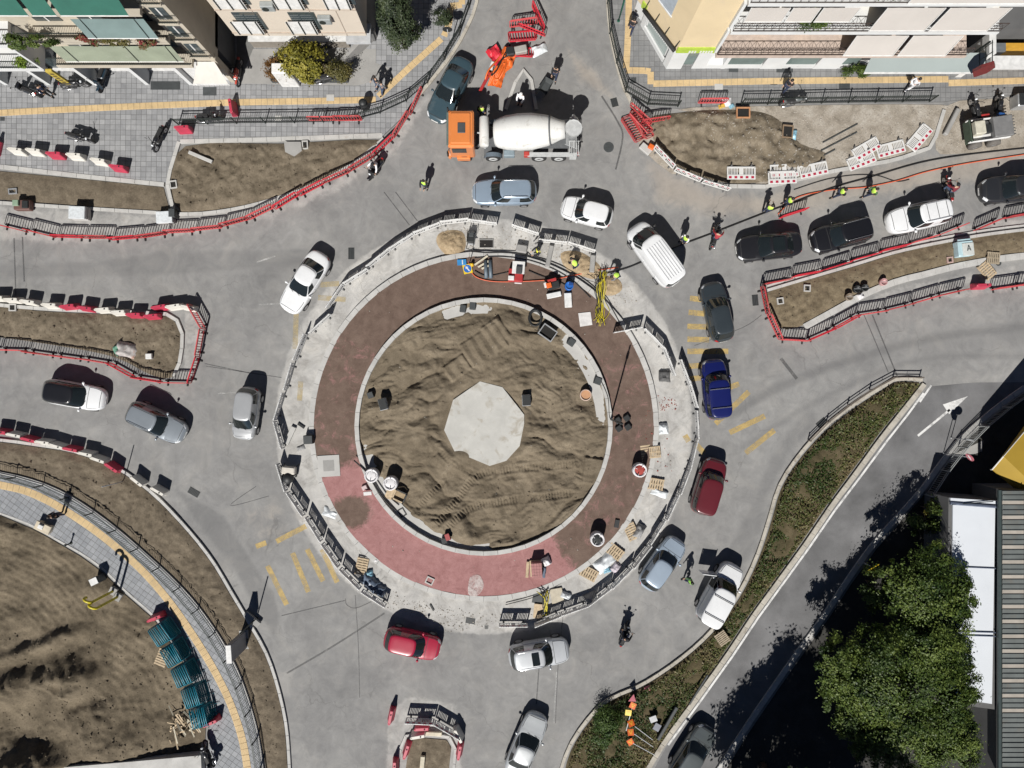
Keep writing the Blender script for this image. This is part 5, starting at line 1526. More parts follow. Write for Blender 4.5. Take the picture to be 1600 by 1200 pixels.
# ---- people
def skin_eval(verts, edges, radii, root=0, sub=1):
    me = bpy.data.meshes.new('tmp'); me.from_pydata([tuple(v) for v in verts], edges, [])
    o = bpy.data.objects.new('tmp', me); COL.objects.link(o)
    md = o.modifiers.new('s', 'SKIN'); md.use_smooth_shade = True
    for i, r in enumerate(radii):
        sv = me.skin_vertices[0].data[i]; sv.radius = (r, r) if not isinstance(r, tuple) else r
        sv.use_root = (i == root)
    s = o.modifiers.new('u', 'SUBSURF'); s.levels = sub; s.render_levels = sub
    dg = bpy.context.evaluated_depsgraph_get()
    res = bpy.data.meshes.new_from_object(o.evaluated_get(dg))
    bpy.data.objects.remove(o); bpy.data.meshes.remove(me)
    return res
def pose(name):
    J = dict(pelvis=(0, 0, .96), waist=(0, 0, 1.14), chest=(.01, 0, 1.38), neck=(.0, 0, 1.50), head=(.03, 0, 1.62), top=(.03, 0, 1.72))
    for s, k in ((1, 'l'), (-1, 'r')):
        J.update({'sh' + k: (0, s * .18, 1.41), 'el' + k: (-.02, s * .25, 1.14), 'wr' + k: (.08, s * .25, .90), 'ha' + k: (.11, s * .25, .82),
                  'hi' + k: (0, s * .10, .90), 'kn' + k: (.03, s * .11, .50), 'an' + k: (-.02, s * .11, .09), 'to' + k: (.16, s * .13, .04)})
    if name == 'walk':
        J.update(knl=(.18, .10, .52), anl=(.22, .10, .09), tol=(.40, .11, .05), knr=(.0, -.10, .50), anr=(-.28, -.10, .14), tor=(-.14, -.11, .05), ell=(-.14, .24, 1.16), wrl=(-.12, .24, .92), hal=(-.11, .24, .84), elr=(.10, -.24, 1.16), wrr=(.26, -.22, .98), har=(.33, -.21, .93))
    if name in ('work', 'stoop'):
        J.update(ell=(.16, .24, 1.20), wrl=(.40, .16, 1.10), hal=(.47, .14, 1.09), elr=(.16, -.24, 1.18), wrr=(.40, -.14, 1.05), har=(.47, -.12, 1.03))
    if name == 'stoop':
        for k, (x, z) in dict(waist=(.08, 1.08), chest=(.28, 1.20), neck=(.40, 1.25), head=(.52, 1.27), top=(.60, 1.33)).items(): J[k] = (x, 0, z)
        for s, k in ((1, 'l'), (-1, 'r')): J.update({'sh' + k: (.32, s * .18, 1.20), 'el' + k: (.40, s * .24, .92), 'wr' + k: (.52, s * .16, .70), 'ha' + k: (.55, s * .14, .62)})
    if name == 'ride':
        for k, (x, z) in dict(pelvis=(-.25, .98), waist=(-.22, 1.14), chest=(-.10, 1.36), neck=(-.06, 1.48), head=(-.01, 1.59), top=(.0, 1.69)).items(): J[k] = (x, 0, z)
        for s, k in ((1, 'l'), (-1, 'r')): J.update({'sh' + k: (-.10, s * .18, 1.39), 'el' + k: (.06, s * .30, 1.16), 'wr' + k: (.26, s * .36, 1.07), 'ha' + k: (.32, s * .36, 1.05), 'hi' + k: (-.2, s * .11, .94), 'kn' + k: (.18, s * .22, .78), 'an' + k: (.06, s * .24, .38), 'to' + k: (.22, s * .25, .34)})
    return J
_pp = {}
def person_meshes(pn):
    if pn in _pp: return _pp[pn]
    J = pose(pn)
    names = list(J); ix = {n: i for i, n in enumerate(names)}
    E = [('pelvis', 'waist'), ('waist', 'chest'), ('chest', 'neck'), ('neck', 'head'), ('head', 'top')]
    for k in 'lr': E += [('chest', 'sh' + k), ('sh' + k, 'el' + k), ('el' + k, 'wr' + k), ('wr' + k, 'ha' + k), ('pelvis', 'hi' + k), ('hi' + k, 'kn' + k), ('kn' + k, 'an' + k), ('an' + k, 'to' + k)]
    rad = dict(pelvis=.125, waist=.115, chest=.135, neck=.055, head=.098, top=.075, sh=.062, el=.045, wr=.032, ha=.036, hi=.09, kn=.062, an=.042, to=.04)
    rr = lambda n: rad[n] if n in rad else rad[n[:2]]
    body = skin_eval([J[n] for n in names], [(ix[a], ix[b]) for a, b in E], [rr(n) for n in names])
    # nose, ears and five bent fingers on each hand, part of the same mesh
    bm = bmesh.new(); bm.from_mesh(body)
    ex = MB()
    h = Vector(J['head']); up = (Vector(J['top']) - h).normalized(); fw = Vector((1, 0, 0)) - up * up.x; fw.normalize()
    ex.ball(h + fw * .105 - up * .01, (.02, .016, .024), 6, 4)
    for s in (1, -1): ex.ball(h + Vector((0, s * .10, 0)), (.018, .012, .03), 6, 4)
    for s, k in ((1, 'l'), (-1, 'r')):
        w, a = Vector(J['wr' + k]), Vector(J['ha' + k]); d = (a - w).normalized(); sd = d.cross(Vector((0, 0, 1)) if abs(d.z) < .8 else Vector((1, 0, 0))).normalized(); dn = d.cross(sd)
        for i, l in enumerate((.07, .08, .075, .06)):
            q = a + sd * (.024 * (i - 1.5)) + d * .01
            ex.tube([q, q + d * l * .55, q + d * l + dn * .02], [.010, .009, .007], 5)
        q = w + d * .04 - sd * .035
        ex.tube([q, q - sd * .03 + d * .03, q - sd * .035 + d * .06], [.012, .010, .008], 5)
    vv = [bm.verts.new(v) for v in ex.v]
    for f in ex.f:
        try: bm.faces.new([vv[i] for i in f])
        except ValueError: pass
    bm.to_mesh(body); bm.free()
    def sub(ns, es, extra, root=0):
        m = {n: i for i, n in enumerate(ns)}
        return skin_eval([J[n] for n in ns], [(m[a], m[b]) for a, b in es], [rr(n) + extra for n in ns], root)
    tr = sub(['pelvis', 'hil', 'knl', 'anl', 'hir', 'knr', 'anr'], [('pelvis', 'hil'), ('hil', 'knl'), ('knl', 'anl'), ('pelvis', 'hir'), ('hir', 'knr'), ('knr', 'anr')], .022)
    tp = sub(['chest', 'waist', 'pelvis', 'shl', 'ell', 'wrl', 'shr', 'elr', 'wrr'], [('chest', 'waist'), ('waist', 'pelvis'), ('chest', 'shl'), ('shl', 'ell'), ('ell', 'wrl'), ('chest', 'shr'), ('shr', 'elr'), ('elr', 'wrr')], .024)
    vs = sub(['chest', 'waist', 'pelvis', 'shl', 'shr'], [('chest', 'waist'), ('waist', 'pelvis'), ('chest', 'shl'), ('chest', 'shr')], .042)
    shoes = []
    for k in 'lr':
        a, b = Vector(J['an' + k]), Vector(J['to' + k]); s = MB(); s.tube([a + Vector((-.05, 0, -.045)), (a + b) / 2 + Vector((0, 0, -.01)), b + Vector((.05, 0, -.0))], [.045, .052, .035], 8); shoes.append(s)
    _pp[pn] = (J, body, tr, tp, vs, shoes)
    return _pp[pn]
SKIN = mat('skin', (.42, .27, .19), .55)
def cloth(name, c): return mat('cloth_' + name, c, .85, var=.15, scale=6)
CLOTH = {'black': (.014, .014, .017), 'navy': (.02, .028, .06), 'white': (.68, .68, .70), 'red': (.32, .03, .04), 'grey': (.16, .16, .17), 'jeans': (.05, .075, .13), 'green': (.06, .13, .05), 'maroon': (.16, .02, .03)}
M_VEST = mat('hi_vis_lime', (.50, .78, .10), .7, var=.1, scale=5); M_VESTY = mat('hi_vis_yellow', (.72, .74, .06), .7, var=.1, scale=5)
def person(loc, deg, pn, label, top='black', legs='navy', vest=None, hair=(.015, .012, .01), hat=None):
    J, body, tr, tp, vs, shoes = person_meshes(pn)
    def cp(me, m):
        x = me.copy(); x.materials.clear(); x.materials.append(m); return x
    o = link(bpy.data.objects.new('person', cp(body, SKIN))); o.location = loc; o.rotation_euler = (0, 0, R(deg)); tag(o, label, 'person')
    link(bpy.data.objects.new('trousers', cp(tr, cloth(legs, CLOTH[legs]))), o)
    link(bpy.data.objects.new('shirt', cp(tp, cloth(top, CLOTH[top]))), o)
    if vest: link(bpy.data.objects.new('safety_vest', cp(vs, vest)), o)
    for s in shoes: s.obj('shoe', cloth('shoe', (.02, .02, .02)), o, True)
    h = Vector(J['head']); up = (Vector(J['top']) - h).normalized()
    b = MB()
    if hat:
        b.ball(h + up * .055, (.135, .125, .10), 12, 8); b.box(h + up * .03 + Vector((.10, 0, 0)), (.12, .16, .015)); b.obj('hard_hat' if hat != 'helmet' else 'helmet', mat('white_hat', (.7, .7, .7), .4) if hat == 'white' else cloth('black', CLOTH['black']), o, True)
    else:
        b.ball(h + up * .035 - Vector((.022, 0, 0)), (.112, .112, .11), 10, 8); b.obj('hair', mat('dark_hair', hair, .6), o, True)
    return o
def at_top(u, v, z=1.35, base=0.0):
    p = Q(u, v, z); p.z = base; return p
PEOPLE = [
    ((662, 284), 1.4, 250, 'work', 'worker in a lime vest alone on the road below the cement mixer', dict(vest=M_VEST)),
    ((1073, 371), 1.4, 220, 'stand', 'worker in a lime vest behind the white van', dict(vest=M_VEST, top='white')),
    ((967, 428), 1.3, 200, 'stoop', 'worker in a pale lime vest bending over the cables left of the white van', dict(vest=M_VEST, top='grey')),
    ((900, 414), 1.1, 130, 'stoop', 'worker in a lime vest stooping over the broken concrete', dict(vest=M_VEST)),
    ((841, 391), 1.35, 200, 'work', 'worker in a bright yellow vest by the grey stone blocks', dict(vest=M_VESTY)),
    ((1205, 323), 1.35, 70, 'work', 'worker in a lime vest left of the lone red barrier', dict(vest=M_VEST)),
    ((1237, 312), 1.35, 200, 'stand', 'worker in a lime vest above the lone red barrier', dict(vest=M_VEST)),
    ((1319, 298), 1.35, 190, 'walk', 'worker in a lime vest, left of the two walking behind the queue', dict(vest=M_VEST)),
    ((1368, 297), 1.35, 190, 'walk', 'worker in a lime vest, right of the two walking behind the queue', dict(vest=M_VEST, top='green')),
    ((1080, 909), 1.35, 200, 'walk', 'person in a green and yellow vest standing beside the white panel van', dict(vest=mat('green_vest', (.22, .50, .06), .7), top='green')),
    ((752, 168), 1.4, 260, 'stand', 'worker in a lime vest in the shade behind the orange cab', dict(vest=M_VEST)),
    ((814, 148), 1.5, 250, 'work', 'worker in a white shirt and white hard hat beside the mixer drum', dict(top='white', hat='white')),
    ((588, 128), 1.0, 215, 'walk', 'person in dark clothes, left of the two walking by the tall tree', dict(top='black', legs='jeans')),
    ((597, 136), 1.0, 215, 'walk', 'person in grey, right of the two walking by the tall tree', dict(top='grey', legs='jeans')),
    ((1233, 131), 1.2, 230, 'walk', 'person all in black walking along the yellow strip of the slate pavement', dict()),
    ((1430, 129), 1.2, 25, 'walk', 'person in a white shirt walking below the grey awning', dict(top='white', legs='white')),
    ((988, 40), 1.0, 70, 'walk', 'person in black walking past the chamfered shop corner', dict()),
    ((69, 141), 1.0, 330, 'stand', 'person in dark blue at the shop front near the dark scooter', dict(top='navy', legs='black')),
    ((84, 806), 1.2, 60, 'stand', 'person in black standing by the beige stone bench', dict()),
    ((868, 112), 1.0, 260, 'walk', 'person in black walking down the north road beyond the mixer', dict()),
]
for (u, v), z, deg, pn, lab, kw in PEOPLE:
    base = PAVE_Z if (v < 150 and (u < 600 or u > 960)) or u < 100 else 0.0
    person(at_top(u, v, z, base), deg, pn, lab, **kw)
for (u, v), deg, lab, kw in [((1114, 371), 72, 'rider with a red top and dark helmet on the motorcycle beside the black car', dict(top='red', hat='helmet')),
                             ((974, 986), 68, 'rider in black on the scooter south of the island', dict(hat='helmet')),
                             ((589, 268), 232, 'rider in a white shirt on the scooter beside the red barriers', dict(top='white', legs='black', hat='helmet')),
                             ((1474, 299), 100, 'rider in a red jacket beside the white SUV', dict(top='maroon', legs='jeans', hat='helmet'))]:
    person(P(u, v, 0), deg, 'ride', lab, **kw)
# ================================================================== BUILDINGS
def rect(u0, u1, v0, v1):
    return W2([(u0, v0), (u1, v0), (u1, v1), (u0, v1)])
def wall_box(name, m, parent, u0, u1, v0, v1, z0, z1, smooth=False):
    b = MB(); b.prism(rect(u0, u1, v0, v1), z0, z1, True); return b.obj(name, m, parent)
def drop(name, m, parent, u0, u1, v0, z0, v1, z1, n=10, thick=.03, uu=None, frame=None):
    """an awning cloth between two horizontal bars, slightly sagging"""
    b = MB(); vs = []
    u2, u3 = uu or (u0, u1)
    for i in range(7):
        t = i / 6
        for k in range(n + 1):
            s = k / n
            ua = u0 + (u1 - u0) * s; ub = u2 + (u3 - u2) * s
            p = P(ua + (ub - ua) * t, v0 + (v1 - v0) * t, z0 + (z1 - z0) * t - .05 * math.sin(PI * t) + .012 * math.sin(s * 40))
            vs.append(p)
    top = len(vs)
    vs += [v - Vector((0, 0, thick)) for v in vs]
    fs = []
    for i in range(6):
        for k in range(n):
            a = i * (n + 1) + k
            fs += [(a, a + n + 1, a + n + 2, a + 1), (top + a, top + a + 1, top + a + n + 2, top + a + n + 1)]
    b.add(vs, fs)
    o = b.obj(name, m, parent, True)
    c = MB(); c.tube([P(u2, v1, z1 - .02), P(u3, v1, z1 - .02)], .035, 6); c.obj('awning_bar', frame or M_LT, o)
    return o
M_LT = mat('white_painted_metal', (.60, .60, .59), .5)
M_STUC = mat('beige_render', (.42, .38, .31), .9, var=.1, scale=.8, grain=.06, world_pos=True, stain=((.3, .27, .22), 1.2, .6, .5))
M_CREAM = mat('cream_cladding', (.52, .46, .385), .85, var=.05, scale=.6, grain=.03, world_pos=True, stain=((.42, .36, .3), 1.0, .62, .4))
M_YELW = mat('pale_yellow_render', (.58, .47, .30), .9, var=.05, scale=.6, grain=.04, world_pos=True, stain=((.5, .41, .3), .9, .6, .4))
M_WREND = mat('white_render', (.56, .57, .57), .85, var=.06, scale=.8, world_pos=True, stain=((.42, .42, .41), 1.3, .62, .4))
M_DKWALL = mat('dark_grey_wall', (.10, .10, .10), .9, var=.15, scale=.8, world_pos=True)
M_SHOP = mat('shop_glass', (.045, .06, .065), .08, spec=.6, var=.2, scale=.4)
M_PALEG = mat('pale_shop_glass', (.30, .35, .34), .15, var=.15, scale=.6)
M_IRON = mat('brown_iron', (.05, .035, .03), .6)
M_GREENA = mat('dark_green_canvas', (.022, .105, .078), .85, var=.12, scale=1.0, world_pos=True)
M_GGREY = mat('blue_green_canvas', (.155, .215, .21), .85, var=.1, scale=.8, world_pos=True)
M_PGREEN = mat('pale_green_canvas', (.24, .27, .20), .85, var=.12, scale=.8, world_pos=True, stain=((.32, .34, .28), 1, .6, .4))
M_BEIGEA = mat('beige_canvas', (.47, .44, .41), .85, var=.04, scale=.6, world_pos=True)
M_GREYA = mat('grey_green_canvas', (.24, .275, .27), .85, var=.05, scale=.5, world_pos=True)

def rail_run(parent, u0, u1, v, z, h=.95, m=M_RAIL, bar=.14, name='balcony_railing'):
    b = MB(); a, c = P(u0, v, z), P(u1, v, z); l = c.x - a.x
    b.box(((a.x + c.x) / 2, a.y, z + h), (l, .05, .05)); b.box(((a.x + c.x) / 2, a.y, z + .1), (l, .04, .04))
    for k in range(int(l / bar) + 1): b.box((a.x + min(l, k * bar), a.y, z + h / 2), (.018, .018, h))
    return b.obj(name, m, parent)

# ---- north west apartment building
A = thing('apartment_building', 'beige apartment block with green awnings over its balconies', 'building', P(180, 100, 0))
def rel(o): o.location = -o.parent.location if o.parent.parent is None else o.location
def fix(root):
    for ch in root.children: ch.location = Vector(ch.location) - root.location
wall_box('wall', M_STUC, A, -140, 338, -260, 112, 3.3, 16)
wall_box('wall', M_STUC, A, 338, 368, -260, 128, 2.9, 16)
wall_box('shop_wall', M_DKWALL, A, -140, 368, -260, 108, .13, 3.3)
for u0, u1 in ((-120, 8), (16, 74), (82, 146), (154, 228), (236, 296)):
    o = wall_box('shop_window', M_SHOP, A, u0, u1, 108, 109.5, .35, 3.0)
    wall_box('sill', M_LT, o, u0, u1, 108, 112, .13, .35)
for u in (12, 78, 150, 232, 300): wall_box('pilaster', M_WREND, A, u - 3, u + 3, 110, 134, .13, 3.35)
wall_box('pilaster', M_STUC, A, 362, 369, 120, 130, .13, 3.4)
wall_box('shop_front', M_LT, A, 304, 360, 120, 126, .13, 2.6)
for z, u0, u1, vf in ((3.38, 142, 338, 141), (6.45, 150, 338, 141), (9.6, -120, 338, 141), (12.7, -120, 338, 141)):
    wall_box('balcony_slab', M_STUC, A, u0, u1, 110, vf, z, z + .26)
for z, vf in ((3.38, 146), (6.45, 146)):
    wall_box('balcony_slab', M_WREND, A, -120, 122, 110, vf, z, z + .24)
    rail_run(A, -120, 122, vf - 2, z + .24)
wall_box('balcony_divider', M_WREND, A, 120, 124, 112, 146, 3.6, 6.2)
for z in (3.64, 6.71): rail_run(A, 142 if z < 4 else 150, 337, 139.5, z)
wall_box('parapet', M_STUC, A, 150, 338, 138, 141, 6.7, 7.05)
for z in (3.7, 6.8, 9.9):
    for u in (30, 90, 180, 240, 300): 
        o = wall_box('balcony_door', M_SHOP, A, u - 18, u + 18, 112, 113.2, z, z + 2.1); wall_box('frame', M_LT, o, u - 1, u + 1, 113.2, 113.8, z, z + 2.1)
for z in (3.9, 6.0, 8.0, 10.0, 12.0):
    wall_box('balcony_slab', M_STUC, A, 340, 367, 126, 133, z, z + .14)
    o = wall_box('window', M_SHOP, A, 344, 362, 128, 128.8, z + .3, z + 1.5); wall_box('frame', M_LT, o, 352, 354, 128.8, 129.2, z + .3, z + 1.5)
    rail_run(A, 340, 367, 132.5, z + .14, .7)
drop('awning', M_PGREEN, A, 172, 338, 142.5, 6.4, 146, 4.75)
drop('awning', M_GGREY, A, 246, 338, 142.5, 9.5, 148, 7.85)
for u0, u1 in ((-120, 216), (221, 250), (255, 337)): drop('awning', M_GREENA, A, u0, u1, 142.5, 12.6, 155, 10.9)
for u in (190, 275, 330):
    b = MB(); b.tube([P(u, 143, 6.4), P(u, 146.8, 4.8)], .02, 5); b.obj('awning_arm', M_RAIL, A)
for u in (258, 326):
    b = MB(); b.tube([P(u, 143, 9.5), P(u, 148.8, 7.9)], .02, 5); b.obj('awning_arm', M_RAIL, A)
drop('shop_awning', mat('cream_canvas', (.52, .50, .46), .85, var=.05), A, 340, 366, 130, 3.2, 156, 2.55, uu=(328, 380))
b = MB()
for k in range(14): b.box(P(328 + 4 * k, 156.5, 2.45), (.15, .02, .2))
b.obj('awning_valance', M_LT, A)
fix(A)
sg = thing('shop_sign', 'tall narrow yellow shop sign beside the parked motorcycle', 'sign', P(117, 138, PAVE_Z))
b = MB(); b.box((0, 0, 1.55), (.50, .16, 2.3), ch=.02); b.obj('panel', mat('sign_yellow', (.42, .32, .05), .6, stain=((.15, .1, .03), 5, .55, .7)), sg)
b = MB(); b.box((-.18, 0, .25), (.06, .06, .5)); b.box((.18, 0, .25), (.06, .06, .5)); b.obj('leg', M_RAIL, sg)
for k in range(6):
    b = MB(); b.box((0, -.085, .75 + .3 * k), (.26, .012, .16), ch=.004); b.obj('lettering', mat('sign_dark_letters', (.05, .03, .01), .6), sg)

# ---- middle building with white louvred balconies
Bd = thing('apartment_building', 'cream clad building with white louvred balconies behind the yellow bush', 'building', P(495, 80, 0))
wall_box('wall', M_CREAM, Bd, 396, 588, -260, 92, 3.2, 14.5)
wall_box('base_wall', M_DKWALL, Bd, 396, 588, -260, 66, .13, 3.2)
for z in (3.7, 6.4, 9.3): wall_box('floor_band', mat('band_tan', (.40, .33, .27), .9), Bd, 396, 588, 92, 93.0, z - .14, z - .04)
for u in (446, 524, 560):
    wall_box('panel_joint', mat('joint_tan', (.34, .28, .23), .9), Bd, u - .5, u + .5, 92, 92.6, 3.2, 14)
for z in (3.95, 6.85, 9.75):
    for u0, u1 in ((408, 446), (485, 523), (552, 586)):
        if z < 4 and u0 > 540: continue
        bb = wall_box('balcony', M_CREAM, Bd, u0, u1, 92, 98, z - .12, z)
        for k in range(6): wall_box('louvre_slat', M_LT, bb, u0, u1, 97.4, 98.4, z + .06 + .24 * k, z + .06 + .24 * k + .17)
        for k in range(3):
            u = u0 + 2 + (u1 - u0 - 4) * k / 2
            wall_box('louvre_post', M_RAIL, bb, u - .8, u + .8, 98.5, 99.4, z, z + 1.5)
        wall_box('balcony_door', M_SHOP, Bd, u0 + 8, u1 + 6, 92, 93.2, z + .1, z + 2.1)
for u, z in ((474, 7.0), (541, 5.5)):
    b = MB(); b.box(P(u, 96, z), (.8, .35, .6), ch=.04); b.obj('air_conditioner', M_GR2 if False else mat('ac_grey', (.25, .27, .27), .6), Bd)
    b = MB(); b.lathe([(.2, -.02), (.2, .02)], tuple(P(u - 3, 100.2, z)), 'y', 12); b.obj('fan_grille', M_RAIL, Bd)
wall_box('entrance_canopy', mat('light_grey_slab', (.40, .41, .42), .7), Bd, 556, 592, 70, 98, 2.6, 2.85)
fix(Bd)
gw = thing('garden_wall', 'low grey wall in front of the cream building', 'wall', (0, 0, 0))
wall_box('wall', mat('taupe_wall', (.20, .18, .155), .9, world_pos=True), gw, 398, 548, 69, 76, 0.1, 1.05); wall_box('coping', M_LT, gw, 397, 549, 68, 77, 1.05, 1.13)
rw = thing('ramp_wall', 'slanting grey ramp wall right of the yellow bush', 'wall', (0, 0, 0))
b = MB(); b.prism(W2([(584, 60), (590, 60), (545, 104), (539, 104)]), .1, 1.15); b.obj('wall', M_CONC2, rw)
b = MB(); b.prism(W2([(583, 58), (591, 58), (546, 105), (538, 105)]), 1.15, 1.21); b.obj('coping', M_CONC2, rw)
sheet('terrace', [(376, 78), (588, 78), (588, 100), (610, 108), (604, 122), (560, 135), (376, 132)], PAVE_Z + .008, M_CONC2)
sheet('alley', [(372, -60), (400, -60), (400, 70), (378, 122), (371, 128)], PAVE_Z + .013, mat('alley_asphalt', (.14, .14, .135), .9, world_pos=True))

# ---- north east building
Cb = thing('apartment_building', 'pale yellow corner building with beige awnings and white shop front', 'building', P(1250, 80, 0))
G = [(1003, 46), (1040, 108), (1095, 108), (1460, 108), (1460, -260), (975, -260), (985, 20)]
b = MB(); b.prism(W2([(1006, 40), (1042, 100), (1456, 100), (1456, -255), (980, -255), (990, 20)]), .13, 3.3); b.obj('shop_wall', M_WREND, Cb)
# white piers and plinth of the shop front, standing proud
def pier(pts, z0, z1, m=M_WREND, name='pier'):
    b = MB(); b.prism(W2(pts), z0, z1, True); return b.obj(name, m, Cb)
pier([(1035, 100), (1040, 109), (1063, 109), (1063, 100)], .13, 3.3); pier([(1079, 100), (1079, 108.5), (1100, 108.5), (1100, 100)], .13, 3.3)
pier([(1000, 40), (1004, 48), (1010, 44), (1006, 36)], .13, 3.3)
for u0, u1 in ((1100, 1125), (1186, 1214), (1268, 1300)): pier([(u0 + 25 if u0 < 1101 else u0, 100), (u0 + 25 if u0 < 1101 else u0, 109), (u1 + 6, 109), (u1 + 6, 100)], .13, 3.3)
pier([(1100, 100), (1100, 108.3), (1330, 108.3), (1330, 100)], .13, .62, name='plinth')
for u0, u1 in ((1064, 1078), (1132, 1184), (1222, 1266), (1308, 1330)):
    o = pier([(u0, 100), (u0, 107.2), (u1, 107.2), (u1, 100)], .64, 2.9, mat('green_shop_glass', (.13, .17, .16), .12, var=.3, scale=.5), 'shop_window')
c0, c1 = np.array([1008, 44.]), np.array([1038, 96.]); dn = np.array([-.86, .5])
def chamf(t0, t1, o0, o1): 
    a, b_ = c0 + (c1 - c0) * t0, c0 + (c1 - c0) * t1
    return [tuple(a + dn * o0), tuple(b_ + dn * o0), tuple(b_ + dn * o1), tuple(a + dn * o1)]
pier(chamf(.08, .92, 1, 2.4), .6, 2.9, M_PALEG, 'shop_window'); pier(chamf(.0, 1.0, 2, 5), .13, .55, M_WREND, 'plinth')
b = MB(); b.prism(W2([(989, 50), (1039, 117), (1095, 117), (1095, 90), (1460, 90), (1460, -260), (960, -260), (974, 30)]), 3.3, 14.5, True); b.obj('wall', M_YELW, Cb)
M_LIME = mat('lime_green_band', (.36, .48, .06), .6)
pier([(1038, 117), (1039, 118.6), (1095, 118.6), (1095, 117)], 3.3, 3.95, M_LIME, 'sign_band')
for k in range(9):
    if k in (3,): continue
    pier([(1056 + 4 * k, 118.6), (1056 + 4 * k, 119.2), (1058.6 + 4 * k, 119.2), (1058.6 + 4 * k, 118.6)], 3.34, 3.6, M_LT, 'letter')
e0, e1 = np.array([989, 50.]), np.array([1039, 117.]); en = np.array([-.80, .6])
def chu(t0, t1, o0, o1):
    a, b_ = e0 + (e1 - e0) * t0, e0 + (e1 - e0) * t1
    return [tuple(a + en * o0), tuple(b_ + en * o0), tuple(b_ + en * o1), tuple(a + en * o1)]
pier(chu(0, .12, 0, 2), 3.3, 3.95, M_LIME, 'sign_band')
b = MB(); b.tube([P(*(e0 + (e1 - e0) * .1 + en * 5), 3.65), P(*(e0 + (e1 - e0) * .99 + en * 5), 3.65)], .13, 10); b.obj('rolled_awning', mat('black_canvas', (.02, .02, .02), .8), Cb, True)
for t in (.12, .4, .68, .97):
    b = MB(); q = e0 + (e1 - e0) * t; b.tube([P(*(q + en * 0.5), 4.6), P(*(q + en * 5), 3.7)], .03, 5); b.obj('awning_bracket', M_RAIL, Cb)
b = MB()
for k in range(22):
    q = e0 + (e1 - e0) * (.12 + .85 * k / 21) + en * 5.5; b.box(P(*q, 3.42), (.07, .07, .22), rz=R(-53))
b.obj('valance', M_LT, Cb)
pier(chu(.30, .62, 0, .5), 5.6, 7.6, mat('blue_grey_shutter', (.33, .37, .41), .5), 'window'); pier(chu(.28, .64, 0, 1.4), 5.5, 5.6, M_LT, 'sill')
pier(chu(.30, .62, 0, .5), 8.8, 10.8, mat('blue_grey_shutter', (.33, .37, .41), .5), 'window')
for z in (3.42, 6.4, 9.5, 12.5):
    pier([(1095, 90), (1095, 127), (1456, 127), (1456, 90)], z, z + .24, M_WREND if z > 4 else mat('pink_beige_slab', (.44, .36, .31), .9), 'balcony_slab')
    pier([(1092, 90), (1092, 122), (1096, 122), (1096, 90)], z + .24, z + 2.98, M_WREND, 'balcony_wall')
    for u in (1130, 1190, 1250, 1310, 1370, 1430):
        o = pier([(u - 18, 90), (u - 18, 91.2), (u + 18, 91.2), (u + 18, 90)], z + .3, z + 2.4, M_SHOP, 'balcony_door')
def iron_rail(u0, u1, v, z):
    b = MB(); a, c = P(u0, v, z), P(u1, v, z); l = c.x - a.x
    for h in (.05, .35, .95): b.box(((a.x + c.x) / 2, a.y, z + h), (l, .035, .035))
    n = max(1, int(l / .45))
    for k in range(n + 1): b.box((a.x + l * k / n, a.y, z + .48), (.02, .02, .95))
    for k in range(n):
        x0, x1 = a.x + l * k / n, a.x + l * (k + 1) / n
        b.tube([(x0, a.y, z + .35), (x1, a.y, z + .95)], .012, 4); b.tube([(x1, a.y, z + .35), (x0, a.y, z + .95)], .012, 4)
    b.obj('balcony_railing', M_IRON, Cb)
iron_rail(1097, 1455, 125.5, 3.66); iron_rail(1097, 1455, 125.5, 6.64); iron_rail(1097, 1455, 125.5, 9.74)
b = MB(); b.box(P(1096, 112, 4.13), (.03, 1.2, .95)); b.obj('end_railing', M_IRON, Cb)
for u0, u1, v1, z0, z1, off in ((1267, 1338, 136, 6.38, 4.6, 0), (1344, 1412, 136, 6.38, 4.6, 0), (1100, 1150, 130, 9.46, 8.15, 0), (1153, 1188, 130, 9.46, 8.15, 0), (1191, 1238, 130, 9.46, 8.15, 0), (1271, 1345, 133, 9.46, 7.4, 0), (1350, 1428, 133, 9.46, 7.4, 0), (1285, 1430, 133, 12.4, 10.3, 0)):
    drop('awning', M_BEIGEA, Cb, u0, u1, 128, z0, v1, z1)
    for u in (u0 + .5, u1 - .5):
        b = MB(); b.tube([P(u, 128.5, z0), P(u, v1 + .6, z1 + .03)], .03, 5); b.obj('awning_arm', M_LT, Cb)
drop('shop_awning', M_GREYA, Cb, 1326, 1492, 118, 3.3, 139, 2.55, uu=(1321, 1500), n=16)
b = MB(); b.box(tuple((P(1321, 139.6, 2.5) + P(1500, 139.6, 2.5)) / 2), (179 / S, .06, .12)); b.obj('awning_valance', M_LT, Cb)
fix(Cb)
sg = thing('projecting_sign', 'dark red projecting shop sign above the east end of the grey awning', 'sign', P(1478, 150, 0))
b = MB(); b.add([(-.55, 0, 3.6), (0, 0, 2.9), (.42, 0, 3.5), (.42, 0, 4.3), (0, 0, 4.8), (-.45, 0, 4.3)] + [(x, .2, z) for x, z in ((-.55, 3.6), (0, 2.9), (.42, 3.5), (.42, 4.3), (0, 4.8), (-.45, 4.3))],
               [(0, 1, 2, 3, 4, 5), (11, 10, 9, 8, 7, 6)] + [((i + 1) % 6, i, i + 6, (i + 1) % 6 + 6) for i in range(6)]); b.obj('panel', mat('sign_dark_red', (.15, .025, .025), .5, stain=((.05, .02, .02), 3, .5, .6)), sg)
b = MB()
for z in (3.3, 3.9, 4.5): b.box((.1, .9, z), (.04, 1.5, .04))
for y in (.3, .9, 1.5): b.box((.1, y, 3.9), (.04, .04, 1.3))
b.box((.1, 1.65, 2.0), (.1, .1, 4.6))
b.obj('bracket', M_RAIL, sg)
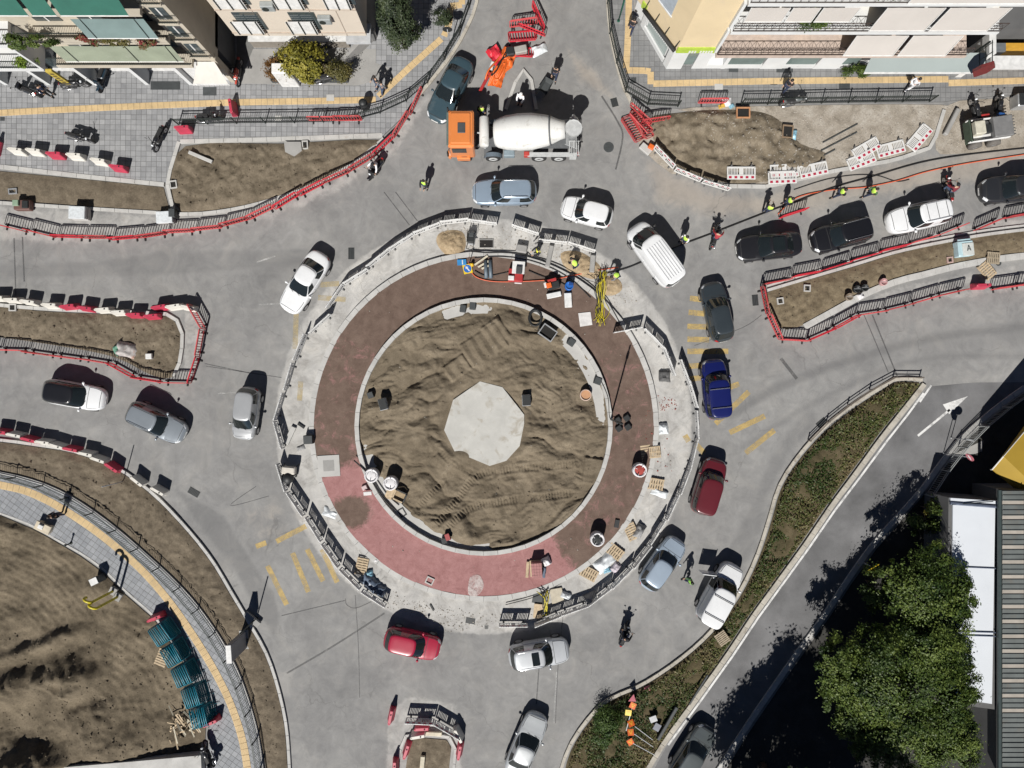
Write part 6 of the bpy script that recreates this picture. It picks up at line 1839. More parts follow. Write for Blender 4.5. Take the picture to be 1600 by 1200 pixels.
Dd = thing('shop_building', 'low shop with a white canopy at the north east corner', 'building', P(1560, 90, 0))
wall_box('wall', M_DKWALL, Dd, 1500, 1800, -200, 84, .13, 3.4); wall_box('column', M_LT, Dd, 1490, 1500, 92, 122, .13, 3.6)
wall_box('canopy', M_LT, Dd, 1504, 1800, 118, 137, 2.75, 2.9)
wall_box('orange_panel', mat('orange_yellow_panel', (.48, .26, .03), .6), Dd, 1530, 1600, 96, 104, .5, 2.6)
wall_box('grey_panel', mat('slate_panel', (.12, .13, .14), .6), Dd, 1508, 1530, 96, 108, .13, 2.6)
fix(Dd)

# ---- south east sheds
E1 = thing('flat_roofed_shed', 'shed with a bright white flat roof beside the big trees', 'building', P(1450, 880, 0))
q = lambda u, v, z: tuple(Q(u, v, z).xy)
hz = 2.8
M_ROOFW = mat('white_roof_sheet', (.56, .59, .63), .6, var=.03, scale=.5, world_pos=True, stain=((.46, .49, .53), .8, .62, .4))
b = MB(); b.prism([q(1489, 788, hz), q(1555, 794, hz), q(1550, 1100, hz), q(1486, 1090, hz)], hz - .1, hz); b.obj('roof', M_ROOFW, E1)
b = MB(); b.prism([q(1484, 778, hz), q(1562, 783, hz), q(1557, 1110, hz), q(1480, 1100, hz)], .0, hz - .12); b.obj('wall', M_DKWALL, E1)
b = MB(); b.prism([q(1485, 778, hz), q(1560, 783, hz), q(1560, 789, hz), q(1485, 784, hz)], hz - .1, hz + .02); b.obj('roof', M_ROOFW, E1)
for a_, c_ in (((1484, 786), (1562, 792)), ((1486, 885), (1556, 888)), ((1486, 986), (1556, 988)), ((1486, 992), (1556, 994))):
    b = MB(); b.tube([Vector((*q(*a_, hz), hz + .05)), Vector((*q(*c_, hz), hz + .05))], .03 if a_[1] > 800 else .10, 5); b.obj('roof_brace', mat('blue_grey_bar', (.10, .12, .17), .5), E1)
b = MB(); b.tube([Vector((*q(1486, 788, hz), hz + .1)), Vector((*q(1550, 783, hz), hz + .1))], .03, 5); b.obj('roof_brace', M_RAIL, E1)
fix(E1)
E2 = thing('metal_shed', 'long shed with a corrugated metal roof at the east edge', 'building', P(1490, 900, 0))
hz = 3.2
x0, y0 = q(1566, 766, hz); x1, _ = q(1700, 766, hz); y1 = q(1566, 1230, hz)[1]
b = MB(); b.box(((x0 + x1) / 2, (y0 + y1) / 2, (hz - .2) / 2), (x1 - x0 - .3, y0 - y1, hz - .25)); b.obj('wall', M_DKWALL, E2)
n = 60; dy = (y0 - y1) / n
Mr = [mat('roof_panel_slate', (.15, .165, .16), .45, metal=.2, var=.2, scale=.6, world_pos=True, stain=((.16, .15, .13), 1, .55, .6)), mat('roof_panel_pale', (.34, .31, .27), .5, var=.15, scale=1, world_pos=True)]
b1 = MB(); b1.box((0, 0, 0), (x1 - x0, dy - .06, .06), ch=.015); ma = b1.mesh('roof_panel', Mr[0]); mb_ = b1.mesh('roof_panel', Mr[1])
b2 = MB(); b2.box((0, 0, 0), (x1 - x0, .05, .12), ch=.015); mc = b2.mesh('roof_rib', Mr[0])
for k in range(n):
    yc = y0 - dy * (k + .5)
    o = link(bpy.data.objects.new('roof_panel', mb_ if k % 3 == 2 and k < 46 else ma), E2); o.location = ((x0 + x1) / 2, yc, hz + random.uniform(-.006, .006))
    o = link(bpy.data.objects.new('roof_rib', mc), E2); o.location = ((x0 + x1) / 2, yc - dy / 2, hz + .02)
b = MB(); xg = q(1560, 800, hz)[0]; b.box(((x0 + xg) / 2 - .02, (y0 + y1) / 2, hz - .06), (x0 - xg - .06, y0 - y1, .14)); b.obj('gutter', mat('dark_green_gutter', (.035, .05, .05), .5), E2)
for k in (0, .25, .5, .75):
    b = MB(); b.box((x0 + 1.4 + k * 8, (y0 + y1) / 2, hz + .1), (.05, y0 - y1, .05)); b.obj('roof_rail', M_CONC2, E2)
fix(E2)
E3 = thing('yellow_canopy', 'sharp corner of a yellow canopy at the east edge', 'canopy', P(1540, 690, 0))
M_Y1 = mat('canopy_yellow', (.29, .19, .022), .5, var=.08, scale=.6, world_pos=True)
up = [Vector((*q(u, v, 3.2), 3.2)) for u, v in ((1568, 713), (1640, 628), (1800, 740), (1680, 820))]
dn_ = [Vector((*q(u, v, 2.2), 2.2)) for u, v in ((1550, 734), (1632, 622), (1830, 740), (1690, 850))]
b = MB(); b.add([tuple(p) for p in up], [(0, 3, 2, 1)]); b.add([tuple(p) for p in up + dn_], [(0, 1, 5, 4), (1, 2, 6, 5), (2, 3, 7, 6), (3, 0, 4, 7)]); b.add([tuple(p + Vector((0, 0, -.02))) for p in dn_], [(0, 1, 2, 3)])
b.obj('canopy', M_Y1, E3)
b = MB(); b.tube([up[0], dn_[0], dn_[0] - Vector((0, 0, .12))], .04, 6); b.tube([up[0], up[1]], .03, 6); b.obj('edge_trim', M_LT, E3)
for p_ in (q(1640, 720, 2), q(1700, 700, 2)):
    b = MB(); b.box((p_[0], p_[1], 1.1), (.2, .2, 2.2)); b.obj('post', M_CONC2, E3)
fix(E3)
sheet('pale_yard_slab', [(1476, 716), (1536, 688), (1534, 705), (1500, 718), (1474, 726)], .03, M_CONC2)
# ================================================================== PLANTS
def m_leaf(name, c0, c1, c2):
    m, nt, b = nodes_of(name)
    at = nt.nodes.new('ShaderNodeAttribute'); at.attribute_name = 'tone'
    c = ramp(nt, at.outputs['Fac'], [(0.0, c0), (.5, c1), (1.0, c2)])
    nt.links.new(c, b.inputs['Base Color']); b.inputs['Roughness'].default_value = .55; b.inputs['Specular IOR Level'].default_value = .35
    tr = nt.nodes.new('ShaderNodeBsdfTranslucent'); nt.links.new(c, tr.inputs['Color'])
    mx = nt.nodes.new('ShaderNodeMixShader'); mx.inputs[0].default_value = .25
    nt.links.new(b.outputs[0], mx.inputs[1]); nt.links.new(tr.outputs[0], mx.inputs[2])
    nt.links.new(mx.outputs[0], nt.nodes['Material Output'].inputs['Surface'])
    return m
def leaf_mesh(name, C, N, size, tone, m):
    """C centres (n,3), N rough normals, size array: bent leaf quads"""
    n = len(C)
    N = N + RNG.normal(0, .55, N.shape); N /= np.linalg.norm(N, axis=1, keepdims=True) + 1e-9
    T = np.cross(N, RNG.normal(0, 1, N.shape)); T /= np.linalg.norm(T, axis=1, keepdims=True) + 1e-9
    B = np.cross(N, T)
    s = size[:, None]
    v = np.stack([C - T * s * .5, C - B * s * .28 + N * s * .08, C + T * s * .5, C + B * s * .28 + N * s * .08], 1).reshape(-1, 3)
    me = bpy.data.meshes.new(name)
    me.vertices.add(4 * n); me.vertices.foreach_set('co', v.ravel())
    me.loops.add(4 * n); me.loops.foreach_set('vertex_index', np.arange(4 * n))
    me.polygons.add(n); me.polygons.foreach_set('loop_start', np.arange(n) * 4); me.polygons.foreach_set('loop_total', np.full(n, 4))
    me.materials.append(m); me.update(calc_edges=True)
    at = me.attributes.new('tone', 'FLOAT', 'POINT'); at.data.foreach_set('value', np.repeat(np.clip(tone, 0, 1), 4))
    return me
M_BARK = mat('bark', (.08, .06, .045), .9, var=.3, scale=4, bmp=.4)
def tree(name, label, cat, base, h, blobs, n, size, lm, trunk_r=.16, clumps=40, spread=.28, group=None):
    """blobs: (dx, dy, z, rx, ry, rz) crown volumes; foliage sits in clumps near their surfaces"""
    t = thing(name, label, cat, base, 0, group)
    vol = np.array([b[3] * b[4] * b[5] for b in blobs]) ** .67; vol /= vol.sum()
    Cs, Ns, Ts = [], [], []
    tips = []
    for bl, w in zip(blobs, vol):
        k = max(6, int(clumps * w)); per = int(n * w / k)
        for i in range(k):
            d = RNG.normal(0, 1, 3); d /= np.linalg.norm(d); d[2] = abs(d[2]) * .9 - .15 if RNG.random() < .8 else d[2]
            rr = RNG.uniform(.62, 1.02)
            c = np.array([bl[0] + d[0] * bl[3] * rr, bl[1] + d[1] * bl[4] * rr, bl[2] + d[2] * bl[5] * rr])
            tips.append(c)
            cs = spread * np.array([bl[3], bl[4], bl[5]]) * RNG.uniform(.5, 1.6)
            p = c + RNG.normal(0, 1, (per, 3)) * cs * .6
            Cs.append(p); Ns.append(np.tile(d + np.array([0, 0, .7]), (per, 1)))
            Ts.append(np.clip(RNG.normal(.5, .24) + RNG.normal(0, .16, per), 0, 1))
    C = np.concatenate(Cs); C[:, 2] = np.maximum(C[:, 2], .15)
    me = leaf_mesh('crown', C, np.concatenate(Ns), size * RNG.uniform(.6, 1.35, len(C)), np.concatenate(Ts), lm)
    tag(link(bpy.data.objects.new('crown', me), t), kind='stuff')
    if trunk_r:
        ct = np.mean([b[:3] for b in blobs], axis=0)
        b = MB(); b.tube([(0, 0, 0), (ct[0] * .2, ct[1] * .2, ct[2] * .35), (ct[0] * .6, ct[1] * .6, ct[2] * .7), tuple(ct)], [trunk_r, trunk_r * .8, trunk_r * .6, trunk_r * .25], 8); b.obj('trunk', M_BARK, t, True)
        random.shuffle(tips)
        for c in tips[:9]:
            s0 = Vector((ct[0] * .4, ct[1] * .4, ct[2] * .5)); e = Vector(tuple(c)); md = (s0 + e) / 2 + Vector((0, 0, .3))
            b = MB(); b.tube([s0, md, e], [trunk_r * .45, trunk_r * .28, trunk_r * .08], 5); b.obj('limb', M_BARK, t, True)
    return t
L_DARK = m_leaf('cypress_needles', (.022, .034, .018), (.040, .058, .026), (.07, .09, .04))
L_GREEN = m_leaf('broad_green_leaf', (.026, .048, .010), (.060, .095, .018), (.125, .165, .035))
L_YEL = m_leaf('yellow_green_leaf', (.10, .10, .015), (.20, .185, .025), (.32, .28, .05))
L_OLIVE = m_leaf('olive_leaf', (.07, .07, .02), (.12, .11, .035), (.18, .15, .05))
L_RUST = m_leaf('rusty_leaf', (.10, .06, .02), (.17, .085, .03), (.22, .12, .04))
L_LIME = m_leaf('lime_leaf', (.07, .13, .01), (.14, .22, .02), (.22, .30, .05))
L_RED = m_leaf('red_flower', (.25, .03, .04), (.10, .14, .05), (.35, .05, .07))
p = P(634, 74, PAVE_Z)
tree('conifer_tree', 'tall dark conifer between the cream building and the grey pavement', 'tree', p, 9, [(0, 0, 1.9, 1.15, 1.15, 1.5), (0, 0, 3.8, 1.15, 1.15, 1.9), (0, 0, 5.8, 1.0, 1.0, 1.8), (0, 0, 7.6, .7, .7, 1.5)], 26000, .13, L_DARK, .2, 150, .2)
tree('low_shrub', 'small dark shrub at the north edge above the pavement', 'shrub', P(690, 38, PAVE_Z), 1.2, [(0, 0, .7, .8, .5, .6)], 2500, .1, L_DARK, 0, 14)
tree('yellow_bush', 'large yellow green bush in the planter before the cream building', 'bush', P(488, 118, PAVE_Z), 3, [(0, 0, 2.1, 1.45, 1.2, 1.0), (.3, -.6, 1.5, .9, .7, .8), (-.5, .4, 2.3, .8, .7, .6)], 9000, .17, L_YEL, .1, 60, .2)
tree('rusty_bush', 'rusty leaved bush left of the large yellow bush', 'bush', P(443, 118, PAVE_Z), 2, [(0, 0, 1.2, .75, .8, .7)], 3000, .12, L_RUST, .06, 24)
tree('olive_bush', 'olive green bush right of the large yellow bush', 'bush', P(535, 124, PAVE_Z), 2, [(0, 0, 1.1, .75, .65, .7)], 3000, .11, L_OLIVE, .06, 24)
for u, v, z, rx, rz, lm, lab in ((60, 148, 6.9, 1.1, .7, L_LIME, 'bright lime shrub on the balcony at the west edge'), (112, 147, 4.2, .7, .6, L_LIME, 'yellow green plant in the corner of the lower west balcony'), (170, 146, 7.0, .9, .5, L_GREEN, 'dark trailing plant on the middle balcony'),
                                 (232, 145, 7.0, .7, .35, L_RED, 'red flowering plant on the balcony parapet'), (272, 145, 7.0, .9, .4, L_OLIVE, 'hanging dry plant left of the flowering row on the parapet'), (312, 145, 6.9, .6, .35, L_RED, 'small flowering plant at the right end of the parapet'), (140, 147, 7.0, .7, .7, L_GREEN, 'leafy pot plant beside the balcony divider')):
    tree('balcony_plant', lab, 'plant', P(u, v - 2, z - .2), 1, [(0, 0, .3, rx, .35, rz)], 1600, .13, lm, 0, 14, .25)
for u, v, z, lab in ((1256, 120, 10.0, 'climbing plant on the upper balcony of the yellow building'), (1200, 122, 7.0, 'pot plants along the middle balcony of the yellow building'), (1330, 119, .13, 'dark green pot plant beside the grey shop awning')):
    tree('balcony_plant', lab, 'plant', P(u, v, z), 1, [(0, 0, .6, .9, .4, .6)], 2000, .12, L_GREEN, 0, 16, .3)
# big trees at the south east
L_BROAD = m_leaf('bright_broad_leaf', (.022, .046, .009), (.066, .104, .017), (.15, .195, .042))
tree('leafy_tree', 'upper broad tree touching the white roofed shed', 'tree', P(1398, 899, 0), 6, [(0, 0, 3.9, 2.2, 2.6, 1.2), (1.1, -1.4, 3.7, 1.9, 1.8, 1.0), (.5, 1.9, 3.9, 1.3, 1.3, .8), (-1.2, -1.8, 3.4, 1.4, 1.4, .9), (1.6, .6, 3.6, 1.2, 1.5, .9), (2.3, -.6, 3.6, .9, 1.3, .7), (-1.9, .8, 3.2, .9, 1.0, .7)], 36000, .16, L_BROAD, .22, 190, .17)
tree('leafy_tree', 'widest tree in the south east corner', 'tree', P(1358, 1012, 0), 7, [(0, 0, 4.4, 3.4, 3.0, 1.3), (2.2, -.8, 4.4, 2.5, 2.5, 1.2), (-1.6, -1.2, 4.0, 2.2, 2.2, 1.1), (1.4, 1.8, 4.5, 2.0, 1.7, 1.0), (-2.9, -.4, 3.9, 1.9, 2.3, 1.1), (-2.4, -3.0, 3.7, 1.8, 1.6, 1.0), (3.2, 1.0, 4.0, 1.6, 1.6, 1.0), (-4.0, .6, 3.4, 1.2, 1.6, .9), (-3.6, -2.4, 3.2, 1.3, 1.5, .8), (3.9, -1.6, 3.9, 1.1, 1.6, .9), (-1.8, 2.0, 3.8, 1.4, 1.2, .8)], 76000, .16, L_BROAD, .28, 360, .16)
tree('leafy_tree', 'lowest tree at the bottom edge near the metal shed', 'tree', P(1372, 1104, 0), 6, [(0, 0, 4.2, 3.2, 2.2, 1.2), (2.1, .4, 4.1, 2.0, 1.9, 1.1), (-2.0, -.6, 3.6, 1.6, 1.6, 1.0), (3.4, -.6, 3.7, 1.2, 1.6, .9)], 36000, .16, L_BROAD, .25, 190, .17)
tree('leafy_tree', 'tree just beyond the bottom edge that shades the slip road', 'tree', P(1192, 1196, 0), 8, [(0, 0, 6.2, 2.5, 2.5, 1.8), (-1.2, -1.2, 5.6, 1.6, 1.6, 1.4)], 9000, .28, L_GREEN, .3, 60, .22)
tree('leafy_tree', 'tree beyond the bottom edge behind the dark yard', 'tree', P(1276, 1222, 0), 9, [(0, 0, 7.4, 3.0, 2.6, 1.8), (1.2, 1.2, 7.2, 2.0, 1.6, 1.5)], 9000, .28, L_GREEN, .3, 60, .22)
tree('leafy_tree', 'slender tree beyond the bottom edge beside the slip road kerb', 'tree', P(1128, 1268, 0), 8, [(0, 0, 6.2, 2.0, 2.3, 2.2)], 6000, .26, L_GREEN, .25, 44, .22)
tree('leafy_tree', 'second slender tree beyond the bottom edge', 'tree', P(1230, 1300, 0), 11, [(0, 0, 9.5, 2.6, 2.6, 2.6)], 7000, .28, L_GREEN, .25, 44, .22)
tree('leafy_tree', 'wide tree beyond the bottom edge south of the dark yard', 'tree', P(1300, 1320, 0), 11, [(0, 0, 9.5, 3.6, 2.8, 2.4), (-2.6, .8, 9.0, 2.2, 2.2, 2.0)], 9000, .3, L_GREEN, .3, 60, .22)
tree('leafy_tree', 'tree beyond the bottom edge nearest the dark yard', 'tree', P(1250, 1318, 0), 8, [(0, 0, 7, 3.0, 3.0, 2.0)], 7000, .28, L_GREEN, .3, 50, .22)
tree('leafy_tree', 'tree beyond the bottom edge between the slender trees', 'tree', P(1176, 1330, 0), 8, [(0, 0, 7, 2.8, 2.8, 2.0)], 7000, .28, L_GREEN, .3, 50, .22)
tree('shrub', 'dark shrub leaning over the kerb below the slip road railing', 'shrub', P(1440, 800, 0), 2.5, [(0, 0, 1.4, .9, 1.0, .9), (-.9, -.6, 1.2, .8, .7, .7)], 3500, .18, L_GREEN, .06, 26)
tree('shrub', 'dark shrub by the kerb beside the warning sign', 'shrub', P(1352, 905, 0), 2.5, [(0, 0, 1.6, 1.1, 1.2, 1.0), (-.6, -1.2, 1.2, .8, .8, .7)], 3500, .18, L_GREEN, .06, 26)
tree('yellow_shrub', 'small yellow shrub beside the shed wall', 'shrub', P(1436, 790, 0), 1.5, [(0, 0, 1.2, .35, .4, .4)], 900, .12, L_YEL, .04, 10)
# overgrown verge between the roads
verge = spline([(1436, 598), (1400, 597), (1378, 610), (1333, 639), (1287, 676), (1247, 721), (1220, 765), (1205, 815), (1185, 874), (1155, 935), (1112, 991), (1061, 1036), (1003, 1074), (953, 1096), (920, 1129), (891, 1175), (878, 1225)], n=3) + \
        spline([(998, 1225), (1032, 1158), (1082, 1090), (1132, 1018), (1172, 958), (1212, 903), (1252, 847), (1292, 788), (1332, 734), (1372, 679), (1412, 630), (1436, 602)], n=3)
terrain('verge_soil', verge, .22, lambda U, V: .20 + clods(U, V, .16, .05, 12), m_soil('verge_earth', (.05, .045, .024), (.085, .07, .04), (.13, .105, .066), 1.0, 10), blend=.6)
def m_weeds():
    return m_leaf('weed_leaf', (.036, .062, .013), (.095, .112, .030), (.20, .155, .08))
def weeds():
    bl = W2(verge); xs = [p[0] for p in bl]; ys = [p[1] for p in bl]
    n = 150000
    X = RNG.uniform(min(xs), max(xs), n); Y = RNG.uniform(min(ys), max(ys), n)
    f = fbm(X * .9, Y * .9, 4, 51); f2 = fbm(X * .35, Y * .35, 3, 57)
    ok = inside(X, Y, bl) & (seg_dist(X, Y, bl, True) > .12) & (f + .5 * f2 > RNG.uniform(-1.4, .06, n))
    X, Y, f, f2 = X[ok], Y[ok], f[ok], f2[ok]
    Z = .22 + np.clip(f + .35, 0, 1) * .45 * RNG.random(len(X))
    tone = np.clip(.34 - f2 * 1.1 + RNG.normal(0, .22, len(X)), 0, 1)
    me = leaf_mesh('weeds', np.stack([X, Y, Z], 1), np.tile([0, 0, 1.], (len(X), 1)), RNG.uniform(.07, .2, len(X)), tone, m_weeds())
    o = link(bpy.data.objects.new('weeds', me)); tag(o, 'rough green and brown weeds covering the verge between the roads', None, None, 'stuff')
    return len(X)
weeds()
tree('verge_bush', 'dense dark green bush at the lower tip of the verge', 'bush', P(948, 1122, .2), 1.4, [(0, 0, .5, 1.0, 1.1, .5), (-.4, -.9, .4, .7, .7, .4)], 6000, .1, m_leaf('bush_leaf', (.025, .055, .012), (.06, .105, .022), (.12, .17, .04)), 0, 40)
# ================================================================== SMALL THINGS ON THE SITE
M_WOOD = mat('pallet_wood', (.42, .33, .22), .85, var=.25, scale=5, world_pos=True)
M_WOOD2 = mat('old_wood', (.30, .25, .18), .9, var=.25, scale=5, world_pos=True)
M_BLK = mat('black_plastic_box', (.018, .020, .021), .55)
M_DGREY = mat('dark_grey_lid', (.045, .05, .052), .6)
M_VOID = mat('pit_shade_black', (.012, .011, .010), .95)  # near-black sheet stands in for the shade inside open pits and gullies
M_ORNG = mat('orange_plastic', (.62, .12, .02), .5, var=.15, scale=4)
M_BLUE = mat('blue_plastic', (.02, .12, .42), .45)
M_BAG = mat('white_woven_bag', (.60, .59, .60), .85, var=.06, scale=3, stain=((.45, .4, .38), 3, .6, .5))
M_TERRA = mat('terracotta', (.40, .20, .10), .85, var=.15, scale=3)
M_GSTEEL = mat('galvanised_steel', (.40, .41, .42), .45, metal=.5)
M_YELP = mat('yellow_pipe', (.50, .42, .02), .5)

def pallet(u, v, a, label, wd=1.2, dp=.8, n=7, z=0.0, m=None, group=None):
    t = thing('pallet', label, 'pallet', P(u, v, z), R(a), group)
    b = MB(); b.box((0, 0, 0), (dp, wd / n * .68, .022)); bm_ = b.mesh('board', m or M_WOOD)
    for k in range(n):
        o = link(bpy.data.objects.new('board', bm_), t); o.location = (0, -wd / 2 + wd * (k + .5) / n, .133)
    for x in (-dp / 2 + .05, 0, dp / 2 - .05):
        b = MB(); b.box((x, 0, .07), (.09, wd, .10)); b.obj('stringer', m or M_WOOD, t)
    return t
for a in [(1010, 708, 8, 'wooden pallet beside the right hand white bulk bag'), (1023, 756, 80, 'wooden pallet with red brick ends on the pale ring right of the sand'), (986, 830, 25, 'smaller wooden pallet at the foot of the grey sack'), (960, 861, 52, 'wooden pallet, middle of the three by the south east barriers'),
          (920, 895, 62, 'wooden pallet, lowest of the three by the south east barriers'), (566, 884, -12, 'stacked wooden pallet beside the blue plastic sheet'), (257, 1025, -22, 'wooden pallet lying on the earth left of the teal bundles'), (1540, 423, 40, 'wooden pallet below the kerb of the east median')]:
    pallet(*a, z=.05 if a[0] != 257 else .18)
pallet(1548, 404, 85, 'old grey pallet lying across the kerb of the east median', m=M_WOOD2, z=.15, wd=.9)
pallet(1125, 993, 35, 'old square wooden board frame lying on the verge', m=M_WOOD2, z=.4, wd=.9)
pallet(1022, 706, 95, 'upper dark slatted pallet touching the ring kerb', z=.12, wd=.8)

def lump(b, c, r, seed, n=12, m=8, amp=.25):
    k = len(b.v); b.ball(c, r, n, m)
    for i in range(k, len(b.v)):
        p = Vector(b.v[i]) - Vector(c); f = 1 + amp * float(fbm(p.x * 4 + seed, p.y * 4 + p.z * 5, 3, seed % 9))
        b.v[i] = tuple(Vector(c) + p * f)
def bulk_bag(u, v, label, fill, z=.05):
    t = thing('bulk_bag', label, 'bag', P(u, v, z), random.random() * 3)
    b = MB(); b.lathe([(.38, 0), (.47, .12), (.5, .5), (.48, .82), (.44, .86), (.38, .84), (.36, .74)], (0, 0, 0), 'z', 18); b.obj('sack', M_BAG, t, True)
    b = MB(); lump(b, (0, 0, .72), (.36, .36, .1), 5); b.obj('filling', fill, t, True)
    for a in range(4):
        an = a * PI / 2 + .4; b = MB(); c, s = math.cos(an) * .42, math.sin(an) * .42
        b.tube([(c, s, .84), (c * .9, s * .9, 1.0), (c * .6, s * .6, .95), (c * .7, s * .7, .8)], .02, 5); b.obj('lifting_loop', M_BAG, t)
bulk_bag(585, 740, 'white bulk bag filled with pale sand, left of the two at the south west wall', M_BAG, .3); bulk_bag(614, 752, 'white bulk bag right of the two at the south west wall', M_BAG, .3)
bulk_bag(996, 732, 'open white bulk bag with red cloth inside, right of the sand island', mat('red_cloth_fill', (.3, .05, .04), .9), .22); bulk_bag(931, 838, 'open white bulk bag with dark tools inside, at the lower right of the sand island', M_BLK, .22)

def cbox(name, label, cat, u, v, a, s, m, z=.05, lid=None, kids=()):
    if math.hypot(u - CU, v - CV) < 190: z = max(z, ground(u, v, 5) - .05)
    t = thing(name, label, cat, P(u, v, z), R(a))
    b = MB(); b.box((0, 0, s[2] / 2), s, ch=min(s) * .08); b.obj('body', m, t)
    if lid:
        b = MB(); b.box((0, 0, s[2] + .02), (s[0] * .92, s[1] * .92, .04), ch=.012); b.obj('lid', lid, t)
    return t
cbox('electrical_box', 'larger of two black boxes in the west sand, with grey sides', 'box', 602, 631, 15, (.55, .8, .5), M_GSTEEL, .2, M_BLK)
cbox('electrical_box', 'small black box in the sand close to the west wall', 'box', 581, 617, 20, (.42, .42, .35), M_BLK, .2, M_DGREY)
cbox('electrical_box', 'black box with a pale frame touching the concrete slab', 'box', 822, 625, 3, (.58, .78, .45), M_GSTEEL, .3, M_BLK)
cbox('electrical_box', 'black box on the north wall footing, left of the pair', 'box', 724, 483, -8, (.42, .5, .3), M_BLK, .17, M_DGREY)
cbox('electrical_box', 'black box on the north wall footing, right of the pair', 'box', 739, 479, -5, (.42, .5, .3), M_BLK, .17, M_DGREY)
cbox('electrical_box', 'black box beside the north east footing next to the open pit', 'box', 892, 535, -35, (.5, .5, .35), M_BLK, .17, M_DGREY)
cbox('electrical_box', 'black box beside the east footing above the round manhole', 'box', 933, 595, -20, (.5, .5, .35), M_BLK, .17, M_DGREY)
cbox('electrical_box', 'dark box on the pale ring west of the apron', 'box', 485, 686, 3, (.65, .6, .5), M_BLK, .1, M_DGREY)
cbox('electrical_box', 'small black box with a red lid by the south wall', 'box', 701, 835, 20, (.34, .5, .4), M_BLK, .2, mat('red_lid', (.3, .05, .05), .5))
cbox('electrical_box', 'small grey box at the foot of the red lidded one', 'box', 695, 843, 10, (.36, .36, .25), M_GSTEEL, .2, M_BLK)
def pit(u, v, a, w, d, label, m, z=.1, t_=.08, h=.12, dark=M_VOID, name='drain_gully', cat='gully'):
    z = max(.004, ground(u, v, 8) - .04) if z < .42 or v > 200 else z
    t = thing(name, label, cat, P(u, v, z), R(a))
    b = MB()
    for x, y, sx, sy in ((-w / 2 + t_ / 2, 0, t_, d), (w / 2 - t_ / 2, 0, t_, d), (0, -d / 2 + t_ / 2, w - 2 * t_, t_), (0, d / 2 - t_ / 2, w - 2 * t_, t_)): b.box((x, y, h / 2), (sx, sy, h))
    b.obj('rim', m, t)
    b = MB(); b.box((0, 0, .02), (w - 2 * t_, d - 2 * t_, .02)); b.obj('opening', dark, t)
    return t
pit(855, 521, -35, 1.1, .85, 'large open inspection pit with a pale steel rim in the north east sand', M_GSTEEL, .42, .07, .2, name='inspection_pit', cat='pit')
pit(760, 381, 0, 1.0, .6, 'dark open inspection pit north of the apron beside the sand heap', M_CONC2, .01, .04, .08, name='inspection_pit', cat='pit')
for a in [(23, 481, 0, .5, .5, 'white square gully frame at the upper edge of the west median', M_CONC, .16), (274, 290, 8, .5, .55, 'white square gully frame at the left tip of the triangular bed', M_CONC, .2), (478, 228, 3, .42, .6, 'pale gully frame beside the concrete pad in the triangular bed', M_CONC, .25),
          (1259, 451, -3, .48, .48, 'pale square gully frame, right of the two in the east median tip', M_CONC, .2), (1217, 471, 8, .46, .46, 'pale square gully frame, left of the two in the east median tip', M_CONC, .2), (1481, 407, 5, .42, .42, 'pinkish gully frame left of the pale blue crate', mat('pink_frame', (.4, .28, .25), .8), .2),
          (1157, 181, 0, .95, .75, 'orange brick lined chamber at the top of the dug earth', M_TERRA, .25), (1228, 208, -5, .75, .9, 'half built brown chamber right of the dug earth', mat('brown_chamber', (.2, .14, .09), .9), .05), (672, 906, -25, .55, .5, 'small white framed opening on the red apron', M_CONC, .235), (23, 300, 5, .6, .4, 'grey grating in the narrow soil bed at the west edge', M_GSTEEL, .2)]:
    pit(*a)
cbox('drain_gully', 'white square gully lid in the lower right of the west median', 'gully', 237, 557, 2, (.42, .38, .3), M_LT, .15)
sheet('concrete_pad', [(446, 224), (472, 224), (474, 238), (462, 247), (448, 240)], ground(460, 234, 9) + .03, M_CONC2)
t = thing('manhole_ring', 'round orange topped manhole ring in the east sand', 'manhole', P(914, 617, .15))
b = MB(); b.lathe([(.34, 0), (.40, .02), (.40, .4), (.34, .42), (.33, .35), (.33, .0)], (0, 0, 0), 'z', 20); b.obj('ring', mat('pink_clay_ring', (.48, .36, .30), .8), t, True)
b = MB(); b.lathe([(.32, .28), (.32, .34)], (0, 0, 0), 'z', 20); b.obj('lid', mat('orange_clay_lid', (.44, .24, .13), .8), t)
# hose coil
t = thing('hose_coil', 'black coiled hose at the north east edge of the sand', 'hose', P(836, 498, .45))
b = MB(); pts = [(.42 * (1 + .12 * math.sin(a * .31)) * math.cos(a), .5 * (1 + .1 * math.cos(a * .27)) * math.sin(a), .05 + .05 * (a / 9) + .03 * math.sin(a * 1.7)) for a in np.linspace(0, 2 * PI * 4, 96)]
pts += [(.2, -.8, .1), (.9, -1.1, .08)]
b.tube(pts, .045, 6); b.obj('hose', M_BLK, t, True)
def cable(name, label, pts, r, m, z=.04, cat='cable', jig=0.0, base=None):
    L = spline(pts, n=6)
    b = MB(); b.tube([P(u + random.gauss(0, jig), v + random.gauss(0, jig), (z(u, v) if callable(z) else z) + r) for u, v in L], r, 6)
    return tag(b.obj(name, m, None, True), label, cat)
M_CABLE = mat('black_cable', (.012, .012, .013), .6); M_ORC = mat('orange_red_conduit', (.55, .10, .04), .5)
zr = lambda u, v: .23 if math.hypot(u - CU, v - CV) < 266 else (.21 if math.hypot(u - CU, v - CV) < 276 else .02)
cable('conduit', 'orange red conduit running across the north of the apron to the cable bundle', [(736, 425), (745, 434), (766, 440), (800, 441), (860, 438), (895, 431), (930, 423), (966, 418)], .035, M_ORC, zr)
cable('conduit', 'orange red conduit along the sandy verge beside the thick black cable', [(1215, 335), (1245, 309), (1300, 297), (1350, 293), (1400, 283), (1450, 268), (1520, 254), (1640, 236)], .035, M_ORC)
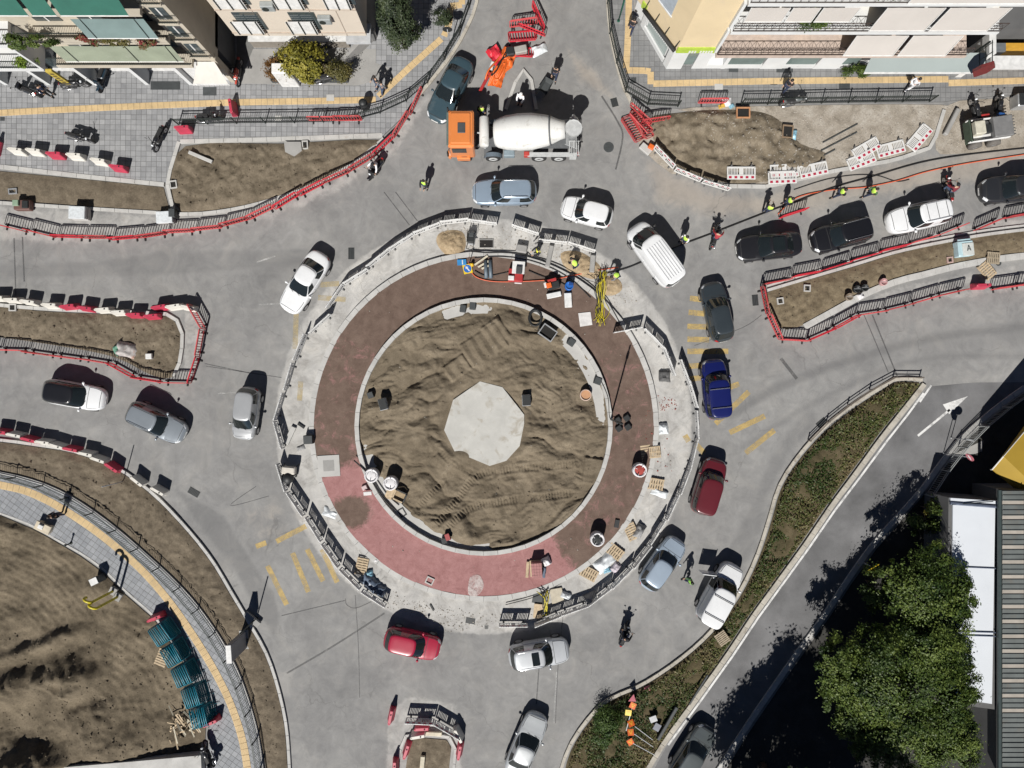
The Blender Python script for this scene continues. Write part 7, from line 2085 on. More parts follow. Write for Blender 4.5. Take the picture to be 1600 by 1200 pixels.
cable('power_cable', 'thick black cable pulled from the cable bundle past the van into the east road', [(945, 428), (985, 417), (1046, 390), (1110, 366), (1200, 331), (1236, 318), (1300, 294), (1360, 277), (1440, 254), (1520, 241), (1640, 228)], .04, M_CABLE)
cable('power_cable', 'thin black cable looping behind the workers on the sandy verge', [(1240, 297), (1290, 281), (1335, 274), (1370, 275), (1400, 284), (1420, 281)], .022, M_CABLE)
cable('power_cable', 'black cable following the ring kerb, outer of the two', [(736, 394), (760, 396), (790, 396), (830, 400), (870, 412), (900, 428), (930, 450), (950, 474), (968, 506)], .03, M_CABLE, zr)
cable('power_cable', 'black cable following the ring kerb, inner of the two', [(742, 404), (780, 402), (820, 406), (862, 420), (895, 440), (922, 466)], .03, M_CABLE, zr)
cable('power_cable', 'black cable on the apron leading to the red machine', [(742, 424), (760, 432), (785, 428), (800, 424)], .03, M_CABLE, .23)
cable('power_cable', 'black cable on the apron leading to the blue drum', [(826, 424), (850, 434), (870, 440), (890, 450)], .03, M_CABLE, .23)
cable('power_cable', 'thin black cable across the round manhole to the lamp base blocks', [(935, 590), (948, 620), (951, 652), (960, 658)], .02, M_CABLE, .5)
cable('hose', 'black hose lying in the shade of the south west wall', [(556, 718), (575, 736), (590, 760), (606, 782), (622, 796)], .05, M_CABLE, .5)
# yellow and black bundle
t = thing('cable_bundle', 'tangled bundle of yellow and black cables across the ring kerb', 'cables', P(937, 470, .2))
for k in range(22):
    m = [M_YELP, M_CABLE][k % 5 in (1, 3)]
    o = random.gauss(0, .16); b = MB()
    pts = [(random.gauss(.05, .22), 1.5 + random.random() * .6, .1 + random.random() * .5), (o - .05, .9, .3 + random.random() * .2), (o * .6, 0, .1 + random.random() * .15), (o + random.gauss(0, .12), -.8, .06), (random.gauss(.05, .2), -1.3 - random.random() * .5, .05 + .1 * random.random())]
    b.tube(spline(pts, n=5), .018 if m is M_YELP else .022, 5); b.obj('cable', m, t, True)
for k in range(7):
    an = random.uniform(.2, 2.9); b = MB(); r_ = random.uniform(.8, 1.4)
    b.tube(spline([(0, 1.0, .2), (.3 * math.cos(an) * r_, 1.0 + .4 * math.sin(an) * r_, .5), (r_ * math.cos(an), 1 + r_ * math.sin(an), .3)], n=4), .02, 5); b.obj('cable', M_CABLE if k % 3 else M_YELP, t, True)
t = thing('strap_bundle', 'yellow and black straps heaped over plywood south of the island', 'cables', P(850, 938, .1))
for k in range(10):
    b = MB(); b.tube(spline([(random.gauss(0, .25), .9 - .1 * k * .3, .3), (random.gauss(0, .1), .3, .5), (random.gauss(0, .1), -.3, .4), (random.gauss(.1, .2), -1.0, .1)], n=4), .025, 5); b.obj('strap', M_YELP if k % 2 else M_CABLE, t, True)
cable('power_cable', 'black cable from the strap heap along the south ring kerb', [(790, 944), (840, 930), (880, 908), (900, 896)], .03, M_CABLE, .1)
def plate(name, label, cat, u, v, a, s, m, z=.06, tilt=(0, 0)):
    b = MB(); b.box((0, 0, 0), s, ch=min(s) * .15); o = b.obj(name, m); o.location = P(u, v, z + s[2] / 2); o.rotation_euler = (tilt[0], tilt[1], R(a)); return tag(o, label, cat)
plate('plywood_sheet', 'beige plywood sheet left of the yellow straps', 'board', 841, 954, -5, (.65, 1.05, .04), M_WOOD, .1, (.15, 0)); plate('plywood_sheet', 'beige plywood sheet right of the yellow straps', 'board', 870, 930, 10, (.85, 1.0, .04), mat('pale_plywood', (.42, .38, .30), .8), .08)
plate('steel_plate', 'dark steel plate left of the yellow straps', 'plate', 841, 933, -12, (.75, .85, .06), M_DGREY, .05)
plate('timber', 'pale long timber lying in the triangular soil bed', 'timber', 317, 248, -23, (1.75, .24, .14), M_CONC, .3); plate('timber', 'pale timber below the white barriers of the south islet', 'timber', 675, 1144, -3, (1.4, .28, .16), mat('pale_timber', (.5, .46, .36), .8), .12)
plate('timber', 'pale upright looking timber on the soil of the south islet', 'timber', 661, 1187, 85, (.85, .3, .2), mat('pale_timber', (.5, .46, .36), .8), .2)
plate('concrete_kerb_block', 'long grey concrete block standing at the right edge of the sandy rubble', 'block', 1484, 192, 63, (2.0, .3, .3), M_CONC2, .03); plate('concrete_block', 'white concrete block beside the orange cone on the curved kerb', 'block', 1008, 234, -40, (.85, .5, .25), M_CONC, .05)
plate('orange_block', 'small orange block at the top of the curved white barriers', 'block', 1016, 232, -30, (.4, .35, .3), M_ORNG, .15)
plate('steel_beam', 'long grey beam lying on the verge beside the slip road kerb', 'beam', 1040, 1124, 60, (2.6, .22, .2), M_DGREY, .45); plate('steel_beam', 'thin dark beam lying higher on the verge', 'beam', 1088, 1072, 58, (2.4, .12, .12), M_DGREY, .5)
plate('stone_slab', 'grey stone slab on the verge, upper of the two', 'slab', 1018, 1117, 20, (.5, .42, .08), M_GSTEEL, .55); plate('stone_slab', 'grey stone slab on the verge, lower of the two', 'slab', 1024, 1130, -30, (.45, .5, .08), mat('slate_slab', (.2, .21, .24), .7), .5)
for k, (u0, v0, u1, v1, w) in enumerate([(1285, 223, 1339, 194, 'upper'), (1282, 236, 1338, 207, 'middle'), (1258, 258, 1304, 234, 'lower')]):
    b = MB(); b.tube([P(u0, v0, .07), P(u1, v1, .07)], .05, 6); tag(b.obj('steel_bar', M_DGREY), '%s of three dark steel bars lying on the sandy rubble' % w, 'bar')
# wood heap
t = thing('wood_heap', 'heap of broken pale pallet wood on the earth by the footpath', 'wood', P(293, 1127, .15))
for k in range(34):
    b = MB(); b.box((0, 0, 0), (random.uniform(.5, 1.3), random.uniform(.06, .11), .025)); o = b.obj('board', M_WOOD if k % 3 else mat('pale_timber', (.5, .46, .36), .8), t)
    o.location = (random.gauss(0, .42), random.gauss(0, .42), .1 + random.random() * .5); o.rotation_euler = (random.gauss(0, .3), random.gauss(0, .3), random.choice((.6, -.9, 2.2)) + random.gauss(0, .3))
wl = thing('low_wall', 'low white topped wall at the bottom of the earth field', 'wall', (0, 0, 0))
b = MB(); b.prism(W2([(91, 1192), (210, 1182), (321, 1172), (322, 1200), (200, 1216), (80, 1226)]), 0, .7); b.obj('wall', M_KERB, wl)
# works machines north of the island
t = thing('plate_compactor', 'black plate compactor beside the tan sand heap', 'machine', P(737, 373, .02), R(85))
for nm, c, s, m in (('base_plate', (0, 0, .05), (.9, .5, .08), M_GSTEEL), ('engine', (-.1, 0, .42), (.5, .42, .5), M_BLK), ('tank', (.15, 0, .62), (.3, .34, .2), M_DGREY), ('belt_guard', (.0, .26, .4), (.6, .08, .4), M_BLK)):
    b = MB(); b.box(c, s, ch=.03); b.obj(nm, m, t)
b = MB(); b.tube([(-.3, -.2, .5), (-.9, -.22, 1.0), (-.95, 0, 1.02), (-.9, .22, 1.0), (-.3, .2, .5)], .025, 6); b.obj('handle', M_BLK, t, True)
b = MB(); b.tube([(.4, -.25, .1), (.4, -.25, .8), (-.4, -.25, .8)], .02, 5); b.tube([(.4, .25, .1), (.4, .25, .8), (-.4, .25, .8)], .02, 5); b.obj('frame', M_BLK, t, True)
terrain('sand_heap', spline([(685, 366), (700, 360), (722, 362), (728, 380), (722, 400), (706, 404), (690, 392), (682, 378)], True, 3), .1, lambda U, V: .35 * np.exp(-(((U - 706) / 22) ** 2 + ((V - 382) / 20) ** 2)) + clods(U, V, .12, .1, 15), M_TAN, kind='stuff', z_edge=.01, blend=.3)['label'] = 'tan sand heap north west of the open pit'
terrain('clay_heap', spline([(876, 396), (900, 392), (922, 402), (940, 420), (930, 436), (905, 430), (884, 420)], True, 3), .1, lambda U, V: .22 * np.exp(-(((U - 905) / 26) ** 2 + ((V - 412) / 16) ** 2)) + clods(U, V, .16, .12, 16), M_TAN, kind='stuff', z_edge=.01, blend=.3)['label'] = 'dug clay and broken slabs around the stooping worker'
terrain('clay_heap', spline([(940, 432), (966, 436), (972, 452), (956, 462), (936, 456)], True, 3), .1, lambda U, V: .14 + clods(U, V, .10, .12, 17), M_TAN, kind='stuff', z_edge=.01, blend=.3)['label'] = 'small spill of dug clay right of the cable bundle'
def machine(name, label, u, v, a, parts, z=.23):
    t = thing(name, label, 'machine', P(u, v, z), R(a))
    for nm, c, s, m in parts:
        b = MB(); b.box(c, s, ch=min(s) * .12); b.obj(nm, m, t)
    return t
M_MRED = mat('machine_red', (.35, .03, .03), .5)
machine('generator', 'red and white generator with a grey top plate on the north apron', 806, 430, -4, [('frame', (0, -.1, .3), (1.0, .9, .5), M_MRED), ('top_plate', (.15, .4, .62), (.85, .85, .06), M_LT), ('motor', (.2, .2, .75), (.4, .5, .2), M_DGREY), ('tank', (-.3, -.35, .65), (.4, .3, .2), M_LT), ('handle', (.2, -.62, .3), (.5, .08, .08), M_LT)])
machine('floor_saw', 'red floor saw beside a white block on the north apron', 864, 450, 15, [('body', (0, .1, .3), (.9, .5, .5), M_BLK), ('hood', (-.3, .15, .6), (.35, .35, .2), M_ORNG), ('guard', (0, .45, .5), (.6, .2, .2), M_MRED), ('blade_cover', (-.5, .25, .4), (.2, .35, .3), M_LT)])
plate('polystyrene_block', 'white block below the red floor saw', 'block', 865, 462, 12, (1.0, .36, .2), M_LT, .23); plate('polystyrene_block', 'upright white block below the blue drum', 'block', 887, 470, 3, (.5, 1.0, .2), M_LT, .23)
t = thing('drum', 'blue plastic drum on the north east apron', 'drum', P(888, 449, .23)); b = MB(); b.lathe([(.24, 0), (.29, .05), (.29, .6), (.25, .66), (.24, .6), (.1, .58)], (0, 0, 0), 'z', 16); b.obj('shell', M_BLUE, t, True); b = MB(); b.box((.12, .1, .66), (.3, .2, .05), ch=.01); b.obj('lid', mat('dark_blue_plastic', (.01, .05, .2), .5), t)
for a in [('grey concrete block north of the generator', 815, 390, -10, (.75, .55, .45)), ('narrow grey concrete slab beside the yellow vested worker', 858, 402, 78, (1.5, .32, .5)), ('pale concrete block on the ring kerb near the clay', 925, 413, 85, (1.2, .35, .3))]:
    plate('concrete_block', a[0], 'block', a[1], a[2], a[3], a[4], M_CONC2, .05)
for k, u in enumerate((759, 766)): 
    b = MB(); b.tube([P(u, 408, .32), P(u + 1, 436, .32)], .13, 10); tag(b.obj('pipe', mat('blue_grey_pipe', (.10, .13, .16), .5), None, True), '%s of two blue grey pipes lying on the north apron' % ('left', 'right')[k], 'pipe')
for k, (u, v, a, l) in enumerate([(752, 408, 35, 1.1), (757, 413, 30, 1.0), (760, 418, 25, .7)]): plate('timber', '%s of three pale boards beside the blue arrow sign' % ('upper', 'middle', 'lower')[k], 'timber', u, v, a, (l, .13, .05), mat('pale_timber', (.5, .46, .36), .8), .26 + .02 * k)
def arrow_face(parent, m, z, s=1.0, rot=0.0):
    b = MB(); pts = [(-.04, -.2), (.04, -.2), (.04, .05), (.12, .05), (0, .22), (-.12, .05), (-.04, .05)]
    c, sn = math.cos(rot), math.sin(rot)
    b.prism([((x * c - y * sn) * s, (x * sn + y * c) * s) for x, y in pts], z, z + .006); return b.obj('arrow', m, parent)
t = thing('direction_sign', 'yellow board with a round blue arrow sign lying on the apron', 'sign', P(731, 421, .26), R(12))
b = MB(); b.box((0, 0, .03), (.62, .66, .03), ch=.008); b.obj('board', mat('sign_yellow_board', (.62, .45, .02), .5), t)
b = MB(); b.lathe([(.01, .046), (.27, .046), (.27, .054), (.01, .054)], (0, 0, 0), 'z', 24); b.obj('disc', M_BLUE, t); arrow_face(t, M_LT, .055, 1, .5)
t = thing('direction_sign', 'blue sign with a white stroke above the yellow board', 'sign', P(722, 411, .27), R(3)); b = MB(); b.box((0, 0, .03), (.62, .4, .03), ch=.008); b.obj('board', mat('sign_light_blue', (.03, .2, .45), .5), t); b = MB(); b.box((.05, 0, .05), (.07, .3, .008)); b.obj('arrow', M_LT, t)
t = thing('warning_lamp', 'yellow warning lamp beside the round blue arrow sign', 'lamp', P(738, 415, .25)); b = MB(); b.lathe([(.12, 0), (.14, .05), (.1, .3), (.03, .34)], (0, 0, 0), 'z', 12); b.obj('lens', mat('amber_lens', (.65, .4, .02), .3), t, True); b = MB(); b.tube([(-.2, .05, .05), (-.2, .05, 1.0)], .03, 6); b.obj('pole', M_MRED, t)
# lamp stand with four blocks
t = thing('lamp_stand', 'thin dark mast with four black ballast blocks on the east apron', 'mast', P(953, 655, .2))
b = MB(); b.tube([(0, 0, 0), (0, 0, 5.3)], .055, 8); b.obj('mast', M_BLK, t, True); b = MB(); b.box((0, 0, 4.6), (.16, .16, .5), ch=.04); b.obj('lamp_head', M_BLK, t)
for dx, dy in ((.5, -.05), (1.12, .1), (.58, -.62), (1.2, -.52)):
    b = MB(); b.box((dx, dy, .12), (.42, .42, .2), rz=.6, ch=.04); b.obj('ballast_block', M_BLK, t)
# posts
def pole(name, label, cat, u, v, h, r, m, z=0.0, head=None):
    t = thing(name, label, cat, P(u, v, z)); b = MB(); b.tube([(0, 0, 0), (0, 0, h)], r, 8); b.obj('post', m, t, True); b = MB(); b.lathe([(r * 2.2, 0), (r * 2, .04), (r, .05)], (0, 0, 0), 'z', 10); b.obj('base', m, t)
    return t
pole('post', 'thin grey post at the end of the red and white blocks on the curved kerb', 'post', 194, 752, 2.6, .035, M_GSTEEL)
pole('post', 'thin dark post on the kerb beside the white advertising pillar', 'post', 401, 966, 3.0, .045, M_RAIL)
pole('post', 'green post near the top of the slate pavement', 'post', 966, 34, 3.2, .05, mat('green_post', (.01, .08, .05), .5), PAVE_Z)
t = pole('bollard', 'slim dark bollard at the inner edge of the curved footpath', 'bollard', 113, 848, .6, .05, M_RAIL, PAVE_Z); b = MB(); b.ball((0, 0, .64), .09); b.obj('cap', M_RAIL, t, True)
t = pole('road_sign', 'dark backed round road sign on the railing beside the dark blue saloon', 'sign', 704, 74, 2.3, .035, M_GSTEEL, PAVE_Z); b = MB(); b.lathe([(.01, -.02), (.32, -.02), (.32, .02), (.01, .02)], (0, .05, 2.2), 'y', 20); b.obj('disc', M_BLK, t)
t = pole('road_sign', 'pink and white road sign leaning over the dark yard beside the slip road', 'sign', 1474, 708, 2.9, .03, M_GSTEEL, .02); b = MB(); b.lathe([(.01, -.02), (.3, -.02), (.3, .02), (.01, .02)], (0, 0, 2.75), 'x', 20); o = b.obj('disc', mat('faded_red_sign', (.42, .13, .16), .5), t); o.rotation_euler = (0, 0, .6); b = MB(); b.box((-.025, 0, 2.75), (.012, .4, .08)); o2 = b.obj('bar', M_LT, t); o2.rotation_euler = (0, 0, .6)
t = pole('road_sign', 'road sign above the slip road arrow, seen edge on', 'sign', 1486, 684, 2.1, .03, M_GSTEEL, .02); b = MB(); b.lathe([(.01, -.02), (.28, -.02), (.28, .02), (.01, .02)], (0, 0, 1.95), 'x', 20); o = b.obj('disc', M_GSTEEL, t); o.rotation_euler = (0, 0, 1.2)
t = thing('warning_sign', 'yellow square board with a white triangle in the shade by the slip road kerb', 'sign', P(1348, 880, .02), R(30))
b = MB(); b.box((0, -.05, 1.2), (.9, .05, .9), tilt=(-.5, 0), ch=.01); b.obj('board', mat('sign_yellow_board', (.62, .45, .02), .5), t); b = MB(); b.add([(-.3, -.1, 1.0), (.3, -.1, 1.0), (0, .14, 1.5), (-.3, -.13, 1.01), (.3, -.13, 1.01), (0, .11, 1.51)], [(3, 4, 5), (0, 3, 5, 2), (1, 2, 5, 4), (0, 1, 4, 3)]); b.obj('triangle', M_LT, t); b = MB(); b.box((0, .1, .55), (.06, .06, 1.1)); b.obj('post', M_GSTEEL, t)
for k, dx in enumerate((0, .75)):
    u, v = (180, 922) if k == 0 else (187, 931)
    t = thing('vent_post', '%s yellow swan neck vent post on the earth beside the footpath' % ('upper', 'lower')[k], 'post', P(u, v, .1), R(-28))
    b = MB(); pts = [(0, 0, 0), (0, 0, 2.5)] + [(-.28 * (1 - math.cos(a)), 0, 2.5 + .30 * math.sin(a)) for a in np.linspace(.3, PI * 1.15, 9)]
    b.tube(pts, .085, 8); b.obj('pipe', M_YELP, t, True); b = MB(); b.box((0, 0, .1), (.5, .5, .25)); b.obj('foot', M_CONC2, t)
cbox('cabinet', 'small white topped cabinet above the yellow vent posts', 'cabinet', 160, 902, 25, (.6, .5, .9), M_DGREY, .1, M_LT)
t = thing('advertising_pillar', 'slim white topped pillar between the curved footpath and its railing', 'pillar', P(383, 998, .1), R(4)); b = MB(); b.box((0, 0, 1.35), (.34, 1.15, 2.6), ch=.03); b.obj('panel', mat('pillar_grey', (.2, .2, .21), .5), t); b = MB(); b.box((0, 0, 2.68), (.36, 1.2, .06), ch=.02); b.obj('cap', M_LT, t); b = MB(); b.box((0, 0, .06), (.6, 1.3, .12)); b.obj('base', M_CONC2, t)
t = thing('stone_bench', 'beige stone bench at the inner edge of the curved footpath', 'bench', P(75, 822, PAVE_Z), R(-25)); b = MB(); b.box((0, 0, .4), (1.1, .62, .14), ch=.03); b.obj('seat', mat('beige_stone', (.50, .44, .34), .8), t)
for x in (-.38, .38): b = MB(); b.box((x, 0, .17), (.22, .55, .33), ch=.02); b.obj('support', mat('beige_stone', (.50, .44, .34), .8), t)
b = MB(); b.box((-.1, .05, .53), (.35, .3, .12), ch=.03); b.obj('cushion', M_LT, t)
t = thing('litter_bin', 'black round litter bin at the railing below the two walkers', 'bin', P(572, 170, PAVE_Z)); b = MB(); b.lathe([(.22, 0), (.28, .1), (.30, .85), (.26, .9), (.24, .85), (.2, .4)], (0, 0, 0), 'z', 16); b.obj('drum', M_BLK, t, True); b = MB(); b.lathe([(.3, .92), (.2, 1.05), (.02, 1.1)], (0, 0, 0), 'z', 16); b.obj('hood', M_BLK, t, True)
cbox('refrigerated_cabinet', 'tall white cabinet beneath the yellow bush', 'cabinet', 456, 130, 0, (1.25, .7, 2.2), M_LT, PAVE_Z)
t = thing('planter', 'long black framed planter around the bushes', 'planter', P(486, 116, PAVE_Z)); b = MB()
for c, s in (((0, .62, .2), (5.2, .08, .4)), ((0, -.62, .2), (5.2, .08, .4)), ((-2.6, 0, .2), (.08, 1.3, .4)), ((2.6, 0, .2), (.08, 1.3, .4))): b.box(c, s)
b.obj('frame', M_DGREY, t); b = MB(); b.box((0, 0, .15), (5.1, 1.2, .3)); b.obj('soil', M_SOIL, t)
for u, v, w, d in ((260, 135, 46, 13), (329, 144, 21, 13), (1145, 110, 15, 8), (1225, 110, 26, 9), (989, 127, 9, 9), (1208, 130, 11, 8), (1318, 134, 17, 13), (6, 187, 7, 6), (581, 118, 12, 12), (571, 98, 12, 11)):
    m = M_DGREY if u != 571 and u != 581 else M_CONC2
    s = tag(sheet('pavement_grate', [(u - w / 2, v - d / 2), (u + w / 2, v - d / 2), (u + w / 2, v + d / 2), (u - w / 2, v + d / 2)], PAVE_Z + .016, m), kind='structure')
for u, v, s_ in ((517, 154, 12), (1122, 138, 13), (436, 186, 10)):
    cbox('access_cover', 'pale square access cover %s' % {517: 'in the yellow strip below the planter', 1122: 'beside the yellow strip above the red barrier', 436: 'behind the pavement railing'}[u], 'cover', u, v, 0, (s_ / S, s_ / S * .85, .03), M_CONC, PAVE_Z)
# road ironwork
def grate(u, v, w, d, a, label):
    t = thing('drain_grate', label, 'drain', P(u, v, .004), R(a)); b = MB(); b.box((0, 0, .004), (w, d, .008)); b.obj('frame', M_BLK, t)
    n = max(3, int(w / .09))
    for k in range(n): b = MB(); b.box((-w / 2 + w * (k + .5) / n, 0, .013), (.035, d * .9, .01)); b.obj('bar', M_DGREY, t)
grate(549, 396, .42, .8, 0, 'dark drain grate on the road beside the north west white barriers'); grate(303, 769, .8, .45, -30, 'dark drain grate beside the pair of grey white blocks'); grate(1285, 662, .75, .6, 40, 'dark drain grate at the verge kerb'); grate(1180, 469, .42, .75, 5, 'dark drain grate left of the east median tip'); grate(735, 970, .65, .4, -10, 'small drain grate south of the island'); grate(960, 160, .45, .6, 15, 'drain grate at the kerb below the slate pavement corner')
for u, v, r_, lab in ((951, 230, .36, 'round iron manhole cover right of the cement mixer'), (760, 980, .18, 'small round cover south of the island'), (1560, 411, .2, 'small round cover on the east median kerb')):
    t = thing('manhole_cover', lab, 'manhole', P(u, v, .004)); b = MB(); b.lathe([(r_, 0), (r_, .012), (r_ * .9, .014), (.01, .014)], (0, 0, 0), 'z', 24); b.obj('lid', M_DGREY if u != 760 else M_CONC2, t)
    for k in range(4): b = MB(); b.box((0, -r_ * .5 + r_ * .33 * k, .02), (r_ * 1.2, .03, .012)); b.obj('rib', M_DGREY, t)
# heaps of sheet, sacks and rubbish
def crumple(name, label, cat, u, v, a, w, d, h, m, z=.05, seed=1):
    b = MB(); n = 14
    X, Y = np.meshgrid(np.linspace(-w / 2, w / 2, n), np.linspace(-d / 2, d / 2, n))
    e = np.clip(1 - np.maximum(np.abs(2 * X / w), np.abs(2 * Y / d)) ** 3, 0, 1)
    Z = e * h * (.35 + 1.0 * ridged(X * 3.1 + seed, Y * 3.1, 3, seed)) 
    ed = 1 + .22 * fbm(X * 2 + seed, Y * 2, 2, seed)
    b.add([(x * k, y * k, float(zz)) for x, y, zz, k in zip(X.ravel(), Y.ravel(), Z.ravel(), ed.ravel())], [(i * n + k, i * n + k + 1, (i + 1) * n + k + 1, (i + 1) * n + k) for i in range(n - 1) for k in range(n - 1)])
    o = b.obj(name, m, None, True); o.location = P(u, v, z); o.rotation_euler = (0, 0, R(a)); return tag(o, label, cat)
M_PLS = mat('clear_white_plastic', (.55, .58, .60), .35, var=.15, scale=6); M_PBL = mat('pale_blue_plastic', (.20, .38, .48), .4, var=.3, scale=5); M_DBL = mat('slate_blue_plastic', (.10, .13, .18), .4, var=.4, scale=5); M_GRYS = mat('grey_sack', (.24, .24, .24), .7, var=.2, scale=5)
for a in [('white plastic sheeting on the pale ring beside the east barriers', 1036, 670, 5, .7, .8, .3, M_PLS), ('white plastic sheeting below the brick ended pallet', 1031, 770, -20, 1.1, .5, .25, M_PLS), ('white plastic rags on the west ring kerb', 518, 802, -20, 1.1, .6, .25, M_PLS), ('blue grey plastic sheet behind the south west barriers', 577, 908, -40, 1.5, .9, .4, M_DBL), ('pale blue plastic bag beside the stacked pallet', 578, 896, 10, .5, .5, .3, M_PBL), ('dark blue plastic sheet at the end of the south west barriers', 593, 922, -20, .9, .8, .35, M_DBL),
          ('long white plastic sheeting between the two lower pallets', 945, 878, 40, 1.6, .9, .3, M_PLS), ('pale blue plastic bag between the two lower pallets', 948, 890, 20, .6, .45, .25, M_PBL), ('white plastic litter right of the middle pallet', 962, 886, 50, .8, .6, .25, mat('mixed_litter', (.42, .38, .42), .6, var=.4, scale=9)), ('grey sack leaning at the south east barriers', 998, 830, 60, 1.0, .6, .5, M_GRYS), ('grey sack at the bend of the south east barriers', 922, 934, 20, .9, .75, .55, M_GRYS), ('white cloth beside the red block pallet', 853, 876, 30, .7, .6, .35, M_BAG),
          ('white cloth by the straps south of the island', 884, 930, 70, .5, .8, .3, M_PLS), ('white rag on the south west apron', 588, 902 - 28, 20, .4, .35, .2, M_BAG), ('orange red and white rubbish sack at the lower edge of the west median', 199, 547, -10, 1.4, 1.1, .6, mat('rubbish_mixed', (.35, .33, .32), .8, var=.3, scale=3, stain=((.5, .2, .1), 1.3, .55, .9))), ('green sack in the rubbish at the lower edge of the west median', 187, 547, 20, .6, .8, .5, mat('green_sack', (.12, .28, .2), .7)), ('white sacks by the red heap on the north road', 843, 78, 20, 1.1, .7, .3, M_PLS), ('debris bag at the red barrier on the slate pavement edge', 1134, 160, 0, .7, .6, .3, M_BAG), ('blue bag at the red barrier on the slate pavement edge', 1143, 166, 30, .4, .3, .2, M_PBL), ('yellow sack at the red barrier on the slate pavement edge', 1127, 166, 20, .5, .3, .25, mat('ochre_sack', (.5, .32, .05), .8)), ('pale blue bag beside the half built chamber', 1239, 211, 80, .8, .5, .25, M_PBL), ('white rag under the signs on the verge', 951, 1163, 10, .3, .3, .1, M_BAG), ('white bag in the pile of slabs by the second median kerb', 1343, 463, 30, .5, .5, .35, M_BAG), ('pink litter at the kerb above the orange signs', 1012, 1075, 30, .45, .4, .2, mat('pink_litter', (.42, .14, .17), .8)), ('grey rubbish heap on the ring by the west barriers', 470, 700, 20, .5, .3, .12, M_GRYS), ('grey rubble heap beside the east barriers', 1038, 588, 0, .75, .75, .35, mat('dark_rubble', (.09, .09, .09), .9, var=.4, scale=8))]:
    crumple('plastic_sheet' if 'sheet' in a[0] else 'sack' if ('sack' in a[0] or 'bag' in a[0]) else 'rag' if ('cloth' in a[0] or 'rag' in a[0]) else 'rubbish', a[0], 'sheet' if 'sheet' in a[0] else 'sack' if ('sack' in a[0] or 'bag' in a[0]) else 'cloth' if ('cloth' in a[0] or 'rag' in a[0]) else 'litter', a[1], a[2], a[3], a[4], a[5], a[6], a[7], z=.24 if math.hypot(a[1] - CU, a[2] - CV) < 262 else .03, seed=a[1] % 17)
t = thing('slab_stack', 'stack of pale slabs under the narrow bed beside the red barriers', 'slabs', P(131, 336, .02), R(-2))
for k in range(4): b = MB(); b.box((random.uniform(-.03, .03), random.uniform(-.03, .03), .12 + .2 * k), (1.1, .85, .17), ch=.02); b.obj('slab', M_PLS if k == 3 else M_CONC, t)
t = thing('slab_stack', 'stack of wrapped white slabs at the lower left tip of the triangular bed', 'slabs', P(263, 342, .02), R(3))
for k in range(3): b = MB(); b.box((0, random.uniform(-.03, .03), .12 + .2 * k), (1.1, .8, .17), ch=.02); b.obj('slab', M_PLS if k == 2 else M_CONC, t)
cbox('pallet_crate', 'black crate right of the wrapped white slabs', 'crate', 275, 336, 0, (.45, .6, .6), M_BLK, .02, M_DGREY)
machine('pump', 'brown and black pump on the light strip at the west edge', 42, 323, 0, [('frame', (0, 0, .3), (1.1, .7, .5), mat('brown_machine', (.12, .06, .05), .6)), ('motor', (-.3, .1, .62), (.4, .4, .2), mat('pale_green_machine', (.2, .28, .2), .6)), ('grille', (.3, 0, .58), (.4, .5, .1), M_BLK)], .02)
t = thing('block_pallet', 'pallet of red paving blocks on the south apron', 'pallet', P(838, 886, .23), R(4))
for i in range(4):
    for j in range(5): b = MB(); b.box((-.27 + .18 * i, -.4 + .2 * j, .45 + random.uniform(-.01, .01)), (.17, .19, .6)); b.obj('paving_block', mat('red_paver', (.33, .16, .155), .85, var=.15, scale=4), t)
b = MB(); b.box((0, 0, .07), (.9, 1.1, .12)); b.obj('base', M_WOOD, t)
plate('timber', 'pale board standing beside the red paving blocks', 'timber', 824, 888, 86, (1.1, .2, .12), M_WOOD, .23); plate('steel_plate', 'dark blue plate right of the red paving blocks', 'plate', 849, 892, 85, (.7, .25, .3), M_DBL, .23)
t = thing('concrete_mixer', 'small cream concrete mixer beside the west barriers', 'machine', P(456, 733, .05), R(-5)); b = MB(); b.box((0, 0, .55), (.9, .5, .5), ch=.06); b.obj('hopper', mat('cream_plate', (.5, .47, .42), .6), t); b = MB(); b.lathe([(.2, -.3), (.36, -.1), (.38, .2), (.26, .45)], (.0, -.55, .5), 'z', 14); b.obj('drum', M_BLK, t, True)
for sx in (1, -1):
    b = MB(); b.tube([(sx * .4, .2, .5), (sx * .5, .4, 0)], .03, 5); b.obj('leg', M_BLK, t); b = MB(); b.lathe([(.2, -.04), (.2, .04)], (sx * .4, -.3, .2), 'x', 12); b.obj('wheel', M_BLK, t)
t = thing('formwork_frame', 'timber and black formwork frame in the south west sand', 'frame', P(622, 772, .3), R(-25))
for c, s, m in (((-.5, .1, .1), (.5, 1.2, .08), M_WOOD), ((.2, -.3, .2), (.9, .09, .2), M_WOOD), ((.2, .35, .2), (.9, .09, .2), M_BLK), ((-.2, 0, .2), (.09, .75, .2), M_WOOD), ((.6, 0, .2), (.09, .75, .2), M_BLK), ((.2, 0, .08), (.7, .55, .05), M_TAN)): b = MB(); b.box(c, s); b.obj('timber', m, t)
pit(629, 800, 30, .45, .6, 'small black open frame by the south west wall', M_BLK, .15)
plate('plastic_block', 'white block lying across the south west island kerb', 'block', 577, 769, 5, (.55, .25, .12), M_LT, .48); plate('plastic_block', 'pink white block beside the south west island kerb', 'block', 571, 761, 25, (.35, .3, .15), mat('pale_pink', (.5, .4, .4), .7), .24)
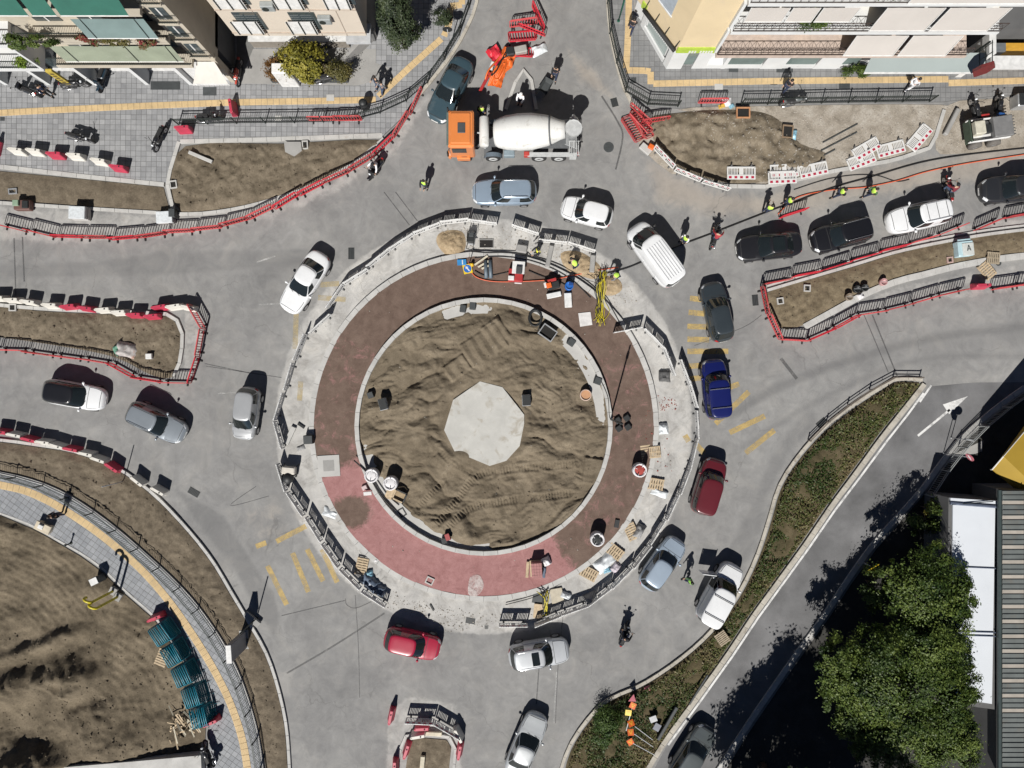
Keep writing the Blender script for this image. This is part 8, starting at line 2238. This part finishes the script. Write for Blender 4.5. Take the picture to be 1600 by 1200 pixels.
plate('rubber_mat', 'small black rubber strip on the west ring', 'mat', 471, 665, -35, (.55, .16, .06), M_BLK, .05); plate('rubber_mat', 'black rubber pieces on the lower right apron', 'mat', 963, 817, 80, (.55, .32, .08), M_BLK, .23); plate('rubber_mat', 'small black strip on the road south of the island', 'mat', 675, 949, -60, (.5, .12, .05), M_BLK, .02); plate('concrete_block', 'pale long block leaning at the west barriers', 'block', 454, 680, 65, (1.3, .35, .15), M_CONC, .05)
t = thing('valve_box', 'pale blue crate with a grey emblem on the east median', 'crate', P(1499, 391, .12), R(6)); b = MB(); b.box((0, 0, .3), (1.05, 1.05, .6), ch=.05); b.obj('body', mat('pale_cyan_plastic', (.38, .52, .56), .5), t); b = MB(); b.box((.12, -.08, .62), (.78, .86, .04), ch=.01); b.obj('lid', mat('pale_grey_lid', (.48, .50, .48), .5), t)
for c, s, rz in (((.1, 0, .648), (.06, .4, .01), -.25), ((.22, 0, .648), (.06, .4, .01), .3), ((.17, -.08, .648), (.2, .05, .01), 0)): b = MB(); b.box(c, s, rz=rz); b.obj('emblem', M_DGREY, t)
b = MB(); b.box((0, .55, .45), (.9, .25, .12), ch=.03); b.obj('handle', mat('pale_cyan_plastic', (.38, .52, .56), .5), t)
for k, (u, v, lab) in enumerate([(1334, 453, 'dark grey slab pile on the east median, left of the pair'), (1346, 451, 'dark grey slab pile on the east median, right of the pair'), (1322, 465, 'round brown tub on the east median kerb'), (1375, 442, 'small pink bucket on the east median')]):
    t = thing('tub', lab, 'tub', P(u, v, .18)); b = MB(); b.lathe([(.18, 0), (.24, .05), (.26, .35), (.22, .38), (.2, .3)], (0, 0, 0), 'z', 12); b.obj('shell', [M_BLK, M_BLK, mat('brown_tub', (.2, .16, .12), .7), mat('pink_bucket', (.45, .25, .25), .6)][k], t, True); b = MB(); b.tube([(-.24, 0, .36), (0, 0, .5), (.24, 0, .36)], .015, 5); b.obj('handle', M_GSTEEL, t)
# orange mesh heap on the north road
t = thing('orange_mesh_heap', 'heap of orange barrier mesh on the north road', 'mesh', P(784, 108, .02), R(0))
for k in range(7):
    b = MB(); n = 13; w_, d_ = random.uniform(.5, .8), random.uniform(.9, 1.6)
    X, Y = np.meshgrid(np.linspace(-w_ / 2, w_ / 2, n), np.linspace(-d_ / 2, d_ / 2, n))
    Z = .08 + .75 * (ridged(X * 2.4 + k * 3, Y * 1.5 + k, 3, 20 + k) - .3) * np.clip(1.25 - np.abs(2 * X / w_) ** 2, .1, 1)
    ed = 1 + .35 * fbm(X * 2.5 + k, Y * 2.5, 2, k)
    b.add([(x * q_, y * q_, float(zz)) for x, y, zz, q_ in zip(X.ravel(), Y.ravel(), np.maximum(Z, .02).ravel(), ed.ravel())], [(i * n + m_, i * n + m_ + 1, (i + 1) * n + m_ + 1, (i + 1) * n + m_) for i in range(n - 1) for m_ in range(n - 1)])
    o = b.obj('fold', M_ORNG, t, True); s_ = (k - 3) / 3; o.location = (.45 * s_ + random.gauss(0, .12), .75 * s_ + random.gauss(0, .12), .03 * k); o.rotation_euler = (0, 0, R(-32) + random.gauss(0, .25))
for k in range(9):
    b = MB(); q_ = random.gauss(0, .22)
    b.tube(spline([(-.75 + q_, -1.2, .1), (-.3 + q_ * 1.4, -.5, .5 + random.random() * .2), (.1 + q_, .3, .5), (.55 + q_ * .7, 1.15, .3)], n=5), .055, 6); b.obj('roll', M_ORNG, t, True)
cable('hose', 'black hose wound through the orange mesh heap', [(790, 88), (784, 100), (776, 116), (768, 124), (775, 112), (786, 98), (796, 92)], .05, M_CABLE, .55)
machine('compressor', 'grey and black compressor at the top of the orange mesh heap', 808, 84, 12, [('tank', (.25, 0, .4), (.85, .5, .45), mat('compressor_grey', (.32, .31, .29), .5)), ('engine', (-.5, 0, .4), (.6, .6, .6), M_BLK), ('frame', (0, 0, .12), (1.5, .6, .1), M_DGREY)], .02)
plate('canister', 'white canister left of the orange mesh heap', 'canister', 769, 106, 70, (.5, .25, .4), M_LT, .1)
plate('plank', 'dark red plank leaning in the shade behind the orange cab', 'plank', 758, 132, 62, (1.5, .2, .15), M_MRED, .3)
t = thing('wheelbarrow', 'black wheelbarrow in the shade beside the mixer drum', 'wheelbarrow', P(852, 140, .02), R(60)); b = MB(); b.add([(-.35, -.25, .3), (.35, -.2, .3), (.35, .2, .3), (-.35, .25, .3), (-.5, -.38, .6), (.55, -.32, .6), (.55, .32, .6), (-.5, .38, .6)], [(0, 1, 5, 4), (1, 2, 6, 5), (2, 3, 7, 6), (3, 0, 4, 7), (0, 3, 2, 1)]); b.obj('tray', M_DGREY, t); b = MB(); b.lathe([(.18, -.05), (.2, 0), (.18, .05)], (.6, 0, .2), 'y', 12); b.obj('wheel', M_TYRE, t)
for sg in (1, -1): b = MB(); b.tube([(.6, sg * .08, .2), (0, sg * .25, .3), (-1.0, sg * .3, .6)], .02, 5); b.obj('handle', M_BLK, t)
plate('concrete_block', 'grey concrete lump lying across the curved kerb beside the thin dark post', 'block', 396, 966, -40, (1.25, .42, .2), M_CONC2, .12)
# small loader at the east
t = thing('compact_loader', 'compact white and grey loader on the sandy ground at the north east', 'loader', P(1530, 210, .02), R(8))
for nm, c, s, m in (('chassis', (0, 0, .6), (2.6, 1.2, .5), M_LT), ('bucket_bed', (.75, 0, 1.15), (1.3, 1.4, .45), mat('loader_grey', (.16, .16, .16), .6)), ('engine_cover', (-.85, .1, 1.15), (.7, .9, .6), mat('cream_cover', (.48, .46, .38), .6)), ('seat', (-.2, 0, 1.05), (.5, .6, .4), M_BLK), ('side_frame', (-.1, -.72, 1.0), (2.8, .1, .3), M_LT), ('side_frame', (-.1, .72, 1.0), (2.8, .1, .3), M_LT), ('front_plate', (-1.4, 0, .9), (.12, 1.5, .8), mat('dark_green_plate', (.04, .06, .04), .6)), ('seat_red', (-.1, 1.0, .8), (.8, .25, .15), M_MRED)):
    b = MB(); b.box(c, s, ch=.05); b.obj(nm, m, t)
for x in (-.75, .55):
    for sg in (1, -1):
        b = MB(); b.lathe([(.25, -.16), (.42, -.15), (.44, 0), (.42, .15), (.25, .16)], (0, 0, 0), 'y', 16); o = b.obj('wheel', mat('dusty_tyre', (.12, .11, .10), .9), t, True); o.location = (x, sg * .85, .44)
        b = MB(); b.lathe([(.24, -.14), (.1, -.17), (.1, .17), (.24, .14)], (0, 0, 0), 'y', 12); b.obj('rim', M_GSTEEL, o)
b = MB()
for k in range(7): b.box((1.45, -.6 + .2 * k, 1.2), (.3, .05, .05))
b.box((1.35, 0, 1.2), (.06, 1.4, .3)); b.obj('fork_comb', M_DGREY, t)
cbox('site_bin', 'grey metal bin with a black lid at the east edge above the loader', 'bin', 1590, 163, 2, (1.2, .9, .9), M_GSTEEL, .02, M_BLK)
# signs thrown on the verge
for k, (u, v, a, sh) in enumerate([(986, 1084, 10, 'pink'), (985, 1095, 0, 'orange'), (978, 1106, 20, 'yellow'), (984, 1122, -5, 'orange'), (982, 1136, 5, 'orange'), (983, 1151, 0, 'orange')]):
    t = thing('works_sign', '%s roadworks sign thrown on the verge, %s from the top of the heap' % (sh, ORD[k]), 'sign', P(u, v, .72), R(a)); t.rotation_euler = (random.gauss(0, .22), random.gauss(0, .22), R(a + random.gauss(0, 16))); t.location.x += random.gauss(0, .12)
    mm = {'orange': M_ORNG, 'pink': mat('faded_red_sign', (.42, .13, .16), .5), 'yellow': mat('sign_yellow_board', (.62, .45, .02), .5)}[sh]
    b = MB(); b.box((0, 0, 0), (.42, .42, .03), ch=.006) if k != 0 else b.prism([(-.3, -.2), (.3, -.2), (0, .32)], 0, .03, True); b.obj('board', mm, t)
    if sh != 'pink': b = MB(); b.prism([(-.15, .12), (.15, .12), (0, -.15)], .016, .024); b.obj('triangle', mat('amber_print', (.68, .38, .03), .5), t)
    if sh != 'pink': b = MB(); b.prism([(-.06, .07), (.06, .07), (0, -.05)], .025, .03); b.obj('symbol', mm, t)
for k, (a, c) in enumerate((((989, 1127), (1017, 1149)), ((987, 1138), (1018, 1160)), ((986, 1153), (1021, 1173)), ((985, 1098), (976, 1135)))):
    b = MB(); b.tube([P(*a, .7), P(*c, .6)], .03, 6); tag(b.obj('sign_pole', M_GSTEEL), '%s of the thin pale poles lying under the thrown roadworks signs' % ORD[k], 'pole')
# scattered stones and brick chips: nobody could count them
def scatter(name, label, areas, m, n, s0, s1, zf):
    vs, fs = [], []
    for pts, w in areas:
        bl = W2(pts); xs = [p[0] for p in bl]; ys = [p[1] for p in bl]
        k = int(n * w); X = RNG.uniform(min(xs), max(xs), k * 3); Y = RNG.uniform(min(ys), max(ys), k * 3)
        ok = np.where(inside(X, Y, bl))[0][:k]
        for i in ok:
            s = s0 + (s1 - s0) * RNG.random() ** 2.5; q = RNG.uniform(.55, 1, 3) * s
            if math.hypot(X[i] * S + 800 - CU, 600 - Y[i] * S - CV) < 72: continue
            hit = _bvh.ray_cast(Vector((X[i], Y[i], 6)), Vector((0, 0, -1)))
            z = (hit[0].z if hit[0] is not None else 0.0) - .2 * s
            a = RNG.uniform(0, PI); c, sn = math.cos(a), math.sin(a)
            base = len(vs)
            for x, y, zz in ((-1, -1, 0), (1, -.8, 0), (.9, 1, 0), (-.8, .9, 0), (-.6, -.5, 1), (.6, -.6, .8), (.5, .6, 1), (-.5, .5, .9)):
                vs.append((X[i] + (x * c * q[0] - y * sn * q[1]) * .5, Y[i] + (x * sn * q[0] + y * c * q[1]) * .5, z + zz * q[2] * .6))
            fs += [tuple(base + j for j in f) for f in ((4, 5, 6, 7), (0, 1, 5, 4), (1, 2, 6, 5), (2, 3, 7, 6), (3, 0, 4, 7))]
    o = mesh_obj(name, vs, fs, m); tag(o, label, kind='stuff')
ringp = circ(312, 40) + circ(276, 40)[::-1]
scatter('rubble', 'loose grey stones scattered on the concrete ring and sandy ground', [([(1060, 175), (1470, 168), (1450, 228), (1250, 280), (1190, 284)], .35), ([(1480, 166), (1640, 150), (1640, 226), (1470, 234)], .15), ([(680, 350), (860, 360), (960, 420), (1000, 470), (960, 480), (860, 400), (740, 390), (690, 400)], .25), ([(560, 900), (640, 935), (760, 960), (860, 945), (860, 960), (700, 990), (610, 955)], .2), (circ(318, 40, 0, 6.28), .05)], mat('loose_stone', (.30, .275, .24), .9, var=.4, scale=9, world_pos=True), 3600, .04, .15, .01)
scatter('brick_chips', 'small red brick chips scattered on the pale ring east of the apron', [([(1028, 618), (1056, 622), (1058, 640), (1030, 642)], .6), ([(1005, 640), (1040, 645), (1050, 740), (1010, 745)], .4)], mat('brick_chip', (.24, .07, .055), .9), 110, .06, .16, .02)
for lab, pts, n, z in (('clods of earth in the triangular bed', bedA, 260, .2), ('clods of earth in the west median', bedC, 300, .18), ('clods on the curved soil strip', out_k + in_k[::-1], 500, .18), ('clods in the east median', bedG, 200, .18), ('clods on the earth field', [(0, 990), (250, 980), (300, 1090), (310, 1170), (0, 1190)], 700, .2), ('lumps in the island sand', circ(185, 40), 420, .42)):
    scatter('clods', lab, [(pts, 1.0)], M_SOIL if 'sand' not in lab else M_SAND, n, .06, .2, z)
